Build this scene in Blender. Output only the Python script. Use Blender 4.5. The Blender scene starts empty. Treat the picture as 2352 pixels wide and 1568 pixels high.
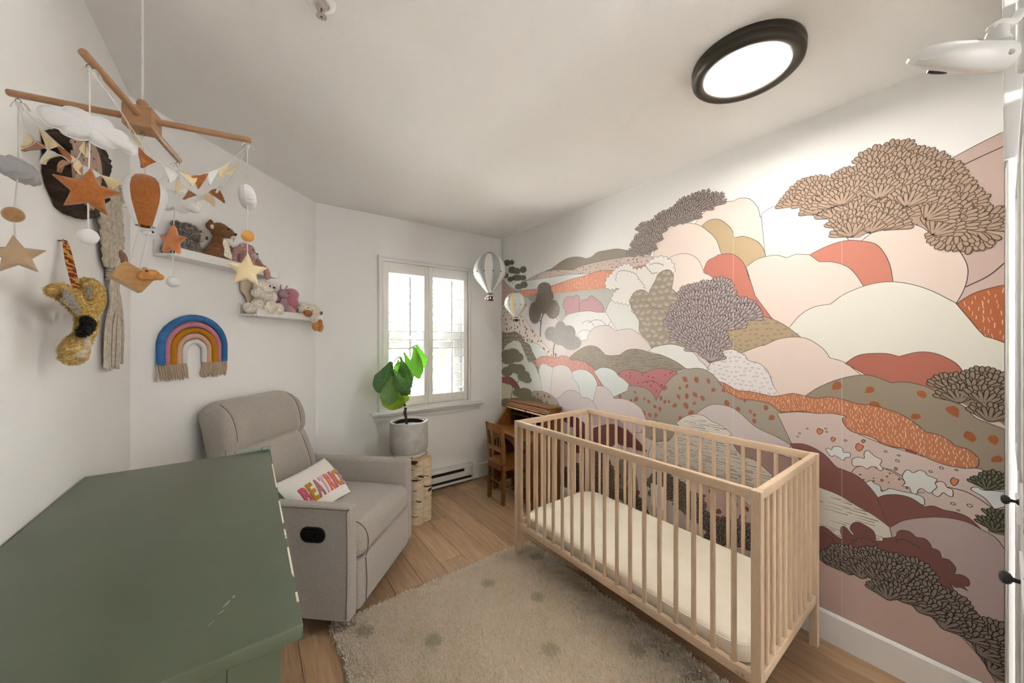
import bpy, bmesh, math, random
import numpy as np
from mathutils import Vector, Matrix, noise
from mathutils.geometry import tessellate_polygon
R_ = math.radians
SC = bpy.context.scene
COL = SC.collection

# ---------------------------------------------------------------- camera, world, exposure
EYE = 1.36          # eye height
CEIL = 2.40         # ceiling height
cam_d = bpy.data.cameras.new('camera')
cam = bpy.data.objects.new('camera', cam_d)
COL.objects.link(cam)
cam.location = (0, 0, EYE)
cam.rotation_euler = (R_(90), 0, R_(-36.15))
cam_d.sensor_width = 36.0
cam_d.lens = 36.0 * 827.0 / 2352.0
cam_d.shift_y = -4.0 / 2352.0
cam_d.clip_start = 0.01
SC.camera = cam
SC.view_settings.view_transform = 'Standard'
SC.view_settings.look = 'None'
SC.view_settings.gamma = 1.0
SC.view_settings.use_curve_mapping = False
SC.view_settings.exposure = 2.4
SC.display_settings.display_device = 'sRGB'

LAMP_POWER = 14.0
SKY_POWER = 6.0
world = bpy.data.worlds.new('sky')
SC.world = world
world.use_nodes = True
wn = world.node_tree.nodes
bg = wn['Background']
bg.inputs['Color'].default_value = (0.97, 0.985, 1.0, 1)
bg.inputs['Strength'].default_value = SKY_POWER
sun_d = bpy.data.lights.new('sun', 'SUN')
sun_d.energy = 180.0
sun_d.angle = R_(3)
sun_d.color = (1.0, 0.97, 0.92)
sun = bpy.data.objects.new('sun', sun_d)
COL.objects.link(sun)
sun.rotation_euler = (R_(-27), 0, R_(12))     # high sun beyond the garden; an added, unseen eave keeps it off the window

# ---------------------------------------------------------------- helpers
def lin(h):
    h = h.lstrip('#')
    o = []
    for i in (0, 2, 4):
        c = int(h[i:i+2], 16) / 255.0
        o.append(c / 12.92 if c <= 0.04045 else ((c + 0.055) / 1.055) ** 2.4)
    return o

MATS = {}
def mat(name, hexc, rough=0.6, hex2=None, nscale=20.0, stretch=(1, 1, 1), mix=(0.35, 0.65), detail=4.0,
        bump=0.0, bscale=60.0, bdist=0.002, metal=0.0, spec=0.4, sheen=0.0, trans=0.0, transcol=None, rnd=0.0, distort=0.0):
    if name in MATS:
        return MATS[name]
    m = bpy.data.materials.new(name)
    m.use_nodes = True
    nt = m.node_tree; N = nt.nodes; L = nt.links
    b = N['Principled BSDF']
    c1 = lin(hexc) + [1]
    b.inputs['Base Color'].default_value = c1
    b.inputs['Roughness'].default_value = rough
    b.inputs['Metallic'].default_value = metal
    b.inputs['Specular IOR Level'].default_value = spec
    if sheen:
        b.inputs['Sheen Weight'].default_value = sheen
        b.inputs['Sheen Roughness'].default_value = 0.6
    tc = N.new('ShaderNodeTexCoord')
    mp = N.new('ShaderNodeMapping')
    mp.inputs['Scale'].default_value = stretch
    L.new(tc.outputs['Object'], mp.inputs['Vector'])
    vec = mp.outputs['Vector']
    colout = None
    if hex2:
        nz = N.new('ShaderNodeTexNoise')
        nz.inputs['Scale'].default_value = nscale
        nz.inputs['Detail'].default_value = detail
        nz.inputs['Distortion'].default_value = distort
        L.new(vec, nz.inputs['Vector'])
        rp = N.new('ShaderNodeValToRGB')
        rp.color_ramp.elements[0].position = mix[0]
        rp.color_ramp.elements[1].position = mix[1]
        rp.color_ramp.elements[0].color = c1
        rp.color_ramp.elements[1].color = lin(hex2) + [1]
        L.new(nz.outputs['Fac'], rp.inputs['Fac'])
        colout = rp.outputs['Color']
        if rnd:
            oi = N.new('ShaderNodeObjectInfo')
            add = N.new('ShaderNodeVectorMath'); add.operation = 'ADD'
            cm = N.new('ShaderNodeCombineXYZ')
            ml = N.new('ShaderNodeMath'); ml.operation = 'MULTIPLY'; ml.inputs[1].default_value = 37.0
            L.new(oi.outputs['Random'], ml.inputs[0])
            L.new(ml.outputs[0], cm.inputs[0]); L.new(ml.outputs[0], cm.inputs[1])
            L.new(vec, add.inputs[0]); L.new(cm.outputs[0], add.inputs[1])
            L.new(add.outputs[0], nz.inputs['Vector'])
            hs = N.new('ShaderNodeHueSaturation')
            mr = N.new('ShaderNodeMapRange')
            mr.inputs['To Min'].default_value = 1 - rnd; mr.inputs['To Max'].default_value = 1 + rnd
            L.new(oi.outputs['Random'], mr.inputs['Value'])
            L.new(mr.outputs[0], hs.inputs['Value'])
            L.new(colout, hs.inputs['Color'])
            colout = hs.outputs['Color']
        L.new(colout, b.inputs['Base Color'])
    if bump:
        nb = N.new('ShaderNodeTexNoise')
        nb.inputs['Scale'].default_value = bscale
        nb.inputs['Detail'].default_value = 3
        L.new(vec, nb.inputs['Vector'])
        bp = N.new('ShaderNodeBump')
        bp.inputs['Strength'].default_value = bump
        bp.inputs['Distance'].default_value = bdist
        L.new(nb.outputs['Fac'], bp.inputs['Height'])
        L.new(bp.outputs[0], b.inputs['Normal'])
    if trans:
        t = N.new('ShaderNodeBsdfTranslucent')
        t.inputs['Color'].default_value = (lin(transcol or hexc)) + [1]
        mx = N.new('ShaderNodeMixShader')
        mx.inputs[0].default_value = trans
        L.new(b.outputs[0], mx.inputs[1]); L.new(t.outputs[0], mx.inputs[2])
        L.new(mx.outputs[0], N['Material Output'].inputs['Surface'])
    MATS[name] = m
    return m

def emit(name, hexc, power):
    m = bpy.data.materials.new(name); m.use_nodes = True
    N = m.node_tree.nodes; b = N['Principled BSDF']
    b.inputs['Base Color'].default_value = lin(hexc) + [1]
    b.inputs['Emission Color'].default_value = lin(hexc) + [1]
    b.inputs['Emission Strength'].default_value = power
    MATS[name] = m
    return m

def attr_mat(name, rough=0.7, sheen=0.0, bump=0.0, bscale=200):
    """colour read from the mesh's own colour attribute"""
    m = mat(name, '#ffffff', rough, bump=bump, bscale=bscale, sheen=sheen, spec=0.2)
    nt = m.node_tree
    a = nt.nodes.new('ShaderNodeVertexColor'); a.layer_name = 'Col'
    nt.links.new(a.outputs[0], nt.nodes['Principled BSDF'].inputs['Base Color'])
    return m

def tag(o, label=None, cat=None, group=None, kind=None):
    if label: o['label'] = label
    if cat: o['category'] = cat
    if group: o['group'] = group
    if kind: o['kind'] = kind
    return o

def thing(name, loc, label, cat, group=None):
    o = bpy.data.objects.new(name, None)
    o.empty_display_size = 0.05
    o.location = loc
    COL.objects.link(o)
    tag(o, label, cat, group)
    bpy.context.view_layer.update()
    return o

def origin_of(o):
    p = Vector((0, 0, 0))
    while o is not None:
        p += Vector(o.location); o = o.parent
    return p

class MB:
    """collects geometry in world coordinates (through self.T) and links it as one mesh object"""
    def __init__(s, T=None):
        s.v = []; s.f = []; s.mi = []; s.T = T; s.m = 0; s.vc = None
    def add(s, vs, fs):
        o = len(s.v)
        if s.T is not None:
            vs = [s.T @ Vector(p) for p in vs]
        s.v.extend([tuple(p) for p in vs])
        for f in fs:
            s.f.append([i + o for i in f]); s.mi.append(s.m)
        return s
    def box(s, lo, hi, Q=None):
        x0, y0, z0 = lo; x1, y1, z1 = hi
        vs = [(x0,y0,z0),(x1,y0,z0),(x1,y1,z0),(x0,y1,z0),(x0,y0,z1),(x1,y0,z1),(x1,y1,z1),(x0,y1,z1)]
        if Q is not None: vs = [Q @ Vector(p) for p in vs]
        return s.add(vs, [(0,3,2,1),(4,5,6,7),(0,1,5,4),(1,2,6,5),(2,3,7,6),(3,0,4,7)])
    def cbox(s, lo, hi, c=0.002, Q=None):
        """box with chamfered edges"""
        return s.rbox(lo, hi, c, 1, Q=Q)
    def rbox(s, lo, hi, r=0.01, seg=3, Q=None, puff=None, mid=1, fn=None):
        """rounded box; puff=(x,y,z) bulges the faces outwards; fn warps points"""
        h = [(hi[i]-lo[i])/2 for i in range(3)]; c = [(hi[i]+lo[i])/2 for i in range(3)]
        r = min(r, *[a*0.999 for a in h])
        def samples(a):
            inn = a - r
            out = [inn + r*math.tan(R_(45)*k/seg) for k in range(1, seg+1)]
            mids = [inn*(2*k/mid-1) for k in range(mid+1)] if inn > 1e-6 else [0.0]
            return [-q for q in reversed(out)] + mids + out
        S = [samples(a) for a in h]
        vid = {}; vs = []; fs = []
        def put(p):
            q = [max(-(h[i]-r), min(h[i]-r, p[i])) for i in range(3)]
            d = Vector([p[i]-q[i] for i in range(3)])
            if d.length > 1e-9: d = d.normalized()*r
            o = [q[i]+d[i] for i in range(3)]
            if puff:
                k = [max(0, 1-(o[i]/h[i])**2) for i in range(3)]
                for i in range(3):
                    j, l = (i+1) % 3, (i+2) % 3
                    o[i] += puff[i]*(o[i]/h[i])*k[j]*k[l]
            o = Vector((o[0]+c[0], o[1]+c[1], o[2]+c[2]))
            key = (round(o.x, 6), round(o.y, 6), round(o.z, 6))
            if key not in vid:
                vid[key] = len(vs); vs.append(o)
            return vid[key]
        for ax in range(3):
            j, k = (ax+1) % 3, (ax+2) % 3
            for sg in (-1, 1):
                g = []
                for a in S[j]:
                    row = []
                    for b in S[k]:
                        p = [0, 0, 0]; p[ax] = sg*h[ax]; p[j] = a; p[k] = b
                        row.append(put(p))
                    g.append(row)
                for a in range(len(g)-1):
                    for b in range(len(g[0])-1):
                        f = [g[a][b], g[a+1][b], g[a+1][b+1], g[a][b+1]]
                        f = [x for n, x in enumerate(f) if x not in f[:n]]
                        if len(f) > 2: fs.append(f if sg > 0 else f[::-1])
        if fn: vs = [fn(p) for p in vs]
        if Q is not None: vs = [Q @ p for p in vs]
        return s.add(vs, fs)
    def tube(s, path, r, n=8, closed=False, caps=True, flat=None):
        P = [Vector(p) for p in path]
        k = len(P)
        rr = r if isinstance(r, (list, tuple)) else [r]*k
        vs = []; fs = []
        up = None
        for i in range(k):
            a = P[(i-1) % k] if (closed or i > 0) else P[i]
            b = P[(i+1) % k] if (closed or i < k-1) else P[i]
            t = (b-a)
            if t.length < 1e-9: t = Vector((0, 0, 1))
            t.normalize()
            if up is None:
                up = Vector((0, 0, 1)) if abs(t.z) < 0.9 else Vector((1, 0, 0))
            sd = t.cross(up)
            if sd.length < 1e-6: sd = t.orthogonal()
            sd.normalize(); up2 = sd.cross(t).normalized(); up = up2
            for j in range(n):
                an = 2*math.pi*j/n
                e = rr[i]
                fl = flat if flat else 1.0
                vs.append(P[i] + sd*math.cos(an)*e + up2*math.sin(an)*e*fl)
        m = k if closed else k-1
        for i in range(m):
            i2 = (i+1) % k
            for j in range(n):
                j2 = (j+1) % n
                fs.append((i*n+j, i*n+j2, i2*n+j2, i2*n+j))
        if caps and not closed:
            fs.append(tuple(range(n))[::-1]); fs.append(tuple((k-1)*n+j for j in range(n)))
        return s.add(vs, fs)
    def rod(s, a, b, r, n=10):
        return s.tube([a, b], r, n)
    def lathe(s, prof, c=(0, 0, 0), n=32, axis=None):
        """profile [(r,z)] round the vertical through c; axis = Matrix turning it"""
        vs = []; fs = []; k = len(prof)
        for (r, z) in prof:
            for j in range(n):
                a = 2*math.pi*j/n
                p = Vector((r*math.cos(a), r*math.sin(a), z))
                if axis is not None: p = axis @ p
                vs.append(p + Vector(c))
        for i in range(k-1):
            for j in range(n):
                j2 = (j+1) % n
                fs.append((i*n+j, i*n+j2, (i+1)*n+j2, (i+1)*n+j))
        if prof[0][0] > 1e-5: fs.append(tuple(range(n))[::-1])
        if prof[-1][0] > 1e-5: fs.append(tuple((k-1)*n+j for j in range(n)))
        return s.add(vs, fs)
    def ell(s, c, rad, Q=None, nu=16, nv=10):
        vs = []; fs = []
        for i in range(nv+1):
            th = math.pi*i/nv
            for j in range(nu):
                ph = 2*math.pi*j/nu
                p = Vector((rad[0]*math.sin(th)*math.cos(ph), rad[1]*math.sin(th)*math.sin(ph), rad[2]*math.cos(th)))
                if Q is not None: p = Q @ p
                vs.append(p + Vector(c))
        for i in range(nv):
            for j in range(nu):
                j2 = (j+1) % nu
                fs.append((i*nu+j, (i+1)*nu+j, (i+1)*nu+j2, i*nu+j2))
        return s.add(vs, fs)
    def prism(s, poly, d0, d1, fr):
        """2D polygon poly; fr(a,b,d) -> 3D point; extruded from d0 to d1"""
        n = len(poly)
        vs = [fr(a, b, d0) for a, b in poly] + [fr(a, b, d1) for a, b in poly]
        tri = tessellate_polygon([[Vector((a, b, 0)) for a, b in poly]])
        fs = [tuple(t) for t in tri] + [tuple(i+n for i in t)[::-1] for t in tri]
        fs += [(i, (i+1) % n, n+(i+1) % n, n+i) for i in range(n)]
        return s.add(vs, fs)
    def puff(s, poly, th, fr, rings=5, rim=0.0, pw=0.5):
        """cushion-like solid over a star-shaped outline"""
        n = len(poly)
        cx = sum(p[0] for p in poly)/n; cy = sum(p[1] for p in poly)/n
        vs = []; fs = []
        def ring(k, sg):
            q = k/rings
            sc = 1-q if rim == 0 else 1-q
            h = th*(1-(sc)**2)**pw
            return [fr(cx+(p[0]-cx)*sc, cy+(p[1]-cy)*sc, sg*(h+rim*0.5)) for p in poly]
        for sg in (1, -1):
            base = len(vs)
            for k in range(rings): vs.extend(ring(k, sg))
            vs.append(fr(cx, cy, sg*(th+rim*0.5)))
            for k in range(rings-1):
                for i in range(n):
                    j = (i+1) % n
                    fs.append((base+k*n+i, base+k*n+j, base+(k+1)*n+j, base+(k+1)*n+i))
            for i in range(n):
                fs.append((base+(rings-1)*n+i, base+(rings-1)*n+(i+1) % n, base+rings*n))
        o2 = rings*n+1
        for i in range(n):
            j = (i+1) % n
            fs.append((i, j, o2+j, o2+i))
        return s.add(vs, fs)
    def build(s, name, m, parent=None, smooth=False, label=None, kind=None, angle=40, at=None, recalc=True, weld=0):
        me = bpy.data.meshes.new(name)
        if parent is not None: o0 = origin_of(parent)
        elif at is not None: o0 = Vector(at)
        else:
            xs = [p[0] for p in s.v]; ys = [p[1] for p in s.v]; zs = [p[2] for p in s.v]
            o0 = Vector(((min(xs)+max(xs))/2, (min(ys)+max(ys))/2, min(zs)))
        me.from_pydata([(p[0]-o0.x, p[1]-o0.y, p[2]-o0.z) for p in s.v], [], s.f)
        ms = m if isinstance(m, (list, tuple)) else [m]
        for x in ms: me.materials.append(x)
        if len(ms) > 1: me.polygons.foreach_set('material_index', s.mi)
        if s.vc is not None:
            ca = me.color_attributes.new('Col', 'FLOAT_COLOR', 'POINT')
            ca.data.foreach_set('color', np.array(s.vc, dtype=np.float32).ravel())
        if recalc:
            bm = bmesh.new(); bm.from_mesh(me)
            if weld: bmesh.ops.remove_doubles(bm, verts=bm.verts, dist=weld)
            bmesh.ops.recalc_face_normals(bm, faces=bm.faces)
            if smooth:
                ca_ = math.cos(R_(angle))
                for f in bm.faces: f.smooth = True
                for e in bm.edges:
                    if len(e.link_faces) == 2 and e.link_faces[0].normal.dot(e.link_faces[1].normal) < ca_:
                        e.smooth = False
            bm.to_mesh(me); bm.free()
        elif smooth:
            me.polygons.foreach_set('use_smooth', [True]*len(me.polygons))
        o = bpy.data.objects.new(name, me)
        COL.objects.link(o)
        if parent is not None: o.parent = parent
        else: o.location = o0
        tag(o, label, None, None, kind)
        return o

def dup(o, parent=None, off=(0, 0, 0)):
    c = o.copy()
    COL.objects.link(c)
    if parent is not None: c.parent = parent
    c.location = Vector(c.location) + Vector(off)
    return c

def struct(mb, name, m, **k):
    o = mb.build(name, m, at=(0, 0, 0), **k)
    o['kind'] = 'structure'
    return o

def spline(pts, n=8, closed=True):
    """Catmull-Rom; pts (x,y) or (x,y,1) where 1 marks a corner"""
    k = len(pts); out = []
    rng = range(k) if closed else range(k-1)
    for i in rng:
        p1 = pts[i]; p2 = pts[(i+1) % k]
        p0 = pts[(i-1) % k] if (closed or i > 0) else p1
        p3 = pts[(i+2) % k] if (closed or i < k-2) else p2
        if len(p1) > 2 and p1[2]: p0 = (2*p1[0]-p2[0], 2*p1[1]-p2[1])
        if len(p2) > 2 and p2[2]: p3 = (2*p2[0]-p1[0], 2*p2[1]-p1[1])
        if (len(p1) > 2 and p1[2]) and (len(p2) > 2 and p2[2]):
            out.append((p1[0], p1[1])); continue
        for q in range(n):
            t = q/n
            t2 = t*t; t3 = t2*t
            out.append(tuple(0.5*((2*p1[d]) + (-p0[d]+p2[d])*t + (2*p0[d]-5*p1[d]+4*p2[d]-p3[d])*t2 + (-p0[d]+3*p1[d]-3*p2[d]+p3[d])*t3) for d in (0, 1)))
    if not closed: out.append((pts[-1][0], pts[-1][1]))
    return out

def spline3(pts, n=6, closed=False):
    k = len(pts); out = []
    rng = range(k) if closed else range(k-1)
    for i in rng:
        p1 = Vector(pts[i]); p2 = Vector(pts[(i+1) % k])
        p0 = Vector(pts[(i-1) % k]) if (closed or i > 0) else p1
        p3 = Vector(pts[(i+2) % k]) if (closed or i < k-2) else p2
        for q in range(n):
            t = q/n
            out.append(0.5*((2*p1)+(p2-p0)*t+(2*p0-5*p1+4*p2-p3)*t*t+(3*p1-p0-3*p2+p3)*t**3))
    if not closed: out.append(Vector(pts[-1]))
    return out

def remesh(ells, voxel, name, m, parent, T=None, smooth_it=4, fuzz=0.0, fscale=60, hair=0, hlen=0.006, colfn=None, label=None, seed=1):
    """one continuous surface round overlapping ellipsoids (centre, radii, euler degrees)"""
    mb = MB(T)
    for e in ells:
        q = None
        if len(e) > 2: q = Matrix.Rotation(R_(e[2][2]), 3, 'Z') @ Matrix.Rotation(R_(e[2][1]), 3, 'Y') @ Matrix.Rotation(R_(e[2][0]), 3, 'X')
        mb.ell(e[0], e[1], q, 20, 14)
    o = mb.build(name, m, parent)
    md = o.modifiers.new('r', 'REMESH'); md.mode = 'VOXEL'; md.voxel_size = voxel
    if smooth_it:
        sm = o.modifiers.new('s', 'SMOOTH'); sm.factor = 0.5; sm.iterations = smooth_it
    dg = bpy.context.evaluated_depsgraph_get()
    ev = o.evaluated_get(dg)
    me = bpy.data.meshes.new_from_object(ev)
    o.modifiers.clear()
    old = o.data; o.data = me; bpy.data.meshes.remove(old)
    me.materials.clear(); me.materials.append(m)
    nv = len(me.vertices)
    co = np.zeros(nv*3, dtype=np.float64); me.vertices.foreach_get('co', co); co = co.reshape(-1, 3)
    no = np.zeros(nv*3, dtype=np.float64); me.vertices.foreach_get('normal', no); no = no.reshape(-1, 3)
    if fuzz:
        for i in range(nv):
            co[i] += no[i]*fuzz*noise.noise(Vector(co[i])*fscale)
    verts = [tuple(c) for c in co]
    faces = [tuple(p.vertices) for p in me.polygons]
    rg = random.Random(seed)
    cols = None
    wo = np.array(origin_of(parent)) if parent else np.zeros(3)
    if colfn: cols = [colfn(Vector(c+wo), rg) for c in co]
    for h in range(hair):
        i = rg.randrange(nv)
        p = Vector(co[i]); n_ = Vector(no[i])
        d = (n_ + Vector((rg.uniform(-.7, .7), rg.uniform(-.7, .7), rg.uniform(-.9, .3)))).normalized()
        sd = d.orthogonal().normalized()*hlen*0.16
        b = len(verts)
        p = p + Vector((rg.uniform(-1, 1), rg.uniform(-1, 1), rg.uniform(-1, 1)))*voxel*0.4
        verts += [tuple(p+sd), tuple(p-sd), tuple(p+d*hlen*rg.uniform(.6, 1.2))]
        faces.append((b, b+1, b+2))
        if cols is not None:
            c = colfn(Vector(co[i]+wo), rg)
            cols += [c, c, c]
    m2 = bpy.data.meshes.new(name)
    m2.from_pydata(verts, [], faces)
    m2.materials.append(m)
    if cols is not None:
        ca = m2.color_attributes.new('Col', 'FLOAT_COLOR', 'POINT')
        ca.data.foreach_set('color', np.array(cols, dtype=np.float32).ravel())
    m2.polygons.foreach_set('use_smooth', [True]*len(m2.polygons))
    o.data = m2; bpy.data.meshes.remove(me)
    if label: o['label'] = label
    return o

# ---------------------------------------------------------------- measured room frame
XL, XR, YB = -0.409, 2.12, 3.083          # left wall, mural wall, window wall
PA = Vector((-0.409, 2.201, 0)); PB = Vector((0.409, 3.083, 0))   # the canted wall between left and window wall
UW = (PB-PA).normalized(); NW = Vector((UW.y, -UW.x, 0))
def un(u, n, z):
    return PA + UW*u + NW*n + Vector((0, 0, z))
TW = Matrix(((UW.x, NW.x, 0, PA.x), (UW.y, NW.y, 0, PA.y), (0, 0, 1, 0), (0, 0, 0, 1)))

# ---------------------------------------------------------------- materials
WALL = mat('wall_paint', '#f0efed', 0.75, bump=0.12, bscale=180, bdist=0.0012, spec=0.25)
CEILM = mat('ceiling_paint', '#f1f0ee', 0.85, bump=0.35, bscale=120, bdist=0.002, spec=0.15)
TRIM = mat('trim_white', '#e9e8e6', 0.4, spec=0.4)
PLANK = mat('oak_plank', '#bc9c7a', 0.42, '#98795b', 6, (7, 0.55, 1), (0.25, 0.8), 7, bump=0.15, bscale=40, bdist=0.0006, rnd=0.2, distort=0.9)
def knots(m):
    nt = m.node_tree; N = nt.nodes; L = nt.links
    vo = N.new('ShaderNodeTexVoronoi'); vo.inputs['Scale'].default_value = 1.0
    mp = N.new('ShaderNodeMapping'); mp.inputs['Scale'].default_value = (9.0, 2.6, 1)
    tc = [x for x in N if x.bl_idname == 'ShaderNodeTexCoord'][0]
    va = [x for x in N if x.bl_idname == 'ShaderNodeVectorMath'][0]
    ns = N.new('ShaderNodeTexNoise'); ns.inputs['Scale'].default_value = 14
    mxv = N.new('ShaderNodeMix'); mxv.data_type = 'VECTOR'; mxv.inputs[0].default_value = 0.03
    L.new(va.outputs[0], mxv.inputs[4]); L.new(va.outputs[0], ns.inputs['Vector']); L.new(ns.outputs['Color'], mxv.inputs[5])
    L.new(mxv.outputs[1], mp.inputs['Vector']); L.new(mp.outputs[0], vo.inputs['Vector'])
    rp = N.new('ShaderNodeValToRGB'); rp.color_ramp.elements[0].position = 0.035; rp.color_ramp.elements[1].position = 0.15
    rp.color_ramp.elements[0].color = (1, 1, 1, 1); rp.color_ramp.elements[1].color = (0, 0, 0, 1)
    L.new(vo.outputs['Distance'], rp.inputs['Fac'])
    mc = N.new('ShaderNodeMix'); mc.data_type = 'RGBA'
    b = N['Principled BSDF']; src = b.inputs['Base Color'].links[0].from_socket
    ml = N.new('ShaderNodeMath'); ml.operation = 'MULTIPLY'; ml.inputs[1].default_value = 0.65
    L.new(rp.outputs[0], ml.inputs[0]); L.new(ml.outputs[0], mc.inputs[0])
    L.new(src, mc.inputs[6]); mc.inputs[7].default_value = lin('#5e4a38') + [1]
    L.new(mc.outputs[2], b.inputs['Base Color'])
knots(PLANK)
SUBFLOOR = mat('floor_joint', '#3a2a1d', 0.9)
BEECH = mat('beech', '#dcc5aa', 0.45, '#ccaf8f', 30, (12, 12, 0.8), (0.3, 0.75), 5, bump=0.05, bscale=60)
BEECHH = mat('beech_rail', '#dcc5aa', 0.45, '#ccaf8f', 30, (1.5, 1.5, 16), (0.3, 0.75), 5, bump=0.05, bscale=60)
OAKD = mat('golden_oak', '#8c5a2a', 0.4, '#5e3815', 14, (9, 9, 1.2), (0.3, 0.75), 6, distort=0.8, bump=0.1, bscale=50)
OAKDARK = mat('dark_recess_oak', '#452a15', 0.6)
CONCRETE = mat('cast_concrete', '#bdbab4', 0.8, '#9f9b94', 14, (1, 1, 1), (0.35, 0.8), 8, bump=0.25, bscale=90, bdist=0.001)
BLACKM = mat('black_metal', '#101010', 0.3, spec=0.6)
CHROME = mat('chrome', '#c9c9c9', 0.25, metal=1.0)

# ================================================================ room shell
mb = MB(); mb.box((-0.55, -3.0, -0.06), (2.2, 3.2, -0.012))
floor = struct(mb, 'floor', SUBFLOOR)
rg = random.Random(4)
PW = 0.152
x = -0.43; col = 0
while x < XR - 0.001:
    x1 = min(x + PW, XR + 0.02)
    y = -2.6 + rg.uniform(0, 1.1)
    ys = [-3.0]
    while y < 3.1:
        ys.append(y); y += rg.uniform(0.95, 1.25)
    ys.append(3.12)
    for a, b in zip(ys[:-1], ys[1:]):
        if b < -3: continue
        mb = MB(); g = 0.0008; c = 0.0018
        xa, xb, ya, yb = x+g, x1-g, a+g, b-g
        vs = [(xa, ya, -0.012), (xb, ya, -0.012), (xb, yb, -0.012), (xa, yb, -0.012),
              (xa, ya, -0.0016), (xb, ya, -0.0016), (xb, yb, -0.0016), (xa, yb, -0.0016),
              (xa+c, ya+c, 0), (xb-c, ya+c, 0), (xb-c, yb-c, 0), (xa+c, yb-c, 0)]
        fs = [(8, 9, 10, 11)]
        for k in range(4):
            j = (k+1) % 4
            fs += [(k, j, 4+j, 4+k), (4+k, 4+j, 8+j, 8+k)]
        mb.add(vs, fs)
        mb.build('plank', PLANK, floor, recalc=False)
    x = x1; col += 1

mb = MB(); mb.box((-0.55, -2.5, CEIL), (2.25, 3.25, CEIL+0.1)); struct(mb, 'ceiling', CEILM)
mb = MB(); mb.box((XL-0.12, -1.45, 0), (XL, PA.y+0.05, CEIL)); struct(mb, 'wall_left', WALL)
mb = MB(); mb.box((XL-0.12, -1.55, 0), (0.83, -1.45, CEIL)); mb.box((0.83, -1.55, 2.05), (1.05, -1.45, CEIL)); mb.box((0.95, -1.45, 0), (1.05, -0.07, CEIL)); struct(mb, 'wall_front', WALL)  # unseen hall walls; narrow gap left open to let fill light in
mb = MB(TW); mb.box((-0.05, -0.12, 0), (1.25, 0, CEIL)); struct(mb, 'wall_canted', WALL)
# window wall with its opening
WX0, WX1, WZ0, WZ1 = 0.905, 1.715, 0.79, 2.02
mb = MB()
mb.box((PB.x-0.06, YB, 0), (WX0, YB+0.16, CEIL)); mb.box((WX1, YB, 0), (XR+0.12, YB+0.16, CEIL))
mb.box((WX0, YB, 0), (WX1, YB+0.16, WZ0)); mb.box((WX0, YB, WZ1), (WX1, YB+0.16, CEIL))
struct(mb, 'wall_back', WALL)
mb = MB(); mb.box((XR, -0.05, 0), (XR+0.12, YB+0.16, CEIL)); struct(mb, 'wall_right', WALL)

# baseboards: flat board with a small stepped top
def board(mb, p, q, nrm, h=0.135, t=0.014):
    p = Vector(p); q = Vector(q); nrm = Vector(nrm)
    prof = [(0, 0), (t, 0), (t, h-0.012), (t*0.6, h-0.004), (t*0.3, h), (0, h)]
    n = len(prof)
    vs = [p + nrm*a + Vector((0, 0, b)) for a, b in prof] + [q + nrm*a + Vector((0, 0, b)) for a, b in prof]
    fs = [(i, (i+1) % n, n+(i+1) % n, n+i) for i in range(n)] + [tuple(range(n)), tuple(range(n, 2*n))]
    mb.add(vs, fs)
mb = MB(); board(mb, (XR, -0.0, 0), (XR, YB, 0), (-1, 0, 0)); struct(mb, 'baseboard_right', TRIM)
mb = MB(); board(mb, (1.745, YB, 0), (XR, YB, 0), (0, -1, 0)); board(mb, (PB.x, YB, 0), (0.70, YB, 0), (0, -1, 0)); struct(mb, 'baseboard_back', TRIM)
mb = MB(); board(mb, PA, PB, NW); struct(mb, 'baseboard_canted', TRIM)
mb = MB(); board(mb, (XL, 0.3, 0), (XL, PA.y, 0), (1, 0, 0)); struct(mb, 'baseboard_left', TRIM)

# ---------------------------------------------------------------- window with plantation shutters
SHUT = mat('shutter_white', '#eceae6', 0.35, spec=0.45)
FRAMEG = mat('window_vinyl', '#d8dadb', 0.4)
YF = YB
mb = MB()
def ring(mb, x0, x1, z0, z1, w, ya, yb, wb=None):
    wb = w if wb is None else wb
    mb.box((x0, ya, z0), (x0+w, yb, z1)); mb.box((x1-w, ya, z0), (x1, yb, z1))
    mb.box((x0+w, ya, z1-w), (x1-w, yb, z1)); mb.box((x0+w, ya, z0), (x1-w, yb, z0+wb))
ring(mb, 0.866, 1.752, 0.745, 2.066, 0.040, YB-0.018, YB, 0.03)
ring(mb, 0.872, 1.746, 0.750, 2.060, 0.012, YB-0.026, YB-0.018, 0.01)
ring(mb, 0.900, 1.718, 0.775, 2.026, 0.006, YB-0.022, YB-0.012)
win = struct(mb, 'window_1', TRIM)
mb = MB()                       # moulded sill
mb.cbox((0.806, YB-0.060, 0.738), (1.868, YB, 0.757), 0.004)
prof = [(0, 0.738), (0.048, 0.738), (0.044, 0.722), (0.030, 0.712), (0.026, 0.700), (0.022, 0.697), (0.020, 0.680), (0, 0.680)]
n = len(prof)
vs = [(0.826 + (0.05-a)*0.4, YB-a, b) for a, b in prof] + [(1.848-(0.05-a)*0.4, YB-a, b) for a, b in prof]
mb.add(vs, [(i, (i+1) % n, n+(i+1) % n, n+i) for i in range(n)] + [tuple(range(n)), tuple(range(n, 2*n))])
mb.build('window_sill', TRIM, win)
mb = MB()                       # vinyl sash frames outside the shutters
ring(mb, WX0, WX1, WZ0, WZ1, 0.045, YB+0.075, YB+0.155)
mb.box((WX0+0.045, YB+0.085, 1.355), (WX1-0.045, YB+0.15, 1.44))
mb.box((WX0+0.045, YB+0.10, 1.27), (WX1-0.045, YB+0.14, 1.345))
mb.box((1.615, YB+0.09, WZ0+0.04), (1.665, YB+0.15, WZ1-0.04))
mb.box((1.575, YB+0.11, WZ0+0.04), (1.595, YB+0.145, 1.3))
mb.build('window_frame', FRAMEG, win)
GLASS = bpy.data.materials.new('clear_glass'); GLASS.use_nodes = True
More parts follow.
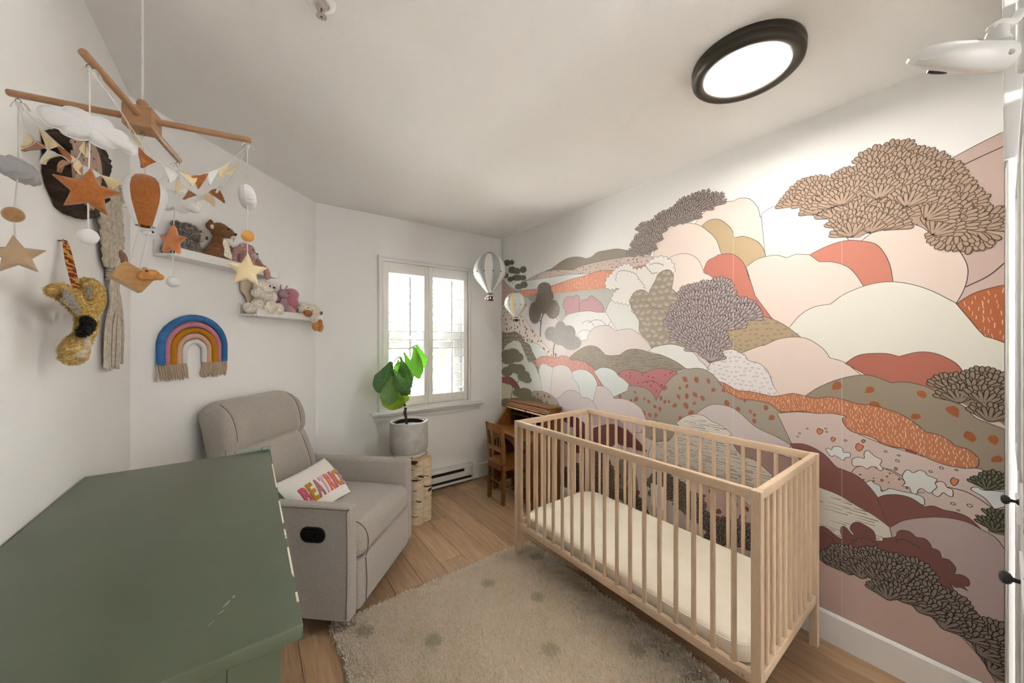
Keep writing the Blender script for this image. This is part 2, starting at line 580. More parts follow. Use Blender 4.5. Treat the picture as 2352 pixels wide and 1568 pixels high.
nt = GLASS.node_tree; b = nt.nodes['Principled BSDF']; nt.nodes.remove(b)
tr = nt.nodes.new('ShaderNodeBsdfTransparent'); gl = nt.nodes.new('ShaderNodeBsdfGlossy'); gl.inputs['Roughness'].default_value = 0.02
fr = nt.nodes.new('ShaderNodeFresnel'); fr.inputs[0].default_value = 1.45
mx = nt.nodes.new('ShaderNodeMixShader')
nt.links.new(fr.outputs[0], mx.inputs[0]); nt.links.new(tr.outputs[0], mx.inputs[1]); nt.links.new(gl.outputs[0], mx.inputs[2])
nt.links.new(mx.outputs[0], nt.nodes['Material Output'].inputs[0])
for z0, z1 in ((WZ0+0.04, 1.36), (1.43, WZ1-0.04)):
    mb = MB(); mb.box((WX0+0.04, YB+0.118, z0), (1.62, YB+0.122, z1)); mb.build('pane', GLASS, win)
def shutter(x0, x1, ox0, ox1):
    mb = MB()
    ya, yb = YB-0.012, YB+0.016
    z0, z1, lz0, lz1 = 0.787, 2.018, 0.866, 1.928
    mb.cbox((x0, ya, z0), (ox0, yb, z1), 0.002); mb.cbox((ox1, ya, z0), (x1, yb, z1), 0.002)
    mb.cbox((ox0, ya, lz1), (ox1, yb, z1), 0.002); mb.cbox((ox0, ya, z0), (ox1, yb, lz0), 0.002)
    fr_ = mb.build('shutter_panel', SHUT, win)
    nl = 14
    first = None
    for k in range(nl):
        z = lz0 + (lz1-lz0)*(k+0.5)/nl
        if first is None:
            m2 = MB()
            prof = [(0.031*math.cos(a), 0.0055*math.sin(a)) for a in [2*math.pi*i/14 for i in range(14)]]
            ca, sa = math.cos(R_(3)), math.sin(R_(3))
            prof = [(p*ca-q*sa, p*sa+q*ca) for p, q in prof]
            nn = len(prof)
            vs = [(ox0+0.001, YB+0.002+p, z+q) for p, q in prof] + [(ox1-0.001, YB+0.002+p, z+q) for p, q in prof]
            m2.add(vs, [(i, (i+1) % nn, nn+(i+1) % nn, nn+i) for i in range(nn)] + [tuple(range(nn)), tuple(range(nn, 2*nn))])
            first = m2.build('louver', SHUT, fr_, smooth=True); zf = z
        else:
            dup(first, fr_, (0, 0, z-zf))
    xm = ox0 + (ox1-ox0)*0.56
    m3 = MB()
    m3.cbox((xm-0.006, YB-0.040, 1.395), (xm+0.006, YB-0.030, lz1-0.015), 0.002)
    m3.build('tilt_rod', SHUT, fr_)
    m3 = MB()
    m3.cbox((xm-0.006, YB-0.040, lz0+0.004), (xm+0.006, YB-0.030, 1.365), 0.002)
    m3.build('tilt_rod', SHUT, fr_)
    mh = MB()
    for zz in (0.95, 1.85):
        hx = x0 if x0 < 1.2 else x1
        mh.cbox((hx-0.004, YB-0.020, zz-0.03), (hx+0.004, YB-0.012, zz+0.03), 0.001)
    mh.build('hinge', TRIM, fr_)
shutter(0.909, 1.309, 0.955, 1.268)
shutter(1.3105, 1.712, 1.353, 1.668)

# ---------------------------------------------------------------- closet side: casing, header, bifold door
DOORW = mat('door_white', '#c9c9c7', 0.45)
mb = MB()
mb.cbox((2.045, -0.06, 0), (XR, -0.006, 1.958), 0.002); mb.cbox((2.057, -0.06, 0), (2.10, -0.003, 1.958), 0.002)
mb.cbox((1.10, -0.07, 1.958), (XR, 0.0025, CEIL), 0.002)
struct(mb, 'trim_1', DOORW)
door = None
mb = MB()
leaf = [(1.53, 2.03), (1.01, 1.50)]
for a, b in leaf:
    mb.cbox((a, -0.055, 0.012), (b, -0.024, 1.95), 0.002)
    for z0, z1 in ((0.16, 0.88), (1.02, 1.82)):
        ring(mb, a+0.085, b-0.085, z0, z1, 0.02, -0.0245, -0.019)
        mb.cbox((a+0.14, -0.0245, z0+0.06), (b-0.14, -0.0205, z1-0.06), 0.0015)
door = struct(mb, 'door_1', DOORW)
def knob(x, z):
    m = MB()
    ax = Matrix.Rotation(R_(-90), 3, 'X')
    m.lathe([(0.0, 0.0), (0.009, 0.0), (0.008, 0.003), (0.004, 0.006), (0.0045, 0.014), (0.010, 0.017), (0.013, 0.022), (0.0125, 0.027), (0.008, 0.031), (0.0, 0.032)], (x, -0.024, z), 20, ax)
    m.build('door_knob', BLACKM, door, smooth=True)
knob(1.76, 0.900); knob(1.255, 0.872)

# ================================================================ crib
CO = Vector((1.366, 0.475, 0))
TC = Matrix.Translation(CO) @ Matrix.Rotation(R_(1.0), 4, 'Z')
CW, CLn = 0.685, 1.338
crib = thing('crib', CO, 'open-slatted natural beech wood crib standing along the mural wall', 'crib')
PS = 0.031
for i, (a, b) in enumerate(((0, 0), (CW-PS, 0), (0, CLn-PS), (CW-PS, CLn-PS))):
    mb = MB(TC); mb.cbox((a, b, 0.016 if a == 0 else 0.0), (a+PS, b+PS, 0.855), 0.0025); mb.build('post', BEECH, crib)
def rail(nm, lo, hi, m=BEECHH):
    mb = MB(TC); mb.rbox(lo, hi, 0.004, 2); mb.build(nm, m, crib, smooth=True)
BEECHY = mat('beech_long_rail', '#dcc5aa', 0.45, '#ccaf8f', 30, (14, 0.9, 14), (0.3, 0.75), 5, bump=0.05)
BEECHX = mat('beech_end_rail', '#dcc5aa', 0.45, '#ccaf8f', 30, (0.9, 14, 14), (0.3, 0.75), 5, bump=0.05)
for a in (0.004, CW-0.026):
    rail('top_rail', (a, PS, 0.820), (a+0.022, CLn-PS, 0.855), BEECHY)
    rail('bottom_rail', (a, PS, 0.195), (a+0.022, CLn-PS, 0.232), BEECHY)
for b in (0.004, CLn-0.026):
    rail('top_rail', (PS, b, 0.820), (CW-PS, b+0.022, 0.855), BEECHX)
    rail('bottom_rail', (PS, b, 0.195), (CW-PS, b+0.022, 0.232), BEECHX)
def spindle(a, b, proto=[None, None]):
    if proto[0] is None:
        mb = MB(TC); mb.tube([(a, b, 0.225), (a, b, 0.825)], 0.0092, 14)
        proto[0] = mb.build('spindle', BEECH, crib, smooth=True); proto[1] = TC @ Vector((a, b, 0))
    else:
        d = (TC @ Vector((a, b, 0))) - proto[1]
        dup(proto[0], crib, d)
for a in (0.015, CW-0.015):
    for k in range(18):
        spindle(a, 0.088 + k*(1.285-0.088)/17)
for b in (0.015, CLn-0.015):
    for k in range(9):
        spindle(PS + (CW-2*PS)*(k+1)/10, b)
mb = MB(TC)
mb.cbox((0.03, 0.03, 0.188), (CW-0.03, CLn-0.03, 0.2), 0.002)
mb.build('mattress_base', mat('pale_board', '#e4d6c2', 0.6), crib)
for (a, b, z) in ((-0.0015, 0.055, 0.213), (-0.0015, 0.072, 0.209), (-0.0015, CLn-0.05, 0.213)):
    mb = MB(TC); mb.lathe([(0, 0.003), (0.004, 0.003), (0.0055, 0.001), (0.0055, -0.002)], (a, b, z), 12, Matrix.Rotation(R_(-90), 3, 'Y'))
    mb.build('bolt', CHROME, crib)

MATT = mat('mattress_cloth', '#e9e0d0', 0.85, '#e2d8c6', 6, bump=0.12, bscale=300, bdist=0.0006, spec=0.1)
mt = thing('crib_mattress', TC @ Vector((CW/2, CLn/2, 0.2)), 'cream crib mattress lying inside the slatted beech crib', 'mattress')
# rounded-corner slab
def rrect(x0, x1, y0, y1, r, n=8):
    o = []
    for cx, cy, a0 in ((x1-r, y1-r, 0), (x0+r, y1-r, 90), (x0+r, y0+r, 180), (x1-r, y0+r, 270)):
        for k in range(n+1):
            a = R_(a0+90*k/n); o.append((cx+r*math.cos(a), cy+r*math.sin(a)))
    return o
mb = MB(TC)
layers = [(0.2, 0.012), (0.205, 0.004), (0.215, 0.0), (0.268, 0.0), (0.279, 0.004), (0.285, 0.014), (0.287, 0.05)]
vs = []; k0 = None
for z, ins in layers:
    ol = rrect(0.036+ins, CW-0.036-ins, 0.036+ins, CLn-0.036-ins, 0.11-ins*0.5)
    k0 = len(ol); vs += [(a, b, z) for a, b in ol]
fs = [tuple(range(k0))[::-1], tuple((len(layers)-1)*k0+i for i in range(k0))]
for l in range(len(layers)-1):
    for i in range(k0):
        j = (i+1) % k0; fs.append((l*k0+i, l*k0+j, (l+1)*k0+j, (l+1)*k0+i))
mb.add(vs, fs); mb.build('cover', MATT, mt, smooth=True)
mb = MB(TC)
for z in (0.270, 0.212):
    mb.tube([(a, b, z) for a, b in rrect(0.0362, CW-0.0362, 0.0362, CLn-0.0362, 0.11)], 0.0022, 6, closed=True)
mb.build('piping', MATT, mt, smooth=True)
mb = MB(TC); mb.cbox((0.0335, CLn-0.20, 0.225), (0.036, CLn-0.165, 0.250), 0.0008)
mb.build('care_label', TRIM, mt)

# ================================================================ recliner (frame: u along the canted wall, n out of it)
FAB = mat('oatmeal_weave', '#b3aba1', 0.9, '#9c948b', 260, (1, 1, 1), (0.35, 0.65), 3, bump=0.5, bscale=420, bdist=0.0009, spec=0.1, sheen=0.25)
SEAM = mat('seam_thread', '#6d655b', 0.9)
rc = thing('recliner_chair', un(0.563, 0.5, 0), 'oatmeal grey fabric recliner standing before the canted wall', 'armchair')
def arm(u0, u1):
    mb = MB(TW)
    mb.rbox((u0, 0.13, 0.07), (u1, 0.872, 0.592), 0.018, 3, puff=(0.004, 0.003, 0.003), mid=4)
    o = mb.build('arm', FAB, rc, smooth=True, angle=60)
    mb = MB(TW)
    uo, ui = (u0, u1) if u0 < 0.5 else (u1, u0)
    s_ = 1 if uo > 0.5 else -1
    for q in (uo, ):
        q2 = q - s_*0.004
        pts = [(q2+s_*0.0035, 0.858, 0.09), (q2+s_*0.0035, 0.863, 0.3), (q2+s_*0.0035, 0.860, 0.565), (q2+s_*0.0035, 0.845, 0.584), (q2+s_*0.0035, 0.5, 0.586), (q2+s_*0.0035, 0.15, 0.584)]
        mb.tube(spline3(pts, 4), 0.0022, 6)
    mb.build('seam', SEAM, o, smooth=True)
    return o
a_l = arm(0.198, 0.272); a_r = arm(0.855, 0.930)
# recessed release handle in the near arm's outer side
mb = MB(TW)
def stad(u, n0, z0, L, H, k=10):
    o = []
    for i in range(k+1):
        a = R_(-90+180*i/k); o.append((n0+L/2-H/2+H/2*math.cos(a), z0+H/2*math.sin(a)))
    for i in range(k+1):
        a = R_(90+180*i/k); o.append((n0-L/2+H/2+H/2*math.cos(a), z0+H/2*math.sin(a)))
    return o
st = stad(0, 0.70, 0.468, 0.118, 0.066)
mb.prism(st, 0.1935, 0.1990, lambda a, b, d: Vector((d, a, b)))
hd = mb.build('release_handle', mat('black_plastic', '#0b0b0c', 0.45), rc)
mb = MB(TW); mb.tube([(0.193, a, b) for a, b in st], 0.0035, 6, closed=True)
mb.rbox((0.189, 0.665, 0.452), (0.195, 0.725, 0.484), 0.003, 2)
mb.build('handle_rim', MATS['black_plastic'], hd, smooth=True)
# seat, front panel, base
def seatwarp(p):
    # front edge rolls over
    return p
mb = MB(TW)
mb.rbox((0.276, 0.22, 0.305), (0.851, 0.888, 0.458), 0.055, 4, puff=(0.0, 0.010, 0.028), mid=6)
seat = mb.build('seat_cushion', FAB, rc, smooth=True, angle=70)
mb = MB(TW)
mb.rbox((0.274, 0.5, 0.075), (0.853, 0.880, 0.304), 0.016, 3, puff=(0, 0.012, 0), mid=5)
fp = mb.build('footrest_panel', FAB, rc, smooth=True, angle=70)
mb = MB(TW)
pts = [(0.327, 0.80, 0.476), (0.327, 0.845, 0.466), (0.327, 0.878, 0.440), (0.327, 0.896, 0.395), (0.327, 0.893, 0.34), (0.327, 0.884, 0.308)]
mb.tube(spline3(pts, 5), 0.0024, 6); mb.build('seam', SEAM, seat, smooth=True)
mb = MB(TW)
pts = [(0.327, 0.883, 0.300), (0.327, 0.889, 0.2), (0.327, 0.884, 0.085)]
mb.tube(spline3(pts, 5), 0.0024, 6); mb.build('seam', SEAM, fp, smooth=True)
# backrest: reclined slab with a thick head roll above a crease
def back_section(v):
    # front and rear n for height v
    z = v
    nf = 0.30 + (0.445-z)*0.285
    nf += 0.020*math.sin(max(0, min(1, (z-0.445)/0.345))*math.pi) + 0.030*math.sin(max(0, min(1, (z-0.79)/0.25))*math.pi)**0.8 - 0.010*math.exp(-((z-0.79)/0.016)**2)
    nb = 0.155 + (0.445-z)*0.22
    return nf, nb
mb = MB(TW)
zs = [0.40 + 0.64*i/46 for i in range(47)]
U0, U1 = 0.252, 0.828
prof = [0.0, 0.004, 0.012, 0.02, 0.03, 0.055, 0.06, 0.065, 0.1, 0.15, 0.2, 0.25]
us = [U0 + p for p in prof] + [0.5*(U0+U1)] + [U1 - p for p in reversed(prof)]
grid = []
def edge_drop(u):
    d = min(u-U0, U1-u)
    r = 0.030
    return 0 if d > r else r - math.sqrt(max(0, r*r-(r-d)**2))
vs = []; fs = []
nz_ = len(zs); nu_ = len(us)
def top_round(z):
    d = 1.045 - z; r = 0.075
    return 0 if d > r else (r - math.sqrt(max(0, r*r-(r-d)**2)))
for side in (0, 1):
    for z in zs:
        zz = min(z, 1.0449)
        nf, nb = back_section(zz)
        mid_ = (nf*0.45+nb*0.55)
        for u in us:
            dr = edge_drop(u)
            tr_ = top_round(zz)
            if side == 0: nn = max(mid_, nf - dr*0.9 - tr_)
            else: nn = min(mid_, nb + dr*0.6 + tr_*0.6)
            dd = min(u-U0, U1-u)
            zc = zz - (0.035*(1-min(1, dd/0.09))**2 if zz > 0.9 else 0)*((zz-0.9)/0.145 if zz > 0.9 else 0)
            if abs(dd-0.06) < 0.003 and side == 0: nn -= 0.0045
            vs.append((u, nn, zc))
o2 = nz_*nu_
for i in range(nz_-1):
    for j in range(nu_-1):
        fs.append((i*nu_+j, i*nu_+j+1, (i+1)*nu_+j+1, (i+1)*nu_+j))
        fs.append((o2+i*nu_+j, o2+(i+1)*nu_+j, o2+(i+1)*nu_+j+1, o2+i*nu_+j+1))
for i in range(nz_-1):
    for j in (0, nu_-1):
        fs.append((i*nu_+j, (i+1)*nu_+j, o2+(i+1)*nu_+j, o2+i*nu_+j))
for i in (0, nz_-1):
    for j in range(nu_-1):
        fs.append((i*nu_+j, i*nu_+j+1, o2+i*nu_+j+1, o2+i*nu_+j))
mb.add(vs, fs)
bk = mb.build('backrest', FAB, rc, smooth=True, angle=75)
mb = MB(TW)
for uu in (U0+0.06, U1-0.06):
    pts = []
    for z in [0.46, 0.55, 0.65, 0.75, 0.79, 0.85, 0.92, 0.97, 1.0, 1.02, 1.03]:
        nf, nb = back_section(z); pts.append((uu, nf-top_round(z)-0.0025, z - (0.035*(1-0.06/0.09)**2)*(max(0, z-0.9)/0.145)))
    mb.tube(spline3(pts, 3), 0.0024, 6)
pts = []
for z in [0.46, 0.55, 0.65, 0.75, 0.85, 0.92, 0.96]:
    nf, nb = back_section(z); pts.append((U0+0.006, nf-0.0195, z-0.03*max(0, (z-0.9)/0.145)))
mb.tube(spline3(pts, 3), 0.0014, 6)
mb.build('seam', SEAM, bk, smooth=True)
mb = MB(TW)
mb.rbox((0.29, 0.20, 0.11), (0.84, 0.55, 0.33), 0.01, 2); mb.rbox((0.285, 0.12, 0.075), (0.845, 0.20, 0.46), 0.012, 2)
mb.build('rear_panel', FAB, rc, smooth=True)
mb = MB()
c = un(0.563, 0.5, 0)
mb.lathe([(0.26, 0.0), (0.27, 0.004), (0.27, 0.022), (0.25, 0.028), (0.0, 0.028)], c, 40)
mb.lathe([(0.045, 0.028), (0.045, 0.115)], c, 20)
mb.build('swivel_base', mat('base_black', '#151413', 0.5), rc, smooth=True)

# ---------------------------------------------------------------- name cushion on the recliner
PILW = mat('cushion_cotton', '#ece8e2', 0.9, bump=0.1, bscale=350, spec=0.1)
corner = {'TL': Vector((0.325, 0.385, 0.628)), 'TR': Vector((0.712, 0.405, 0.640)), 'BL': Vector((0.300, 0.575, 0.462)), 'BR': Vector((0.604, 0.640, 0.492))}
def patch(s, t):
    # s 0..1 left to right, t 0..1 top to bottom, concave edges
    p = corner['TL']*(1-s)*(1-t) + corner['TR']*s*(1-t) + corner['BL']*(1-s)*t + corner['BR']*s*t
    c_ = (corner['TL']+corner['TR']+corner['BL']+corner['BR'])/4
    pull = 0.10*((4*s*(1-s))*(1-4*t*(1-t))*0.6 + (4*t*(1-t))*(1-4*s*(1-s))*0.35)
    return p + (c_-p)*pull
pn = ((corner['TR']-corner['TL']).cross(corner['BL']-corner['TL'])).normalized()
if pn.y < 0: pn = -pn
def plift(s, t):
    return 0.058*(max(0, 4*s*(1-s))**0.45)*(max(0, 4*t*(1-t))**0.45)
pil = thing('name_cushion', un(0.50, 0.52, 0.47), 'white cushion with colourful tufted name lettering, propped on the recliner seat', 'cushion')
mb = MB(TW); vs = []; fs = []
G1, G2 = 28, 18
for sg in (1, -1):
    for i in range(G1+1):
        for j in range(G2+1):
            s_, t_ = i/G1, j/G2
            vs.append(patch(s_, t_) + pn*(plift(s_, t_)*(1 if sg > 0 else 0.55)*sg))
o2 = (G1+1)*(G2+1)
for k in (0, 1):
    for i in range(G1):
        for j in range(G2):
            a = k*o2+i*(G2+1)+j
            fs.append((a, a+1, a+G2+2, a+G2+1))
mb.add(vs, fs)
mb.build('cover', PILW, pil, smooth=True, weld=0.0002)
LET = [('B', '#d6607a'), ('E', '#c2921a'), ('A', '#b9757f'), ('T', '#e9bcc6'), ('R', '#e27f63'), ('I', '#d5627f'), ('C', '#c2921a'), ('E', '#c98890')]
def glyph(ch, size):
    cu = bpy.data.curves.new('t', 'FONT'); cu.body = ch; cu.size = 1.0; cu.offset = 0.035; cu.resolution_u = 3
    cu.extrude = 0.0; cu.align_x = 'CENTER'
    to = bpy.data.objects.new('t', cu); COL.objects.link(to)
    dg = bpy.context.evaluated_depsgraph_get()
    me = bpy.data.meshes.new_from_object(to.evaluated_get(dg))
    bm = bmesh.new(); bm.from_mesh(me)
    bmesh.ops.triangulate(bm, faces=bm.faces)
    for _ in range(2):
        bmesh.ops.subdivide_edges(bm, edges=[e for e in bm.edges if e.calc_length() > 0.12], cuts=1)
        bmesh.ops.triangulate(bm, faces=bm.faces)
    bm.verts.index_update()
    vv = [(v.co.x, v.co.y) for v in bm.verts]; ff = [tuple(v.index for v in f.verts) for f in bm.faces]
    bd = [(e.verts[0].index, e.verts[1].index) for e in bm.edges if len(e.link_faces) == 1]
    bm.free(); bpy.data.objects.remove(to); bpy.data.curves.remove(cu)
    return vv, ff, bd
ws = {'B': .66, 'E': .60, 'A': .74, 'T': .62, 'R': .68, 'I': .32, 'C': .70}
tot = sum(ws[c_] for c_, _ in LET)
xcur = 0.115; span = 0.855
for ch, colr in LET:
    w = ws[ch]/tot*span
    vv, ff, bd = glyph(ch, 1)
    x0 = min(p[0] for p in vv); x1 = max(p[0] for p in vv); y0 = min(p[1] for p in vv); y1 = max(p[1] for p in vv)
    vs = []
    n0 = len(vv)
    for lay in (0.0, 1.0):
        for (px, py) in vv:
            s_ = xcur + 0.06*w + 0.88*w*(px-x0)/(x1-x0)
            t_ = 0.82 - 0.40*(py-y0)/(y1-y0)
            vs.append(patch(s_, t_) + pn*(plift(s_, t_) + 0.0005 + 0.0065*lay))
    fs = [tuple(i+n0 for i in f) for f in ff] + [(a, b, b+n0, a+n0) for a, b in bd]
    mb = MB(TW); mb.add(vs, fs)
    mb.build('letter', mat('tuft_'+colr[1:], colr, 0.95, bump=0.9, bscale=320, bdist=0.003, spec=0.05, sheen=0.3), pil)
    xcur += w

# ================================================================ green dresser
GRN = mat('sage_green_paint', '#515a47', 0.36, '#5b6450', 3, (1, 1, 1), (0.3, 0.7), 3, bump=0.04, bscale=40, spec=0.45)
CHIP = mat('chipped_edge', '#5c6552', 0.5, '#e9e4d2', 7, (1, 1.2, 1), (0.52, 0.535), 8)
DX0, DX1, DY0, DY1, DZ = -0.402, 0.064, 0.604, 1.645, 0.945
dr = thing('dresser', ((DX0+DX1)/2, (DY0+DY1)/2, 0), 'sage green painted dresser with chipped top edges in the left foreground', 'dresser')
mb = MB()
mb.rbox((DX0, DY0, DZ-0.021), (DX1, DY1, DZ), 0.002, 2)
top = mb.build('top', GRN, dr, smooth=True)
mb = MB()
mb.box((DX1-0.0028, DY0+0.02, DZ-0.0022), (DX1+0.0004, DY1-0.004, DZ+0.0004))
mb.build('worn_edge', CHIP, top, label='chipped front edge of the top showing cream undercoat')
rg = random.Random(5)
for (cx, cy, L, w, an) in ((-0.028, 0.722, .016, .0035, 60), (-0.034, 0.705, .010, .002, 40), (-0.045, 0.685, .012, .0016, 50), (-0.020, 0.735, .008, .004, 80)):
    n = 10; c_, s_ = math.cos(R_(an)), math.sin(R_(an)); pp = []
    for i in range(n):
        a = 2*math.pi*i/n; p, q = L*.5*math.cos(a)*rg.uniform(.7, 1.2), w*.5*math.sin(a)*rg.uniform(.6, 1.4)
        pp.append((cx+p*c_-q*s_, cy+p*s_+q*c_))
    mb = MB(); mb.prism(pp, DZ-0.001, DZ+0.00015, lambda a, b, d: Vector((a, b, d)))
    mb.build('scuff', mat('scuff_mark', '#8f9588', 0.6), top, label='pale scuff mark on the top')
mb = MB()
for xx0, xx1 in ((DX0+0.015, DX0+0.07), (DX1-0.088, DX1-0.027)):
    mb.cbox((xx0, DY0+0.012, 0.0), (xx1, DY0+0.034, DZ-0.021), 0.0015)
mb.cbox((DX0+0.07, DY0+0.014, 0.85), (DX1-0.088, DY0+0.032, DZ-0.021), 0.001); mb.cbox((DX0+0.07, DY0+0.014, 0.10), (DX1-0.088, DY0+0.032, 0.17), 0.001)
mb.box((DX0+0.068, DY0+0.026, 0.11), (DX1-0.086, DY0+0.034, 0.90))
mb.build('end_panel', GRN, dr)
mb = MB()
mb.cbox((DX0+0.015, DY1-0.034, 0.0), (DX1-0.027, DY1-0.012, DZ-0.021), 0.0015)
mb.build('end_panel', GRN, dr)
mb = MB(); mb.box((DX0+0.015, DY0+0.034, 0.10), (DX0+0.025, DY1-0.034, DZ-0.021)); mb.box((DX0+0.02, DY0+0.034, 0.09), (DX1-0.05, DY1-0.034, 0.105)); mb.build('back_panel', GRN, dr)
for k in range(4):
    z0 = 0.115 + k*0.202
    mb = MB(); mb.cbox((DX1-0.050, DY0+0.038, z0), (DX1-0.030, DY1-0.038, z0+0.195), 0.002)
    d = mb.build('drawer', GRN, dr)
    for yy in (DY0+0.28, DY1-0.28):
        mb = MB(); mb.lathe([(0.007, 0), (0.006, 0.012), (0.014, 0.018), (0.012, 0.026), (0, 0.028)], (DX1-0.030, yy, z0+0.10), 16, Matrix.Rotation(R_(90), 3, 'Y'))
        mb.build('drawer_knob', BLACKM, d, smooth=True)
PALEG = mat('pale_green_plastic', '#9da698', 0.4)
mb = MB()
mb.rbox((-0.035, DY1+0.0005, DZ-0.012), (0.068, DY1+0.012, DZ+0.011), 0.002, 2)
mb.rbox((0.040, DY1-0.010, DZ+0.0003), (0.070, DY1+0.010, DZ+0.011), 0.003, 2)
mb.rbox((0.0645, DY1-0.014, DZ-0.012), (0.070, DY1+0.010, DZ+0.011), 0.002, 2)
mb.build('corner_clip', PALEG, dr, smooth=True, label='pale green clip on the far corner of the top')

# ================================================================ rug
RX0, RX1, RY1, RY0 = 0.318, 1.513, 1.872, -0.05
rug = thing('rug', ((RX0+RX1)/2, (RY0+RY1)/2, 0), 'cream shag rug with grey-green dots and fringed end, under the crib', 'rug')
SPOTS = [(1.425, 1.700, .040), (1.055, 1.672, .035), (1.207, 1.430, .034), (0.662, 1.495, .037), (1.054, 1.162, .036), (1.345, 0.93, .037), (0.430, 1.735, .038), (0.78, 1.02, .037), (0.52, 1.20, .03), (1.25, 0.60, .037), (0.85, 0.62, .037)]
mb = MB(); nr = random.Random(11)
gx, gy = 40, 60
def rug_edge(x, y):
    return x + 0.006*math.sin(y*9)+0.004*math.sin(y*23+1), y + 0.004*math.sin(x*11)
vs = []; fs = []
for i in range(gx+1):
    for j in range(gy+1):
        x = RX0 + (RX1-RX0)*i/gx; y = RY0 + (RY1-RY0)*j/gy
        e = min(i, gx-i, j, gy-j)
        z = 0.013 + 0.003*noise.noise(Vector((x*9, y*9, 0))) if e > 0 else 0.003
        x2, y2 = rug_edge(x, y); vs.append((x2, y2, z))
for i in range(gx):
    for j in range(gy):
        a = i*(gy+1)+j; fs.append((a, a+gy+1, a+gy+2, a+1))
mb.add(vs, fs)
RUGB = mat('rug_backing', '#d8ccbb', 0.95, spec=0.05)
mb.build('backing', RUGB, rug, smooth=True)
np.random.seed(3)
NT = 150000
# more tufts where the rug lies before the crib
px = RX0 + (RX1-RX0)*np.random.rand(NT); py = RY0+0.35 + (RY1-RY0-0.35)*np.random.rand(NT)
hz = 0.016 + 0.010*np.random.rand(NT)
ang = np.random.rand(NT)*6.283; lean = 0.004 + 0.014*np.random.rand(NT)
dx = np.cos(ang)*lean; dy = np.sin(ang)*lean
wv = 0.0011
sx = -np.sin(ang+0.6)*wv; sy = np.cos(ang+0.6)*wv
ox = 0.006*np.sin(py*9)+0.004*np.sin(py*23+1)
px2 = px + ox; py2 = py + 0.004*np.sin(px*11)
V = np.empty((NT, 4, 3), dtype=np.float32)
V[:, 0] = np.stack([px2+sx, py2+sy, np.full(NT, 0.010)], 1)
V[:, 1] = np.stack([px2-sx, py2-sy, np.full(NT, 0.010)], 1)
V[:, 2] = np.stack([px2-sx+dx*.8, py2-sy+dy*.8, 0.010+hz*0.8], 1)
V[:, 3] = np.stack([px2+sx+dx*1.15, py2+sy+dy*1.15, 0.010+hz*(0.75+0.2*np.random.rand(NT))], 1)
C = np.empty((NT, 4, 4), dtype=np.float32)
base = np.array(lin('#f8ecda')); base2 = np.array(lin('#f3e6d2')); sp = np.array(lin('#cbc3a8')); sp2 = np.array(lin('#d9d1ba'))
rr = np.random.rand(NT, 1)**2.2
cc = base*(1-rr)+base2*rr
for (a, b, r) in SPOTS:
    jit = r*(1+0.12*np.random.randn(NT))
    msk = ((px-a)**2+(py-b)**2) < jit**2
    q = np.random.rand(NT, 1)
    cc = np.where(msk[:, None], sp*q+sp2*(1-q), cc)
C[:, :, :3] = cc[:, None, :]; C[:, :, 3] = 1
me = bpy.data.meshes.new('pile')
o0 = origin_of(rug)
V -= np.array(o0, dtype=np.float32)
me.vertices.add(NT*4); me.vertices.foreach_set('co', V.ravel())
me.loops.add(NT*4); me.loops.foreach_set('vertex_index', np.arange(NT*4, dtype=np.int32))
me.polygons.add(NT); me.polygons.foreach_set('loop_start', np.arange(0, NT*4, 4, dtype=np.int32)); me.polygons.foreach_set('loop_total', np.full(NT, 4, dtype=np.int32))
ca = me.color_attributes.new('Col', 'FLOAT_COLOR', 'POINT'); ca.data.foreach_set('color', C.ravel())
me.update(); me.validate()
rpm = attr_mat('rug_pile', 0.95)
nt = rpm.node_tree; a_ = [x for x in nt.nodes if x.bl_idname == 'ShaderNodeVertexColor'][0]
t_ = nt.nodes.new('ShaderNodeBsdfTranslucent'); mx_ = nt.nodes.new('ShaderNodeMixShader'); mx_.inputs[0].default_value = 0.3
nt.links.new(a_.outputs[0], t_.inputs['Color']); nt.links.new(nt.nodes['Principled BSDF'].outputs[0], mx_.inputs[1]); nt.links.new(t_.outputs[0], mx_.inputs[2])
nt.links.new(mx_.outputs[0], nt.nodes['Material Output'].inputs['Surface'])
me.materials.append(rpm)
po = bpy.data.objects.new('pile', me); COL.objects.link(po); po.parent = rug; po['kind'] = 'stuff'
mb = MB(); rg = random.Random(8)
for k in range(420):
    x = RX0 + (RX1-RX0)*rg.random(); y = RY1
    l = rg.uniform(0.012, 0.03); a = rg.uniform(-0.8, 0.8)
    p = [(x, y-0.004, 0.010), (x+math.sin(a)*l*.4, y+l*.4, 0.009+rg.uniform(0, .007)), (x+math.sin(a)*l+rg.uniform(-.006, .006), y+l, 0.003)]
    mb.tube(spline3(p, 2), 0.0011, 4)
for k in range(420):
    y = 0.3+(RY1-0.3)*rg.random(); x = RX0 + 0.006*math.sin(y*9)+0.004*math.sin(y*23+1)
    l = rg.uniform(0.004, 0.014)
    p = [(x+0.004, y, 0.012), (x-l*.5, y+rg.uniform(-.006, .006), 0.010), (x-l, y+rg.uniform(-.01, .01), 0.004)]
    mb.tube(p, 0.0013, 4)
mb.build('fringe', RUGB, rug, kind='stuff', recalc=False)

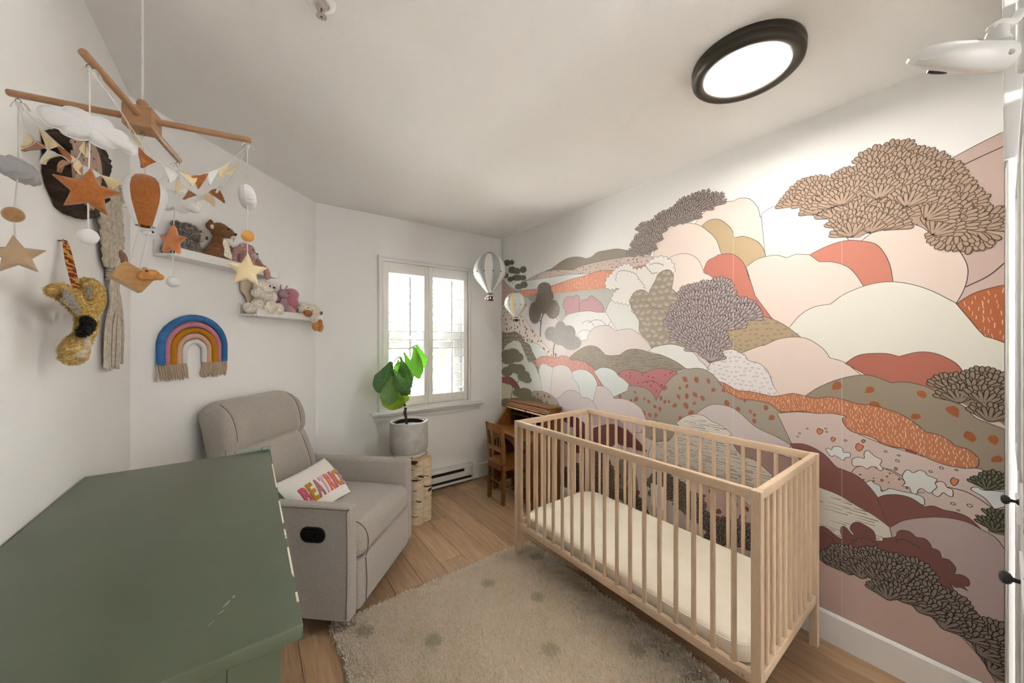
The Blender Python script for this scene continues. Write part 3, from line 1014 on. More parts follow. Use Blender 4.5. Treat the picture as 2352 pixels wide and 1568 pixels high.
# ================================================================ baseboard heater
HT = mat('heater_enamel', '#dedbd6', 0.35, spec=0.5); HD = mat('heater_slot', '#2c2c2c', 0.7)
ht = thing('baseboard_heater', (1.25, YB-0.035, 0), 'long white electric baseboard heater under the window', 'heater')
y0, y1 = YB-0.066, YB-0.001
mb = MB()
hx0, hx1 = 0.74, 1.736
prof = [(y1, 0.022), (y1, 0.172), (y0+0.016, 0.172), (y0, 0.150), (y0, 0.146), (y0+0.014, 0.162), (y1-0.006, 0.164), (y1-0.006, 0.022)]
n = len(prof)
mb.add([(hx0, a, b) for a, b in prof]+[(hx1, a, b) for a, b in prof], [(i, (i+1) % n, n+(i+1) % n, n+i) for i in range(n)])
mb.cbox((hx0, y0-0.001, 0.068), (hx1, y0+0.004, 0.118), 0.001)
mb.cbox((hx0, y0, 0.022), (hx1, y0+0.004, 0.044), 0.001)
mb.build('casing', HT, ht)
mb = MB(); mb.cbox((hx1-0.002, y0-0.003, 0.022), (hx1+0.004, y1, 0.174), 0.001); mb.cbox((hx1-0.09, y0-0.001, 0.117), (hx1, y0+0.003, 0.148), 0.001)
mb.build('end_cap', HT, ht)
mb = MB(); mb.cbox((hx0-0.004, y0-0.003, 0.022), (hx0+0.002, y1, 0.174), 0.001)
mb.build('end_cap', HT, ht)
mb = MB(); mb.box((hx0, y0+0.022, 0.03), (hx1, y1-0.008, 0.16))
mb.build('heating_element', HD, ht)

# ================================================================ birch stool and potted fig
BIRCH = mat('birch_bark', '#d9c9ad', 0.8, '#b89a72', 12, (1, 1, 3), (0.45, 0.8), 6, bump=0.4, bscale=30)
nt = BIRCH.node_tree
n1 = nt.nodes.new('ShaderNodeTexNoise'); n1.inputs['Scale'].default_value = 5.5; n1.inputs['Detail'].default_value = 5; n1.inputs['Distortion'].default_value = 0.4
mpn = nt.nodes.new('ShaderNodeMapping'); mpn.inputs['Scale'].default_value = (1.2, 1.2, 5.5)
tcn = [x for x in nt.nodes if x.bl_idname == 'ShaderNodeTexCoord'][0]
oi = nt.nodes.new('ShaderNodeObjectInfo'); va = nt.nodes.new('ShaderNodeVectorMath'); va.operation = 'ADD'
sc_ = nt.nodes.new('ShaderNodeVectorMath'); sc_.operation = 'SCALE'; sc_.inputs[3].default_value = 9.0
cxyz = nt.nodes.new('ShaderNodeCombineXYZ'); nt.links.new(oi.outputs['Random'], cxyz.inputs[0]); nt.links.new(oi.outputs['Random'], cxyz.inputs[2])
nt.links.new(cxyz.outputs[0], sc_.inputs[0]); nt.links.new(tcn.outputs['Object'], va.inputs[0]); nt.links.new(sc_.outputs[0], va.inputs[1])
nt.links.new(va.outputs[0], mpn.inputs['Vector']); nt.links.new(mpn.outputs[0], n1.inputs['Vector'])
rp = nt.nodes.new('ShaderNodeValToRGB'); rp.color_ramp.elements[0].position = 0.60; rp.color_ramp.elements[1].position = 0.64
nt.links.new(n1.outputs['Fac'], rp.inputs['Fac'])
mxc = nt.nodes.new('ShaderNodeMix'); mxc.data_type = 'RGBA'
nt.links.new(rp.outputs[0], mxc.inputs[0])
bs = nt.nodes['Principled BSDF']; src = bs.inputs['Base Color'].links[0].from_socket
nt.links.new(src, mxc.inputs[6]); mxc.inputs[7].default_value = lin('#3a281a')+[1]
nt.links.new(mxc.outputs[2], bs.inputs['Base Color'])
ENDW = mat('log_end', '#d6bf98', 0.8, '#b89468', 40, (1, 1, 1), (0.3, 0.7))
sx_, sy_ = 1.000, 2.720
stl = thing('birch_log_stool', (sx_, sy_, 0), 'stool of upright birch logs carrying the concrete plant pot', 'stool')
rg = random.Random(2)
for k, (ddx, ddy, r, h) in enumerate(((0.085, -0.118, 0.047, 0.470), (0.012, -0.140, 0.049, 0.474), (-0.075, -0.105, 0.046, 0.473), (0.10, 0.0, 0.048, 0.472), (-0.115, -0.01, 0.047, 0.476), (0.065, 0.10, 0.05, 0.474), (-0.05, 0.095, 0.05, 0.472), (0.0, -0.02, 0.055, 0.47))):
    mb = MB(); mb.m = 0
    n = 20; lv = 9; vs = []; fs = []
    for i in range(lv+1):
        for j in range(n):
            a = 2*math.pi*j/n; z = h*i/lv
            q = r*(1+0.05*noise.noise(Vector((math.cos(a)*1.5+k*5, math.sin(a)*1.5, z*5))))
            if i in (0, lv): q *= 0.97
            vs.append((sx_+ddx+q*math.cos(a), sy_+ddy+q*math.sin(a), z))
    for i in range(lv):
        for j in range(n):
            fs.append((i*n+j, i*n+(j+1) % n, (i+1)*n+(j+1) % n, (i+1)*n+j))
    mb.add(vs, fs); mb.m = 1
    mb.add(vs[-n:], [tuple(range(n))]); mb.add(vs[:n], [tuple(range(n))[::-1]])
    mb.build('log', [BIRCH, ENDW], stl, smooth=True)
fig = thing('potted_fig', (sx_, sy_, 0.478), 'drooping fiddle-leaf fig in a pale concrete pot before the window', 'plant')
mb = MB(); zb = 0.478
mb.lathe([(0.0, 0), (0.120, 0), (0.124, 0.004), (0.126, 0.028), (0.120, 0.030), (0.116, 0.012), (0.0, 0.012)], (sx_, sy_, zb), 48)
mb.build('saucer', mat('saucer_concrete', '#d2cfc9', 0.7), fig, smooth=True)
mb = MB()
mb.lathe([(0.0, 0.014), (0.108, 0.014), (0.130, 0.024), (0.141, 0.045), (0.143, 0.09), (0.143, 0.252), (0.141, 0.257), (0.128, 0.257), (0.126, 0.252), (0.126, 0.19), (0.0, 0.19)], (sx_, sy_, zb), 56)
mb.build('pot', CONCRETE, fig, smooth=True, angle=50)
mb = MB()
mb.lathe([(0.121, 0.19), (0.121, 0.247), (0.117, 0.249), (0.113, 0.247), (0.113, 0.236), (0.108, 0.234), (0.108, 0.226), (0.0, 0.222)], (sx_, sy_, zb), 40)
mb.build('nursery_liner', mat('nursery_plastic', '#1b1a19', 0.4), fig, smooth=True)

# ---------------------------------------------------------------- fig: trunk, branches, leaves
TRK = mat('fig_stem', '#5b4536', 0.85, '#3b2c22', 40, (1, 1, 0.3), (0.3, 0.7), 4)
mb = MB()
tr_ = [(0.984,2.712,0.700),(0.970,2.722,0.792),(0.970,2.722,0.839),(0.946,2.739,0.933),(0.918,2.759,1.005),(0.894,2.777,1.104),(0.887,2.782,1.176),(0.939,2.744,1.232),(0.987,2.709,1.281),(1.037,2.673,1.319)]
P = spline3(tr_, 6)
mb.tube(P, [0.0075 - 0.0052*min(1, max(0, (i/len(P)-0.35)/0.5)) for i in range(len(P))], 8)
for s_ in (0.6, 2.6, 4.4):
    pts = [Vector(p)+Vector((0.009*math.cos(s_+i*1.9), 0.009*math.sin(s_+i*1.9), 0)) for i, p in enumerate(tr_[:6])]
    mb.tube(spline3(pts, 5), 0.0042, 7)
mb.tube(spline3([(0.901,2.772,1.151), (0.922,2.757,1.172), (0.943,2.742,1.183)], 4), 0.002, 6)
mb.tube(spline3([(0.889,2.780,1.150), (0.886,2.783,1.192), (0.872,2.790,1.180)], 4), 0.0022, 6)
mb.build('trunk', TRK, fig, smooth=True)
mb = MB(); mb.lathe([(0.013, -0.004), (0.014, 0), (0.013, 0.004)], (0.970, 2.722, 0.845), 12); mb.build('plant_tie', TRIM, fig, smooth=True)
LG = [mat('fig_leaf_dark', '#35502f', 0.42, '#44633a', 8, bump=0.1, bscale=60, trans=0.10, transcol='#4f9a22', spec=0.4),
      mat('fig_leaf_mid', '#4b6b33', 0.45, '#5d7d3d', 8, bump=0.1, bscale=60, trans=0.14, transcol='#559c26', spec=0.4),
      mat('fig_leaf_backlit', '#5c8a2c', 0.45, '#6d9c34', 8, bump=0.1, bscale=60, trans=0.2, transcol='#5cae26', spec=0.4),  # backlight from the window put into this brighter leaf green
      mat('fig_leaf_yellow', '#7f9426', 0.5, '#6d8a2c', 8, bump=0.1, bscale=60, trans=0.25, transcol='#9abf28', spec=0.3)]
VEIN = mat('leaf_vein', '#7f9a62', 0.5)
def leaf(base, tip, width, m, yaw=0.0, cup=0.25, bend=0.10, seed=0):
    a = Vector(base); b = Vector(tip); ax = (b-a); Ln = ax.length; ax.normalize()
    view = Vector((-a.x, -a.y, 0.15)).normalized()
    side = ax.cross(view).normalized()
    nrm = side.cross(ax).normalized()
    q = Matrix.Rotation(yaw, 3, ax); side = q @ side; nrm = q @ nrm
    if nrm.dot(view) < 0: pass
    nu_, nv_ = 8, 14
    vs = []; fs = []
    rg = random.Random(seed)
    ph = rg.uniform(0, 6)
    for i in range(nv_+1):
        t = i/nv_
        w = (0.10 + 0.55*t**0.8*1.0 + 0.75*t*t - 0.15*t) if t < 0.72 else None
        wid = max(0.03, (math.sin(math.pi*min(1, t**1.55*0.93+0.035)))**0.75)
        wid *= 0.5*width*(1+0.04*math.sin(t*17+ph))
        for j in range(nu_+1):
            s_ = 2*j/nu_-1
            off = side*s_*wid + ax*(t*Ln) + nrm*(cup*wid*(abs(s_)**1.6) - bend*Ln*(math.sin(t*math.pi)) + 0.004*math.sin(t*26+abs(s_)*2+ph)*abs(s_) + 0.0016*math.cos(t*34+2*abs(s_)*3)*(1-abs(s_)))
            vs.append(a+off)
    for i in range(nv_):
        for j in range(nu_):
            k = i*(nu_+1)+j; fs.append((k, k+1, k+nu_+2, k+nu_+1))
    mb = MB(); mb.add(vs, fs)
    o = mb.build('leaf', m, fig, smooth=True, angle=80)
    mid_ = [Vector(vs[i*(nu_+1)+nu_//2]) + nrm*0.0008 for i in range(nv_)]
    mb = MB(); mb.tube(mid_, [0.0017-0.0011*i/nv_ for i in range(nv_)], 5)
    for i in range(2, nv_-1, 2):
        for sg in (0, nu_):
            jj = nu_//2
            e = Vector(vs[min(nv_, i+2)*(nu_+1) + (jj + (sg-jj)*3//4)])
            mb.tube([mid_[i], (mid_[i]+e)/2 + nrm*0.0012, e + nrm*0.0008], 0.0006, 4)
    mb.build('midrib', VEIN, o, smooth=True)
LEAVES = [((0.87, 2.733, 1.194), (0.771, 2.731, 0.97), 0.15, 0, 0.2, 0.1), ((0.86, 2.691, 1.087), (0.81, 2.628, 0.885), 0.132, 1, 0, 0.06), ((0.902, 2.735, 0.988), (0.862, 2.702, 0.834), 0.17, 3, 0.1, 0.05), ((0.874, 2.705, 1.139), (0.941, 2.557, 0.96), 0.096, 0, -0.5, 0.08), ((0.936, 2.734, 1.225), (0.996, 2.666, 0.992), 0.09, 0, 0.55, 0.05), ((0.984, 2.773, 1.256), (1.044, 2.754, 1.058), 0.075, 2, 0.5, 0.05), ((0.959, 2.841, 1.199), (0.964, 2.862, 1.085), 0.075, 2, 0.4, 0.04), ((0.956, 2.769, 1.174), (0.963, 2.789, 1.029), 0.072, 0, 0.6, 0.04), ((1.021, 2.672, 1.305), (1.043, 2.631, 1.062), 0.098, 2, 0.25, 0.05), ((1.052, 2.699, 1.321), (1.111, 2.693, 1.14), 0.092, 2, -0.35, 0.05), ((0.97, 2.734, 0.948), (0.979, 2.703, 0.887), 0.055, 3, 0.2, 0.04), ((0.912, 2.715, 1.004), (0.959, 2.619, 0.95), 0.07, 0, -0.4, 0.05), ((0.899, 2.86, 1.132), (0.888, 2.893, 1.02), 0.07, 0, 0.5, 0.04), ((0.949, 2.799, 0.969), (0.956, 2.769, 0.837), 0.1, 3, 0.3, 0.04)]
for i, (a, b, w, k, yw, bd) in enumerate(LEAVES):
    leaf(a, b, w, LG[k], yw, 0.22, bd, i)

# ================================================================ child's roll-top desk and chair
dk = thing('roll_top_desk', (1.92, 2.49, 0), "child's oak roll-top desk against the mural wall behind the crib", 'desk')
KX0, KX1, KY0, KY1 = 1.785, 2.100, 2.185, 2.765
def side_prof():
    top = [(KX1, 0.788), (2.005, 0.788), (1.985, 0.778), (1.955, 0.742), (1.915, 0.690), (1.875, 0.640), (1.848, 0.606), (1.826, 0.585), (1.812, 0.572), (KX0+0.01, 0.566)]
    return top
lowp = [(KX0+0.015, 0.545), (KX0+0.015, 0.0), (KX0+0.065, 0.0), (KX0+0.075, 0.06), (KX1-0.075, 0.06), (KX1-0.055, 0.0), (KX1-0.008, 0.0), (KX1-0.008, 0.545)]
for y in (KY0, KY1-0.02):
    mb = MB(); mb.prism(side_prof()+[(KX0+0.01, 0.548), (KX1, 0.548)], y, y+0.02, lambda a, b, d: Vector((a, d, b)))
    mb.build('upper_side', OAKD, dk)
    mb = MB(); mb.prism(lowp, y, y+0.02, lambda a, b, d: Vector((a, d, b)))
    mb.build('side_panel', OAKD, dk)
mb = MB(); mb.rbox((1.985, KY0-0.012, 0.786), (KX1+0.004, KY1+0.012, 0.803), 0.004, 2); mb.build('top', OAKD, dk, smooth=True)
mb = MB(); mb.rbox((KX0-0.012, KY0-0.008, 0.545), (KX1, KY1+0.008, 0.566), 0.005, 2); mb.build('writing_surface', OAKD, dk, smooth=True)
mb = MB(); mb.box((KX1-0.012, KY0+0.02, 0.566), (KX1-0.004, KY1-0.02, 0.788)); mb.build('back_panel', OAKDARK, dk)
ro = None
for k in range(5):                       # the rolled-up slats of the tambour under the top
    a = k/4
    x = 1.950 + 0.05*a; z = 0.735 + 0.052*a**0.8
    mb = MB(); q = Matrix.Translation((x, 0, z)) @ Matrix.Rotation(R_(-48), 4, 'Y')
    mb.rbox((-0.007, KY0+0.021, -0.004), (0.007, KY1-0.021, 0.004), 0.003, 2, Q=q)
    mb.build('tambour_slat', OAKD if k else mat('tambour_lip', '#b08a5c', 0.35), dk, smooth=True)
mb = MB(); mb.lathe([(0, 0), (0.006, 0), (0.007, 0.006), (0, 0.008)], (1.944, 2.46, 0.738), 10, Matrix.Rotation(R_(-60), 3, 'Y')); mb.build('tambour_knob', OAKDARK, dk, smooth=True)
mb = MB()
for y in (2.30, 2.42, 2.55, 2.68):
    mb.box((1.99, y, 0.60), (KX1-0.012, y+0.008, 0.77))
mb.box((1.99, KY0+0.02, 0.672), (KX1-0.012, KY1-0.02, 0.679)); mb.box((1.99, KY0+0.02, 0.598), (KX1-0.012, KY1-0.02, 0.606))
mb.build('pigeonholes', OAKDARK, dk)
# pedestal of drawers on the right, arched apron over the kneehole
mb = MB(); mb.box((KX0+0.03, 2.385, 0.06), (KX1-0.01, 2.40, 0.545)); mb.box((KX0+0.03, KY0+0.02, 0.06), (KX1-0.01, 2.39, 0.075)); mb.box((KX1-0.02, KY0+0.02, 0.06), (KX1-0.012, KY1-0.02, 0.545)); mb.build('pedestal', OAKD, dk)
for k in range(3):
    mb = MB(); z0 = 0.085 + k*0.152; mb.rbox((KX0+0.014, KY0+0.026, z0), (KX0+0.034, 2.380, z0+0.142), 0.003, 2)
    d = mb.build('drawer', OAKD, dk, smooth=True)
    mb = MB(); mb.lathe([(0.007, 0), (0.006, 0.008), (0.013, 0.013), (0.012, 0.018), (0, 0.020)], (KX0+0.014, 2.285, z0+0.071), 14, Matrix.Rotation(R_(-90), 3, 'Y')); mb.build('drawer_knob', OAKDARK, d, smooth=True)
arch = [(2.40, 0.545), (2.40, 0.40)] + [(2.585+0.182*math.cos(R_(180-180*k/16)), 0.40+0.105*math.sin(R_(180*k/16))) for k in range(17)] + [(2.77, 0.40), (2.77, 0.545)]
mb = MB(); mb.prism(arch, KX0+0.016, KX0+0.034, lambda a, b, d: Vector((d, a, b))); mb.build('apron', OAKD, dk)

chd = thing('childs_chair', (1.82, 2.535, 0), "small oak slat-back child's chair facing the roll-top desk", 'chair')
YA, YC = 2.418, 2.652
def bent(y):
    return [(1.672, y, 0.0), (1.676, y, 0.18), (1.680, y, 0.33), (1.676, y, 0.45), (1.664, y, 0.56), (1.652, y, 0.655)]
for y in (YA+0.013, YC-0.013):
    mb = MB(); p = spline3(bent(y), 3); vs = []; fs = []
    for q in p:
        for (dx, dy) in ((-.013, -.013), (.013, -.013), (.013, .013), (-.013, .013)): vs.append((q.x+dx+0.013, q.y+dy, q.z))
    n = len(p)
    for i in range(n-1):
        for j in range(4): fs.append((i*4+j, i*4+(j+1) % 4, i*4+4+(j+1) % 4, i*4+4+j))
    fs += [(0, 1, 2, 3), (n*4-4, n*4-3, n*4-2, n*4-1)]
    mb.add(vs, fs); mb.build('back_leg', OAKD, chd)
    mb = MB(); mb.cbox((1.925, y-0.013, 0), (1.951, y+0.013, 0.322), 0.002); mb.build('front_leg', OAKD, chd)
mb = MB(); vs = []; fs = []                # curved crest rail
for i in range(9):
    t = i/8; y = YA+0.022 + (YC-YA-0.044)*t; bow = -0.012*math.sin(math.pi*t)
    for (dx, z) in ((0, .592), (.016, .592), (.013, .662-.004*abs(2*t-1)), (-.003, .662-.004*abs(2*t-1))): vs.append((1.660+bow+dx, y, z))
for i in range(8):
    for j in range(4): fs.append((i*4+j, i*4+(j+1) % 4, i*4+4+(j+1) % 4, i*4+4+j))
fs += [(0, 1, 2, 3), (32, 33, 34, 35)]
mb.add(vs, fs); mb.build('crest_rail', OAKD, chd, smooth=True, angle=50)
mb = MB(); mb.cbox((1.675, YA+0.024, 0.425), (1.690, YC-0.024, 0.465), 0.002); mb.build('cross_rail', OAKD, chd)
for k in range(4):
    y = YA + 0.055 + k*(YC-YA-0.11)/3; yt = YA+0.05+k*(YC-YA-0.10)/3
    mb = MB(); mb.tube([(1.682, y, 0.46), (1.676, (y+yt)/2, 0.53), (1.660, yt, 0.60)], 0.0075, 6, flat=0.5); mb.build('back_slat', OAKD, chd)
mb = MB(); mb.rbox((1.672, YA, 0.322), (1.968, YC, 0.345), 0.006, 2); mb.build('seat', OAKD, chd, smooth=True)
mb = MB()
for y in (YA+0.005, YC-0.019): mb.cbox((1.70, y, 0.275), (1.93, y+0.014, 0.322), 0.001)
for x in (1.675, 1.93): mb.cbox((x, YA+0.024, 0.275), (x+0.014, YC-0.024, 0.322), 0.001)
mb.build('seat_apron', OAKD, chd)
for y in (YA+0.013, YC-0.013):
    mb = MB(); mb.rod((1.69, y, 0.13), (1.935, y, 0.13), 0.007); mb.build('stretcher', OAKD, chd, smooth=True)
for x, z in ((1.688, 0.165), (1.938, 0.165)):
    mb = MB(); mb.rod((x, YA+0.02, z), (x, YC-0.02, z), 0.007); mb.build('stretcher', OAKD, chd, smooth=True)

# ================================================================ ceiling light, sprinkler
BRZ = mat('bronze_ring', '#3a352e', 0.4, metal=0.55, spec=0.5)
lx, ly = (1.496, 0.571)
cl = thing('ceiling_light', (lx, ly, CEIL), 'round flush ceiling light with dark bronze ring, lit white', 'lamp')
mb = MB()
mb.lathe([(0.10, 0.0), (0.178, 0.0), (0.180, -0.006), (0.180, -0.022), (0.178, -0.024), (0.180, -0.027), (0.177, -0.043), (0.170, -0.050), (0.160, -0.053), (0.140, -0.049), (0.136, -0.045), (0.134, -0.036), (0.10, -0.036)], (lx, ly, CEIL), 72)
mb.build('frame', BRZ, cl, smooth=True, angle=50)
mb = MB(); mb.lathe([(0.0, -0.0475), (0.10, -0.0465), (0.1345, -0.043), (0.1345, -0.030), (0.0, -0.030)], (lx, ly, CEIL), 64)
mb.build('diffuser', emit('lamp_diffuser', '#fffaf3', LAMP_POWER), cl, smooth=True)
sx0, sy0 = (0.18, 1.24)
spk = thing('fire_sprinkler', (sx0, sy0, CEIL), 'white pendent fire sprinkler head on the ceiling', 'sprinkler')
mb = MB(); mb.lathe([(0.0, -0.004), (0.022, -0.004), (0.0235, -0.0095), (0.025, -0.0095), (0.036, -0.006), (0.040, -0.003), (0.0405, 0.0)], (sx0, sy0, CEIL), 40); mb.build('escutcheon', TRIM, spk, smooth=True, angle=35)
mb = MB(); mb.lathe([(0.012, 0), (0.012, -0.012), (0.009, -0.014), (0.008, -0.018), (0.0, -0.018)], (sx0, sy0, CEIL-0.004), 20)
for s_ in (-1, 1): mb.tube(spline3([(sx0+s_*0.010, sy0, CEIL-0.014), (sx0+s_*0.011, sy0, CEIL-0.026), (sx0+s_*0.004, sy0, CEIL-0.040)], 4), 0.0022, 6)
mb.rod((sx0, sy0, CEIL-0.036), (sx0, sy0, CEIL-0.046), 0.0035)
mb.build('head_body', mat('sprinkler_metal', '#b7b0a6', 0.4), spk, smooth=True)
mb = MB(); mb.rod((sx0, sy0, CEIL-0.018), (sx0, sy0, CEIL-0.037), 0.0022); mb.build('glass_bulb', mat('bulb_red', '#6a2418', 0.2), spk, smooth=True)
mb = MB(); vs = [(sx0, sy0, CEIL-0.045)]; fs = []; n = 72
for j in range(n):
    r = 0.0155 if (j % 4) < 3 else 0.011
    a = 2*math.pi*j/n; vs.append((sx0+r*math.cos(a), sy0+r*math.sin(a), CEIL-0.0455))
nn = len(vs); vs += [(p[0], p[1], p[2]-0.0012) for p in vs]
for j in range(n):
    a, b = 1+j, 1+(j+1) % n
    fs += [(0, a, b), (nn, nn+b, nn+a), (a, nn+a, nn+b, b)]
mb.add(vs, fs); mb.build('deflector', MATS['sprinkler_metal'], spk)
mb = MB(); mb.lathe([(0, 0), (0.003, 0), (0.003, -0.002), (0, -0.002)], (sx0, sy0, CEIL-0.0468), 10); mb.build('screw', BLACKM, spk)

# ================================================================ baby monitor on its arm
MW = mat('monitor_plastic', '#d9d8d5', 0.35, spec=0.5)
bmn = thing('baby_monitor', (0.80, 0.035, 1.735), 'white baby monitor camera on an arm, upper right corner', 'camera')
hc = Vector((0.800, 0.036, 1.752)); fwd = (Vector((0.744, 0.076, 1.746)) - Vector((0.842, 0.004, 1.750))).normalized()
upv = Vector((-0.40, -0.50, 0.77)); sid = fwd.cross(upv).normalized(); upv = sid.cross(fwd).normalized()     # head tipped back on its neck
TH = Matrix(((fwd.x, sid.x, upv.x, hc.x), (fwd.y, sid.y, upv.y, hc.y), (fwd.z, sid.z, upv.z, hc.z), (0, 0, 0, 1)))
mb = MB(TH); vs = []; fs = []
sec = [(-0.060, 0.010, 0.000, 0.004), (-0.058, 0.020, -0.012, 0.012), (-0.048, 0.027, -0.017, 0.018), (-0.02, 0.031, -0.018, 0.019), (0.01, 0.031, -0.0165, 0.019), (0.035, 0.028, -0.013, 0.0165), (0.052, 0.022, -0.009, 0.009), (0.062, 0.014, -0.007, 0.0), (0.066, 0.006, -0.0065, -0.004)]
n = 24
for (x, w, zb_, zt) in sec:
    for j in range(n):
        a = 2*math.pi*j/n; c_, s_ = math.cos(a), math.sin(a)
        vs.append((x, w*math.copysign(abs(c_)**0.7, c_), (zt*s_**0.8 if s_ > 0 else zb_*abs(s_)**0.45)))
for i in range(len(sec)-1):
    for j in range(n): fs.append((i*n+j, i*n+(j+1) % n, (i+1)*n+(j+1) % n, (i+1)*n+j))
fs += [tuple(range(n)), tuple((len(sec)-1)*n+j for j in range(n))]
mb.add(vs, fs); mb.build('camera_head', MW, bmn, smooth=True, angle=50)
mb = MB(TH); mb.lathe([(0.0, -0.0172), (0.010, -0.0172), (0.011, -0.0165), (0.011, -0.010)], (0.022, 0, 0), 24); mb.build('lens', BLACKM, bmn, smooth=True)
mb = MB(TH); mb.ell((-0.034, -0.0265, 0.006), (0.006, 0.0035, 0.0035), None, 14, 8); mb.build('side_button', mat('sensor_grey', '#9c9b98', 0.4), bmn, smooth=True)
mb = MB(TH); mb.lathe([(0, 0.0012), (0.005, 0.0012), (0.0055, 0)], (-0.012, 0, 0.0187), 16); mb.build('sensor', mat('sensor_grey', '#9c9b98', 0.4), bmn, smooth=True)
nk = TH @ Vector((-0.036, 0, 0.016))
mb = MB(); mb.tube(spline3([nk+Vector((0, 0, -0.004)), nk+Vector((0.0, 0, 0.008)), nk+Vector((0.002, -0.002, 0.018))], 4), [0.014, 0.0135, 0.0125, 0.0115, 0.011, 0.0105, 0.010, 0.0095, 0.009], 16)
mb.build('neck', MW, bmn, smooth=True)
mb = MB(); mb.tube(spline3([nk+Vector((-0.006, 0.005, 0.016)), nk+Vector((0.008, -0.004, 0.026)), Vector((0.855, -0.006, 1.800)), Vector((0.872, -0.016, 1.822))], 5), [0.0045]+[0.0062]*15, 14)
mb.build('arm', MW, bmn, smooth=True)
mb = MB(); mb.rbox((0.862, -0.046, 1.735), (0.884, -0.009, 1.835), 0.006, 3); mb.build('mount', MW, bmn, smooth=True)
mb = MB(); mb.rbox((0.870, -0.056, 1.60), (0.905, -0.020, 1.90), 0.003, 2); mb.build('stand_rail', MW, bmn, smooth=True)

# ================================================================ wall plates
PLATE = mat('plate_plastic', '#eceae7', 0.35)
wp_ = thing('wall_plate', (XR-0.004, 1.31, 0.29), 'white blank cover plate on the mural, seen between crib bars', 'cover plate')
mb = MB(); mb.rbox((XR-0.016, 1.266, 0.288), (XR-0.005, 1.356, 0.430), 0.003, 2); mb.build('plate', PLATE, wp_, smooth=True)
for z in (0.318, 0.400):
    mb = MB(); mb.lathe([(0, 0.001), (0.003, 0.001), (0.0035, 0)], (XR-0.016, 1.311, z), 10, Matrix.Rotation(R_(-90), 3, 'Y'))
    mb.build('screw', TRIM, wp_)
ox_, oz_ = (0.502, 0.441)
wo = thing('wall_outlet', (ox_, YB-0.01, oz_-0.12), 'white outlet on the window wall, top peeking over recliner arm', 'outlet')
mb = MB(); mb.rbox((ox_-0.037, YB-0.022, oz_-0.117), (ox_+0.037, YB-0.0005, oz_), 0.003, 2); mb.build('plate', PLATE, wo, smooth=True)
mb = MB(); mb.rbox((ox_-0.018, YB-0.0245, oz_-0.09), (ox_+0.018, YB-0.021, oz_-0.027), 0.002, 2); mb.build('socket_face', TRIM, wo, smooth=True)

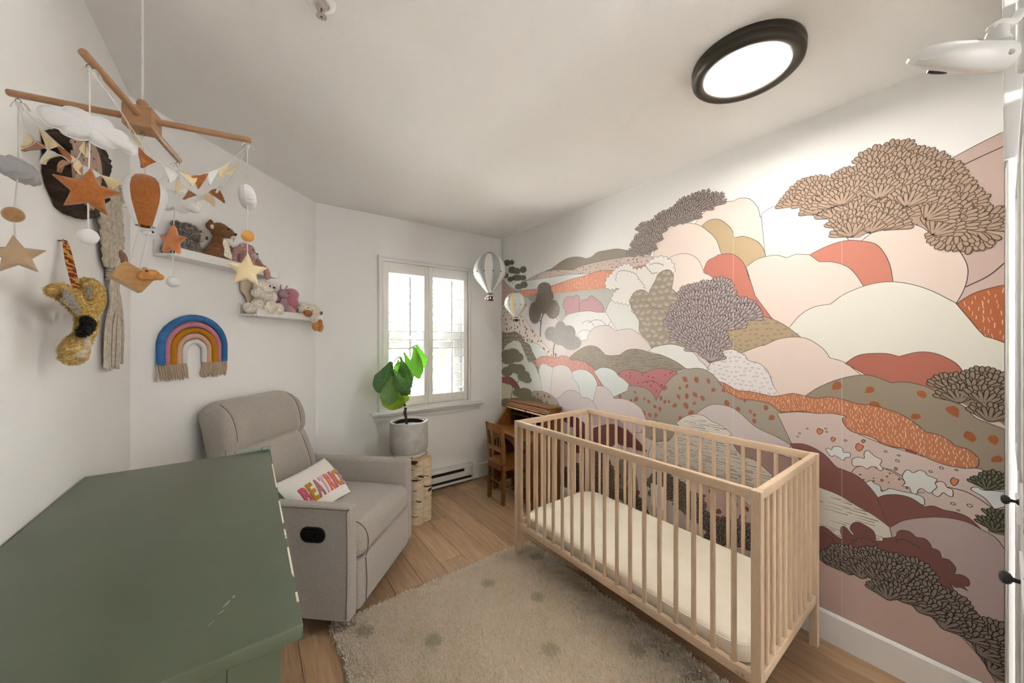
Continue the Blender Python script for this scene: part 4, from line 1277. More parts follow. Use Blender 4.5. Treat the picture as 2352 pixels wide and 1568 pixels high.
# ================================================================ hot-air balloons hung from the ceiling
def balloon(c, top, wide, neck, bask, R0, cols, label, rot=0.0, bags=False):
    x, y = c
    t = thing('hanging_balloon', (x, y, bask), label, 'balloon', 'hanging hot air balloon ornaments')
    ms = [mat('balloon_'+h[1:], h, 0.6, bump=0.05, bscale=200) for h in cols]
    prof = []
    H = top-wide
    for i in range(13):
        a = R_(90*i/12); prof.append((max(0.012 if i == 0 else 0, R0*math.sin(a)**0.9), wide+H*math.cos(a)))
    dn = wide-neck
    for i in range(1, 17):
        q = i/16; r = R0*(1-q**1.25*0.86) if q < 1 else R0*.14
        r = R0*(0.14+0.86*math.cos(q*math.pi/2)**0.85*(1-0.35*q)) if q < 1 else R0*.14
        prof.append((r, wide-dn*q))
    mb = MB(); ng = 12; per = 6; n = ng*per; vs = []; fs = []
    for (r, z) in prof:
        for j in range(n):
            a = 2*math.pi*j/n+rot
            bul = 1+0.035*abs(math.sin(math.pi*(j % per)/per))
            vs.append((x+r*bul*math.cos(a), y+r*bul*math.sin(a), z))
    for i in range(len(prof)-1):
        for j in range(n):
            mb.m = (j//per) % len(ms)
            mb.mi.append(mb.m); mb.f.append((i*n+j, i*n+(j+1) % n, (i+1)*n+(j+1) % n, (i+1)*n+j))
    mb.v = vs
    mb.f.append(tuple(range(n))); mb.mi.append(0)
    mb.build('envelope', ms, t, smooth=True, angle=35)
    mb = MB(); mb.lathe([(0.0, 0.004), (R0*.20, 0.002), (R0*.22, -0.002), (R0*.20, -0.006)], (x, y, top+0.001), 24)
    mb.build('crown_ring', BRZ, t, smooth=True)
    mb = MB(); ze = wide-0.006
    ce = []
    for k in range(ng):
        a = 2*math.pi*(k)/ng+rot; r = R0*1.005
        p = Vector((x+r*math.cos(a), y+r*math.sin(a), ze)); ce.append(p)
        q = Matrix.Rotation(a, 3, 'Z') @ Matrix.Rotation(R_(90), 3, 'Y')
        mb.lathe([(R0*.022, 0), (R0*.040, 0.0), (R0*.040, 0.003), (R0*.022, 0.003)], p, 10, q)
    eyo = mb.build('eyelets', BRZ, t); eyo['kind'] = 'stuff'
    mb = MB(); bw = R0*.18
    for k, p in enumerate(ce):
        a = 2*math.pi*k/ng+rot
        mb.tube([p, (x+bw*1.1*math.cos(a), y+bw*1.1*math.sin(a), bask+(neck-bask)*.62)], R0*.007, 4)
    cr = mb.build('ropes', mat('balloon_rope', '#d8d2c6', 0.8), t); cr['kind'] = 'stuff'
    hb = (neck-bask)
    WK = mat('wicker', '#5a3420', 0.7, '#3a2012', 60, (1, 1, 3), (0.3, 0.7), 3, bump=0.6, bscale=120)
    mb = MB(); mb.rbox((x-bw, y-bw, bask), (x+bw, y+bw, bask+hb*.55), bw*.15, 2)
    b = mb.build('basket', WK, t, smooth=True)
    mb = MB(); mb.rbox((x-bw*1.06, y-bw*1.06, bask+hb*.52), (x+bw*1.06, y+bw*1.06, bask+hb*.60), bw*.08, 2); mb.build('basket_rim', mat('rim_white', '#d9d2c8', 0.7), b, smooth=True)
    mb = MB()
    for sx in (-1, 1):
        for sy in (-1, 1): mb.rod((x+sx*bw*.9, y+sy*bw*.9, bask+hb*.55), (x+sx*bw*.75, y+sy*bw*.75, neck-hb*.12), bw*.06, 6)
    mb.lathe([(bw*.9, 0), (bw*1.05, 0), (bw*1.05, hb*.10), (bw*.9, hb*.10)], (x, y, neck-hb*.2), 16)
    mb.build('burner_frame', BRZ, b)
    if bags:
        for (dx, dy, dz) in ((-1.05, -.6, .25), (-.5, -1.1, .3), (.7, -1.05, .28), (1.1, .3, .3), (-1.25, .5, .3)):
            mb = MB(); mb.ell((x+bw*dx*1.1, y+bw*dy*1.1, bask+hb*dz), (bw*.28, bw*.28, bw*.36), None, 10, 8)
            mb.build('sandbag', mat('sandbag_cloth', '#e4dfd6', 0.9), t, smooth=True)
    mb = MB(); mb.rod((x, y, top), (x, y, CEIL-0.001), 0.0005, 5); mb.build('thread', mat('nylon_thread', '#d6d4d0', 0.4), t)
balloon((1.762, 2.752), 2.14, 1.965, 1.785, 1.712, 0.146, ['#e8e6e3', '#aeb0b1'], 'large white and grey striped hot-air balloon hanging beside the window', R_(38), True)
balloon((1.965, 2.632), 1.792, 1.680, 1.570, 1.527, 0.100, ['#e9e4d6', '#b9c3c3', '#e6d3ad', '#d3dce0'], 'smaller cream and pale blue hot-air balloon hanging before the mural', R_(20))

# ================================================================ picture-ledge shelves on the canted wall
SHW = mat('shelf_white', '#e6e5e2', 0.4)
def ledge(u0, u1, z, label):
    t = thing('picture_ledge', un((u0+u1)/2, 0.05, z), label, 'shelf', 'picture ledge shelves on the canted wall')
    mb = MB(TW); mb.cbox((u0, 0.0008, z), (u1, 0.0125, z+0.072), 0.001); mb.build('back_rail', SHW, t)
    mb = MB(TW); mb.cbox((u0, 0.0125, z), (u1, 0.100, z+0.012), 0.001); mb.build('ledge_board', SHW, t)
    mb = MB(TW); mb.cbox((u0+0.012, 0.100, z), (u1, 0.112, z+0.040), 0.001); mb.build('front_lip', SHW, t)
ledge(0.085, 0.700, 1.737, 'white picture ledge nearest the corner, carrying koala, kangaroo and monkey toys')
ledge(0.527, 1.125, 1.497, 'lower white picture ledge, carrying bear, butterfly and duck toys')
EYEB = mat('bead_black', '#0c0b0b', 0.15, spec=0.7)
def bead(t, p, r=0.005, nm='eye', m=None, sq=(1, 1, 1)):
    mb = MB(TW); mb.ell(p, (r*sq[0], r*sq[1], r*sq[2]), None, 12, 8)
    return mb.build(nm, m or EYEB, t, smooth=True)
def toy(name, u, z, label, cat='soft toy'):
    return thing(name, un(u, 0.055, z), label, cat, 'soft toys on the picture ledges')
def cf(*hx):
    cs = [lin(h) for h in hx]
    def f(p, rg):
        k = rg.random(); c = cs[rg.randrange(len(cs))]
        s_ = 0.75+0.5*k
        return (c[0]*s_, c[1]*s_, c[2]*s_, 1)
    return f
FUR = attr_mat('fur_strands', 0.95, sheen=0.2)
# the sizes are lengths in u (along the wall), n (off the wall), z
z1, z2 = 1.750, 1.510
k = toy('koala_plush', 0.175, z1, 'shaggy grey-brown koala soft toy, left end of the upper ledge')
remesh([((.165, .056, z1+.045), (.060, .040, .050)), ((.200, .060, z1+.045), (.045, .040, .048)), ((.160, .060, z1+.070), (.055, .040, .050)), ((.120, .062, z1+.020), (.040, .035, .022)), ((.222, .072, z1+.018), (.028, .035, .018))], .006, 'body', FUR, k, TW, 3, .004, 90, 2600, .008, cf('#5f554d', '#847a71', '#9b9188', '#4a413a'), seed=3)
remesh([((.186, .064, z1+.118), (.052, .043, .043)), ((.205, .070, z1+.108), (.036, .040, .034))], .005, 'head', FUR, k, TW, 3, .004, 90, 1800, .0075, cf('#5f554d', '#847a71', '#958b82', '#4d443d'), seed=4)
remesh([((.222, .092, z1+.112), (.022, .024, .030))], .004, 'muzzle', FUR, k, TW, 2, .003, 90, 500, .005, cf('#a39788', '#b8ab9b'), seed=5)
bead(k, (.236, .112, z1+.106), .007, 'nose', None, (1, .8, 1.3)); bead(k, (.208, .110, z1+.128), .004)
remesh([((.150, .045, z1+.140), (.018, .012, .020))], .004, 'ear', FUR, k, TW, 2, .003, 90, 500, .012, cf('#5d534c', '#857c74'), seed=6)
# kangaroo
k = toy('kangaroo_plush', 0.345, z1, 'brown plush kangaroo with white chest sitting on the upper ledge')
BRF = cf('#7d5230', '#8c5f3a', '#6b4424')
remesh([((.322, .058, z1+.045), (.048, .040, .048)), ((.338, .062, z1+.078), (.036, .034, .045)), ((.345, .064, z1+.115), (.030, .028, .040)), ((.295, .080, z1+.016), (.045, .028, .018)), ((.285, .055, z1+.022), (.040, .030, .022)), ((.365, .080, z1+.020), (.030, .030, .024))], .005, 'body', FUR, k, TW, 5, .0016, 150, 2600, .005, BRF, seed=7)
remesh([((.352, .066, z1+.178), (.046, .036, .040)), ((.385, .074, z1+.176), (.036, .026, .027)), ((.402, .078, z1+.168), (.022, .019, .019))], .004, 'head', FUR, k, TW, 5, .0012, 150, 2200, .004, BRF, seed=8)
remesh([((.364, .084, z1+.080), (.020, .018, .046)), ((.358, .084, z1+.110), (.018, .018, .030)), ((.376, .088, z1+.045), (.018, .016, .040))], .004, 'chest', FUR, k, TW, 4, .001, 150, 1000, .005, cf('#e8ddcb', '#f2e9da'), seed=9)
remesh([((.405, .086, z1+.158), (.017, .015, .011))], .003, 'chin', FUR, k, TW, 3, 0, 150, 400, .003, cf('#ece4d8', '#ddd2c2'), seed=10)
bead(k, (.414, .092, z1+.176), .0095, 'nose', None, (1, .9, .75)); bead(k, (.366, .101, z1+.190), .0062)
for (uu, nn) in ((.303, .062),):
    e = MB(TW); e.ell((uu, nn, z1+.186), (.026, .010, .022), None, 16, 10); eo = e.build('ear', mat('ear_brown', '#7a5030', 0.95, bump=.4, bscale=300), k, smooth=True)
    e = MB(TW); e.ell((uu+.004, nn+.009, z1+.184), (.015, .004, .012), None, 14, 8); e.build('ear_lining', mat('ear_cream', '#dccdbd', 0.9), eo, smooth=True)
mb = MB(TW); mb.ell((.330, .035, z1+.205), (.016, .008, .026), None, 12, 8); mb.build('ear', MATS['ear_brown'], k, smooth=True)
remesh([((.390, .048, z1+.03), (.020, .018, .045)), ((.405, .052, z1+.075), (.016, .015, .030)), ((.420, .055, z1+.10), (.014, .013, .018))], .005, 'tail', FUR, k, TW, 4, .001, 150, 700, .005, BRF, seed=12)
mb = MB(TW)
for d_ in (0, 1): mb.rod((.400, .098, z1+.155), (.385+d_*.004, .108, z1+.128), .0006, 4)
mb.build('whisker', EYEB, k)
# pink sloth monkey
PKF = cf('#b98b86', '#a97a76', '#c79c96')
k = toy('monkey_plush', 0.50, z1, 'dusty pink long-armed monkey soft toy, right end of the upper ledge')
remesh([((.500, .058, z1+.045), (.040, .038, .050)), ((.478, .078, z1+.040), (.026, .026, .042)), ((.530, .080, z1+.038), (.026, .026, .040)), ((.485, .092, z1+.010), (.030, .024, .012))], .005, 'body', FUR, k, TW, 4, .0016, 150, 1800, .006, PKF, seed=13)
remesh([((.512, .066, z1+.112), (.044, .036, .042))], .005, 'head', FUR, k, TW, 4, .0015, 150, 1400, .006, PKF, seed=14)
remesh([((.535, .094, z1+.088), (.024, .016, .018))], .004, 'muzzle', FUR, k, TW, 3, .001, 150, 500, .004, cf('#c3b0ae', '#d2c2bf'), seed=15)
remesh([((.462, .062, z1+.105), (.034, .020, .020), (0, -25, 0)), ((.437, .064, z1+.082), (.016, .018, .030)), ((.430, .070, z1+.050), (.015, .017, .028))], .005, 'arm', FUR, k, TW, 4, .0012, 150, 800, .005, PKF, seed=16)
remesh([((.565, .068, z1+.090), (.020, .020, .032), (0, -20, 0)), ((.585, .082, z1+.040), (.018, .019, .042), (0, -12, 0)), ((.600, .118, z1-.005), (.018, .016, .034), (0, -8, 0)), ((.594, .102, z1+.020), (.018, .022, .030))], .005, 'arm', FUR, k, TW, 4, .0012, 150, 1200, .005, PKF, seed=17)
bead(k, (.540, .109, z1+.100), .005, 'nose', mat('nose_plum', '#4b2f31', .4)); bead(k, (.520, .101, z1+.118), .0035)
mb = MB(TW); mb.ell((.478, .072, z1+.135), (.008, .006, .012), None, 10, 8); mb.build('ear', mat('ear_blush', '#cdb0aa', .9), k, smooth=True)
# white bear
WHF = cf('#e6dccb', '#d9cdba', '#efe7d9')
k = toy('bear_plush', 0.63, z2, 'cream white plush bear sitting on the lower ledge, paws up')
remesh([((.620, .055, z2+.050), (.056, .042, .052)), ((.632, .058, z2+.090), (.046, .038, .040))], .006, 'body', FUR, k, TW, 4, .0018, 120, 1800, .004, WHF, seed=20)
remesh([((.625, .064, z2+.165), (.052, .042, .044)), ((.655, .085, z2+.158), (.024, .022, .022))], .006, 'head', FUR, k, TW, 4, .0015, 120, 1700, .004, WHF, seed=21)
remesh([((.575, .080, z2+.125), (.040, .026, .030), (0, -12, 0)), ((.618, .098, z2+.112), (.044, .024, .026), (0, -20, 0))], .006, 'arm', FUR, k, TW, 4, .0015, 120, 1200, .004, WHF, seed=22)
remesh([((.685, .082, z2+.110), (.026, .026, .034))], .006, 'arm', FUR, k, TW, 4, .0015, 120, 700, .004, WHF, seed=23)
remesh([((.535, .078, z2+.028), (.034, .028, .027)), ((.505, .084, z2+.030), (.022, .028, .031)), ((.575, .070, z2+.028), (.040, .028, .027))], .006, 'leg', FUR, k, TW, 4, .0015, 120, 1200, .004, WHF, seed=24)
remesh([((.640, .106, z2+.045), (.046, .026, .042))], .006, 'leg', FUR, k, TW, 4, .0015, 120, 900, .004, WHF, seed=25)
remesh([((.705, .104, z2+.040), (.033, .030, .038)), ((.68, .085, z2+.032), (.03, .03, .03))], .006, 'leg', FUR, k, TW, 4, .0015, 120, 1000, .004, WHF, seed=26)
bead(k, (.668, .107, z2+.166), .0075, 'nose', mat('nose_brown', '#3a2724', .4), (1.2, .8, .8)); bead(k, (.636, .106, z2+.170), .005)
mb = MB(TW); mb.ell((.585, .050, z2+.200), (.016, .008, .018), None, 12, 8); mb.build('ear', mat('ear_white', '#ddd2c2', .95), k, smooth=True)
tg = thing('felt_pennant', un(0.545, 0.03, z2), 'beige felt pennant leaning on the wall behind the cream bear', 'pennant')
mb = MB(TW); mb.prism([(.520, z2+.175), (.528, z2+.195), (.560, z2+.200), (.600, z2+.185), (.600, z2+.10), (.575, z2+.088), (.525, z2+.125)], .018, .030, lambda a, b, d: Vector((a, d, b))); mb.build('hood', mat('felt_beige', '#cdbda2', .95, bump=.3, bscale=200), tg)
mb = MB(TW); mb.prism([(.548, z2+.110), (.600, z2+.095), (.600, z2+.014), (.596, z2+.014)], .020, .027, lambda a, b, d: Vector((a, d, b))); mb.build('tail', MATS['felt_beige'], tg)
# butterfly
k = toy('butterfly_plush', 0.82, z2, 'plush butterfly with rose velvet wings between bear and duck')
VELV = mat('velvet_rose', '#a8566c', .75, bump=.3, bscale=60, bdist=.003, sheen=.6); VELM = mat('velvet_magenta', '#9c3f6a', .75, sheen=.6); VELP = mat('velvet_pink', '#c97f80', .75, sheen=.5); MAUV = mat('plush_mauve', '#a98a93', .95, bump=.4, bscale=300)
mb = MB(TW); mb.ell((.785, .075, z2+.085), (.024, .022, .045), None, 18, 12); mb.ell((.805, .080, z2+.030), (.025, .024, .042), None, 18, 12); mb.build('body', MAUV, k, smooth=True)
mb = MB(TW); mb.ell((.775, .080, z2+.142), (.036, .028, .030), None, 20, 14); mb.build('head', MAUV, k, smooth=True)
for (a, b) in ((.752, .768), (.795, .812)):
    mb = MB(TW); mb.tube(spline3([(a+.008, .078, z2+.160), (a, .080, z2+.180), (b if a > .78 else a+.004, .080, z2+.198)], 4), .0038, 8); mb.build('antenna', MAUV, k, smooth=True)
fr_ = lambda q: (lambda a, b, d: Vector((a, q+d, b)))
mb = MB(TW); mb.puff(spline([(.798, z2+.155), (.835, z2+.184), (.900, z2+.190), (.938, z2+.168), (.924, z2+.122), (.934, z2+.084), (.905, z2+.055), (.845, z2+.070), (.803, z2+.092)], 4), .024, fr_(.062)); mb.build('upper_wing', VELV, k, smooth=True)
mb = MB(TW); mb.puff(spline([(.815, z2+.080), (.850, z2+.072), (.890, z2+.045), (.895, z2+.012), (.860, z2+.003), (.820, z2+.010)], 4), .026, fr_(.066)); mb.build('lower_wing', VELP, k, smooth=True)
mb = MB(TW); mb.puff(spline([(.725, z2+.120), (.750, z2+.140), (.775, z2+.110), (.782, z2+.070), (.755, z2+.085), (.722, z2+.100)], 4), .018, fr_(.050)); mb.build('upper_wing', VELM, k, smooth=True)
bead(k, (.783, .107, z2+.145), .0042); mb = MB(TW); mb.tube(spline3([(.793, .106, z2+.128), (.800, .106, z2+.125), (.806, .102, z2+.129)], 3), .0008, 5); mb.build('mouth', EYEB, k)
# duck
k = toy('duck_plush', 1.0, z2, 'fluffy white plush duck with orange bill and feet hanging over the lower ledge')
DKF = cf('#ece4d6', '#e0d5c3', '#f4eee3')
remesh([((1.050, .080, z2+.055), (.062, .044, .046)), ((1.010, .085, z2+.050), (.050, .042, .042))], .006, 'body', FUR, k, TW, 3, .003, 90, 2400, .010, DKF, seed=30)
remesh([((.945, .098, z2+.062), (.044, .038, .042)), ((.97, .104, z2+.055), (.03, .03, .036))], .006, 'head', FUR, k, TW, 3, .003, 90, 1500, .009, DKF, seed=31)
remesh([((.945, .128, z2+.030), (.032, .022, .022)), ((.925, .130, z2+.038), (.020, .020, .016))], .005, 'bill', FUR, k, TW, 3, .001, 100, 900, .004, cf('#b9793c', '#c98a4c', '#a96a30'), seed=32)
remesh([((1.000, .130, z2+.000), (.032, .016, .030), (0, 20, 0))], .005, 'wing', FUR, k, TW, 3, .002, 100, 900, .009, DKF, seed=33)
for q, (uu, zz) in enumerate(((1.020, -.052), (1.068, -.058))):
    remesh([((uu, .128, z2+zz), (.027, .018, .036)), ((uu+.006, .126, z2+zz+.034), (.016, .014, .022))], .005, 'foot', FUR, k, TW, 3, .001, 100, 800, .004, cf('#b9793c', '#c98a4c', '#a96a30'), seed=34+q)
bead(k, (.930, .137, z2+.066), .0038); bead(k, (.972, .138, z2+.050), .0038)
remesh([((1.098, .112, z2+.045), (.012, .010, .010))], .003, 'tail_tuft', FUR, k, TW, 2, .002, 90, 300, .008, cf('#3b3b3d', '#77777a'), seed=37)

# ================================================================ yarn rainbow
rb = thing('yarn_rainbow', un(0.262, 0.012, 1.165), 'wrapped yarn rainbow hanging, blue to white, with rope tassels', 'wall hanging')
ROPE = mat('cotton_rope', '#b7a28a', .95, bump=.5, bscale=200)
bands = [(.1475, .0165, '#3d6fa5', .0062, .10), (.1205, .0130, '#c88392', .0042, .12), (.0955, .0135, '#b57a10', .014, .04), (.0710, .0118, '#dcb096', .0046, .12), (.0475, .0122, '#dad8d2', .018, .08)]
zb_ = 1.245
for (Rr, r, hx, pitch, amp) in bands:
    leg = .078 - (0.1475-Rr)*.18
    path = []
    def pt(s_, L1, Larc):
        if s_ < L1: return (0.262-Rr*1.07, zb_+s_)
        if s_ < L1+Larc:
            a = math.pi*(1-(s_-L1)/Larc); return (0.262+Rr*1.07*math.cos(a), zb_+L1+Rr*math.sin(a)*0.985)
        return (0.262+Rr*1.07, zb_+L1-(s_-L1-Larc))
    Larc = math.pi*Rr; tot = 2*leg+Larc
    n = int(tot/pitch*5); rad = []
    for i in range(n+1):
        s_ = tot*i/n; u, z = pt(s_, leg, Larc)
        path.append((u, 0.004+r*.95, z))
        rad.append(r*(1-amp*(1-abs(math.sin(math.pi*s_/pitch)))))
    mb = MB(TW); mb.tube(path, rad, 12)
    mb.build('yarn_band', mat('yarn_'+hx[1:], hx, .95, bump=.3, bscale=500, bdist=.001), rb, smooth=True)
    rg = random.Random(int(Rr*1e4))
    for sg in (-1, 1):
        mb = MB(TW)
        ns = 4 if r > .013 else 3
        for k in range(ns):
            u = 0.262+sg*Rr*1.07 + (k-(ns-1)/2)*r*.62
            dr = sg*-.004 + (0.012 if sg < 0 else -.004)*rg.uniform(.2, 1.2) + (k-(ns-1)/2)*.004
            L = rg.uniform(.060, .074)
            p = spline3([(u, .016, zb_+.004), (u+dr*.3, .020, zb_-L*.4), (u+dr, .014, zb_-L)], 8)
            mb.tube(p, [.0040*(1+.12*math.sin(i*2.4)) for i in range(len(p))], 7)
            for q in range(5):
                mb.tube([p[-1], Vector(p[-1])+Vector((rg.uniform(-.006, .006), rg.uniform(-.003, .004), -rg.uniform(.004, .010)))], .0011, 4)
        mb.build('tassel', ROPE, rb, smooth=True, angle=60)

# ================================================================ macrame owl-feather hanging on the left wall
MAC = mat('macrame_cord', '#cdc3b3', .95, '#b6aa98', 60, (1, 1, 1), (.35, .65), 3, bump=.5, bscale=300)
mc = thing('macrame_hanging', (XL+.02, 1.88, 1.25), 'natural cord macrame hanging with wooden bead and long tassel on left wall', 'wall hanging')
def braid(mb, a, b, r, n=46, ph=0.0, amp=.45):
    a = Vector(a); b = Vector(b); ax = (b-a)
    for s_ in range(3):
        p = []
        for i in range(n+1):
            t = i/n; an = t*n*.42 + ph + s_*2.094
            p.append(a+ax*t+Vector((abs(r*.5*math.cos(an*2))*.9+.003, r*amp*1.5*math.sin(an), 0)))
        mb.tube(p, r*.55, 6)
nb_ = 7
outl = [(1.700, 1.835, 1.905), (1.712, 1.90, 1.76), (1.735, 1.945, 1.68)]
for k in range(nb_):
    q = k/(nb_-1)
    y0 = 1.705+q*.215; y1 = 1.745+q*.205; y2 = 1.800+q*.150
    mb = MB()
    z_top = 1.845 + q*.075
    xx = XL+.012 + .010*math.sin(math.pi*q)
    p0, p1, p2 = (xx, y0, z_top), (xx+.004, y1, 1.735), (xx, y2, 1.610)
    braid(mb, p0, p1, .0135, 20, k); braid(mb, p1, p2, .0125, 22, k*2)
    mb.build('braid', MAC, mc, smooth=True)
rg = random.Random(6)
mb = MB()
for i in range(26):
    a = rg.uniform(0, 1); y = 1.73+a*.2+rg.uniform(-.02, .02); z = rg.uniform(1.63, 1.88)
    mb.tube([Vector((XL+.022, y, z))+Vector((.006*math.sin(t*1.57), .011*math.cos(t*1.05+i), .011*math.sin(t*1.05+i))) for t in range(7)], .0042, 6, closed=False)
mb.build('knots', MAC, mc, smooth=True, kind='stuff')
mb = MB()
for i in range(120):
    y = rg.uniform(1.86, 1.945); z = rg.uniform(1.86, 1.925)
    mb.tube([(XL+.016, y, z), (XL+.026+rg.uniform(0, .012), y+rg.uniform(-.016, .016), z+rg.uniform(-.02, .016))], .0013, 4)
mb.build('fringe', MAC, mc, kind='stuff')
mb = MB(); mb.lathe([(0, -.034), (.007, -.032), (.012, -.018), (.0135, 0), (.012, .018), (.007, .032), (0, .034)], (XL+.040, 1.880, 1.655), 20, Matrix.Rotation(R_(58), 3, 'X')); mb.build('wooden_bead', mat('bead_wood', '#8d6650', .5), mc, smooth=True)
mb = MB()
for k in range(4): mb.tube([(XL+.020+.016*math.cos(a), 1.875+.035*math.sin(a), 1.602-k*.009+.003*math.sin(a*2+k)) for a in [2*math.pi*i/18 for i in range(18)]], .0055, 6, closed=True)
mb.build('wrap_knot', MAC, mc, smooth=True)
for k in range(24):
    y = 1.845+.06*rg.random()*1.0; ye = 1.79+.165*(k+rg.random())/24
    x0 = XL+.010+.02*rg.random(); L = rg.uniform(1.252, 1.275)
    p = spline3([(XL+.018+.012*rg.random(), y, 1.585), (x0+.006, (y*.45+ye*.55), 1.50), (x0+.003, ye, 1.40), (x0, ye+rg.uniform(-.006, .006), L)], 8)
    mb = MB(); mb.tube(p, [.0040*(1+.10*math.sin(i*2.2)) for i in range(len(p))], 6)
    mb.build('tassel_strand', MAC, mc, smooth=True)
mb = MB()
for y in (1.755, 1.800): mb.tube([(XL+.012, y, 1.86), (XL+.008, y+.004, 1.98), (XL+.004, 1.785, 2.09)], .0032, 6)
mb.build('hanging_cord', MAC, mc, smooth=True)
mb = MB(); mb.rod((XL, 1.785, 2.09), (XL+.012, 1.785, 2.092), .002, 6); mb.build('nail', BLACKM, mc)

# ================================================================ bark slab (log slice hung as insect house)
bk_ = thing('bark_slab', (XL+.03, 1.46, 1.68), 'dark bark log slab with a drilled smooth face, high on left wall', 'wall decoration')
BARK = mat('dark_bark', '#4a392c', .95, '#1a120d', 9, (1, 1, 5), (.3, .7), 8, bump=1.0, bscale=24, bdist=.012)
FACE = mat('sawn_face', '#a88d79', .7, '#957965', 18, (1, 2, .6), (.3, .7), 4)
outer = [(1.387, 1.866), (1.382, 1.816), (1.387, 1.765), (1.408, 1.735), (1.466, 1.703), (1.543, 1.706), (1.677, 1.734), (1.781, 1.81), (1.844, 1.934), (1.816, 1.998), (1.739, 2.011), (1.543, 1.949), (1.433, 1.897)]
inner = [(1.35, 1.849), (1.355, 1.822), (1.36, 1.786), (1.374, 1.753), (1.418, 1.735), (1.456, 1.719), (1.496, 1.721), (1.539, 1.786), (1.566, 1.84), (1.551, 1.885), (1.5, 1.904), (1.434, 1.883), (1.389, 1.867)]
def loop(P_, n=72): return spline(P_, 8)[:104]
lo, li = loop(outer), loop(inner)
n = min(len(lo), len(li)); vs = []; fs = []; RG = 14
for k in range(RG+1):
    t = k/RG
    for i in range(n):
        y = lo[i][0]*(1-t)+li[i][0]*t; z = lo[i][1]*(1-t)+li[i][1]*t
        bul = .009*math.sin(math.pi*t)
        x = XL+.003+.056*t**.75+bul
        if k < RG:
            f_ = (noise.noise(Vector((y*7, z*62, t*2)))*.012+noise.noise(Vector((y*26, z*130, t*7)))*.006)*(.6 if k == 0 else 1)
            x += max(0, f_) if k == 0 else f_; y += f_*.7; z += noise.noise(Vector((y*40, z*90, 5)))*.004
        vs.append((x, y, z))
for k in range(RG):
    for i in range(n): fs.append((k*n+i, k*n+(i+1) % n, (k+1)*n+(i+1) % n, (k+1)*n+i))
mb = MB(); mb.add(vs, fs); mb.build('bark', BARK, bk_, smooth=True, angle=80)
mb = MB(); mb.prism([(q[0], q[1]) for q in li], XL+.055, XL+.0605, lambda a, b, d: Vector((d, a, b))); mb.build('sawn_face', FACE, bk_)
mb = MB()
for i, (y, z) in enumerate([(1.435, 1.861), (1.471, 1.873), (1.41, 1.84), (1.495, 1.863), (1.401, 1.81), (1.512, 1.84), (1.457, 1.851), (1.429, 1.801), (1.474, 1.813), (1.454, 1.782), (1.495, 1.802), (1.419, 1.829), (1.481, 1.767)]):
    mb.lathe([(0, 0), (.0035, 0), (.0035, .0008), (0, .0008)], (XL+.0608, y, z), 8, Matrix.Rotation(R_(90), 3, 'Y'))
mb.build('drilled_holes', EYEB, bk_, kind='stuff')

# ================================================================ woven giraffe head hung on the left wall
gh = thing('woven_animal_head', (XL+.05, 1.42, 1.30), 'tufted straw-coloured animal head with long ears hung by a patterned strap', 'wall decoration')
STR = cf('#b5944f', '#c6a660', '#a3823f', '#d6ba7a'); STRAW = attr_mat('straw_tufts', .9)
def ax3(px, py, x): return None
def chain(pts, rad, sx=1.0):
    out = []
    for a, b, ra, rb_ in zip(pts[:-1], pts[1:], rad[:-1], rad[1:]):
        for t in (0, .33, .67):
            p = Vector(a)*(1-t)+Vector(b)*t; r = ra*(1-t)+rb_*t
            out.append((p, (r*sx, r, r)))
    out.append((Vector(pts[-1]), (rad[-1]*sx, rad[-1], rad[-1])))
    return out
E_ = {'ear1': [(-0.35, 1.243, 1.468), (-0.35, 1.284, 1.472), (-0.35, 1.334, 1.465), (-0.35, 1.394, 1.443), (-0.35, 1.424, 1.423)], 'ear2': [(-0.362, 1.509, 1.516), (-0.362, 1.54, 1.503), (-0.362, 1.548, 1.473), (-0.362, 1.52, 1.44), (-0.362, 1.499, 1.42)], 'neck': [(-0.355, 1.457, 1.436), (-0.355, 1.47, 1.407), (-0.355, 1.457, 1.378), (-0.355, 1.439, 1.36)], 'snout': [(-0.352, 1.408, 1.366), (-0.352, 1.385, 1.349), (-0.352, 1.368, 1.333), (-0.352, 1.368, 1.322)], 'panel1': [(-0.328, 1.199, 1.457), (-0.328, 1.231, 1.455), (-0.328, 1.27, 1.445), (-0.328, 1.307, 1.425)], 'panel2': [(-0.336, 1.385, 1.499), (-0.336, 1.404, 1.487), (-0.336, 1.401, 1.462)], 'patch': [(-0.335, 1.381, 1.409), (-0.335, 1.4, 1.399), (-0.335, 1.375, 1.384), (-0.335, 1.358, 1.377)], 'face': [(-0.337, 1.384, 1.366), (-0.337, 1.372, 1.344), (-0.337, 1.354, 1.322)], 'strap': [(-0.397, 1.481, 1.626), (-0.392, 1.476, 1.602), (-0.384, 1.463, 1.568), (-0.372, 1.437, 1.531), (-0.352, 1.388, 1.479)]}
remesh(chain(E_['ear1'], [.013, .018, .020, .018, .014]), .005, 'ear', STRAW, gh, None, 3, .002, 120, 4500, .0042, STR, seed=40)
remesh(chain(E_['ear2'], [.018, .024, .025, .020, .015]), .005, 'ear', STRAW, gh, None, 3, .002, 120, 4500, .0042, STR, seed=41)
remesh(chain(E_['neck'], [.018, .022, .021, .019]), .005, 'neck', STRAW, gh, None, 3, .002, 120, 3000, .004, STR, seed=42)
remesh(chain(E_['snout'], [.017, .022, .025, .024]), .005, 'snout', STRAW, gh, None, 3, .002, 120, 4800, .0042, cf('#cdb074', '#bf9f5f', '#dcc48c', '#a98848'), seed=43)
WOV = mat('woven_grey_panel', '#6e6459', .9, '#a39a8c', 260, (1, 1, 1), (.45, .6), 2, bump=.6, bscale=260)
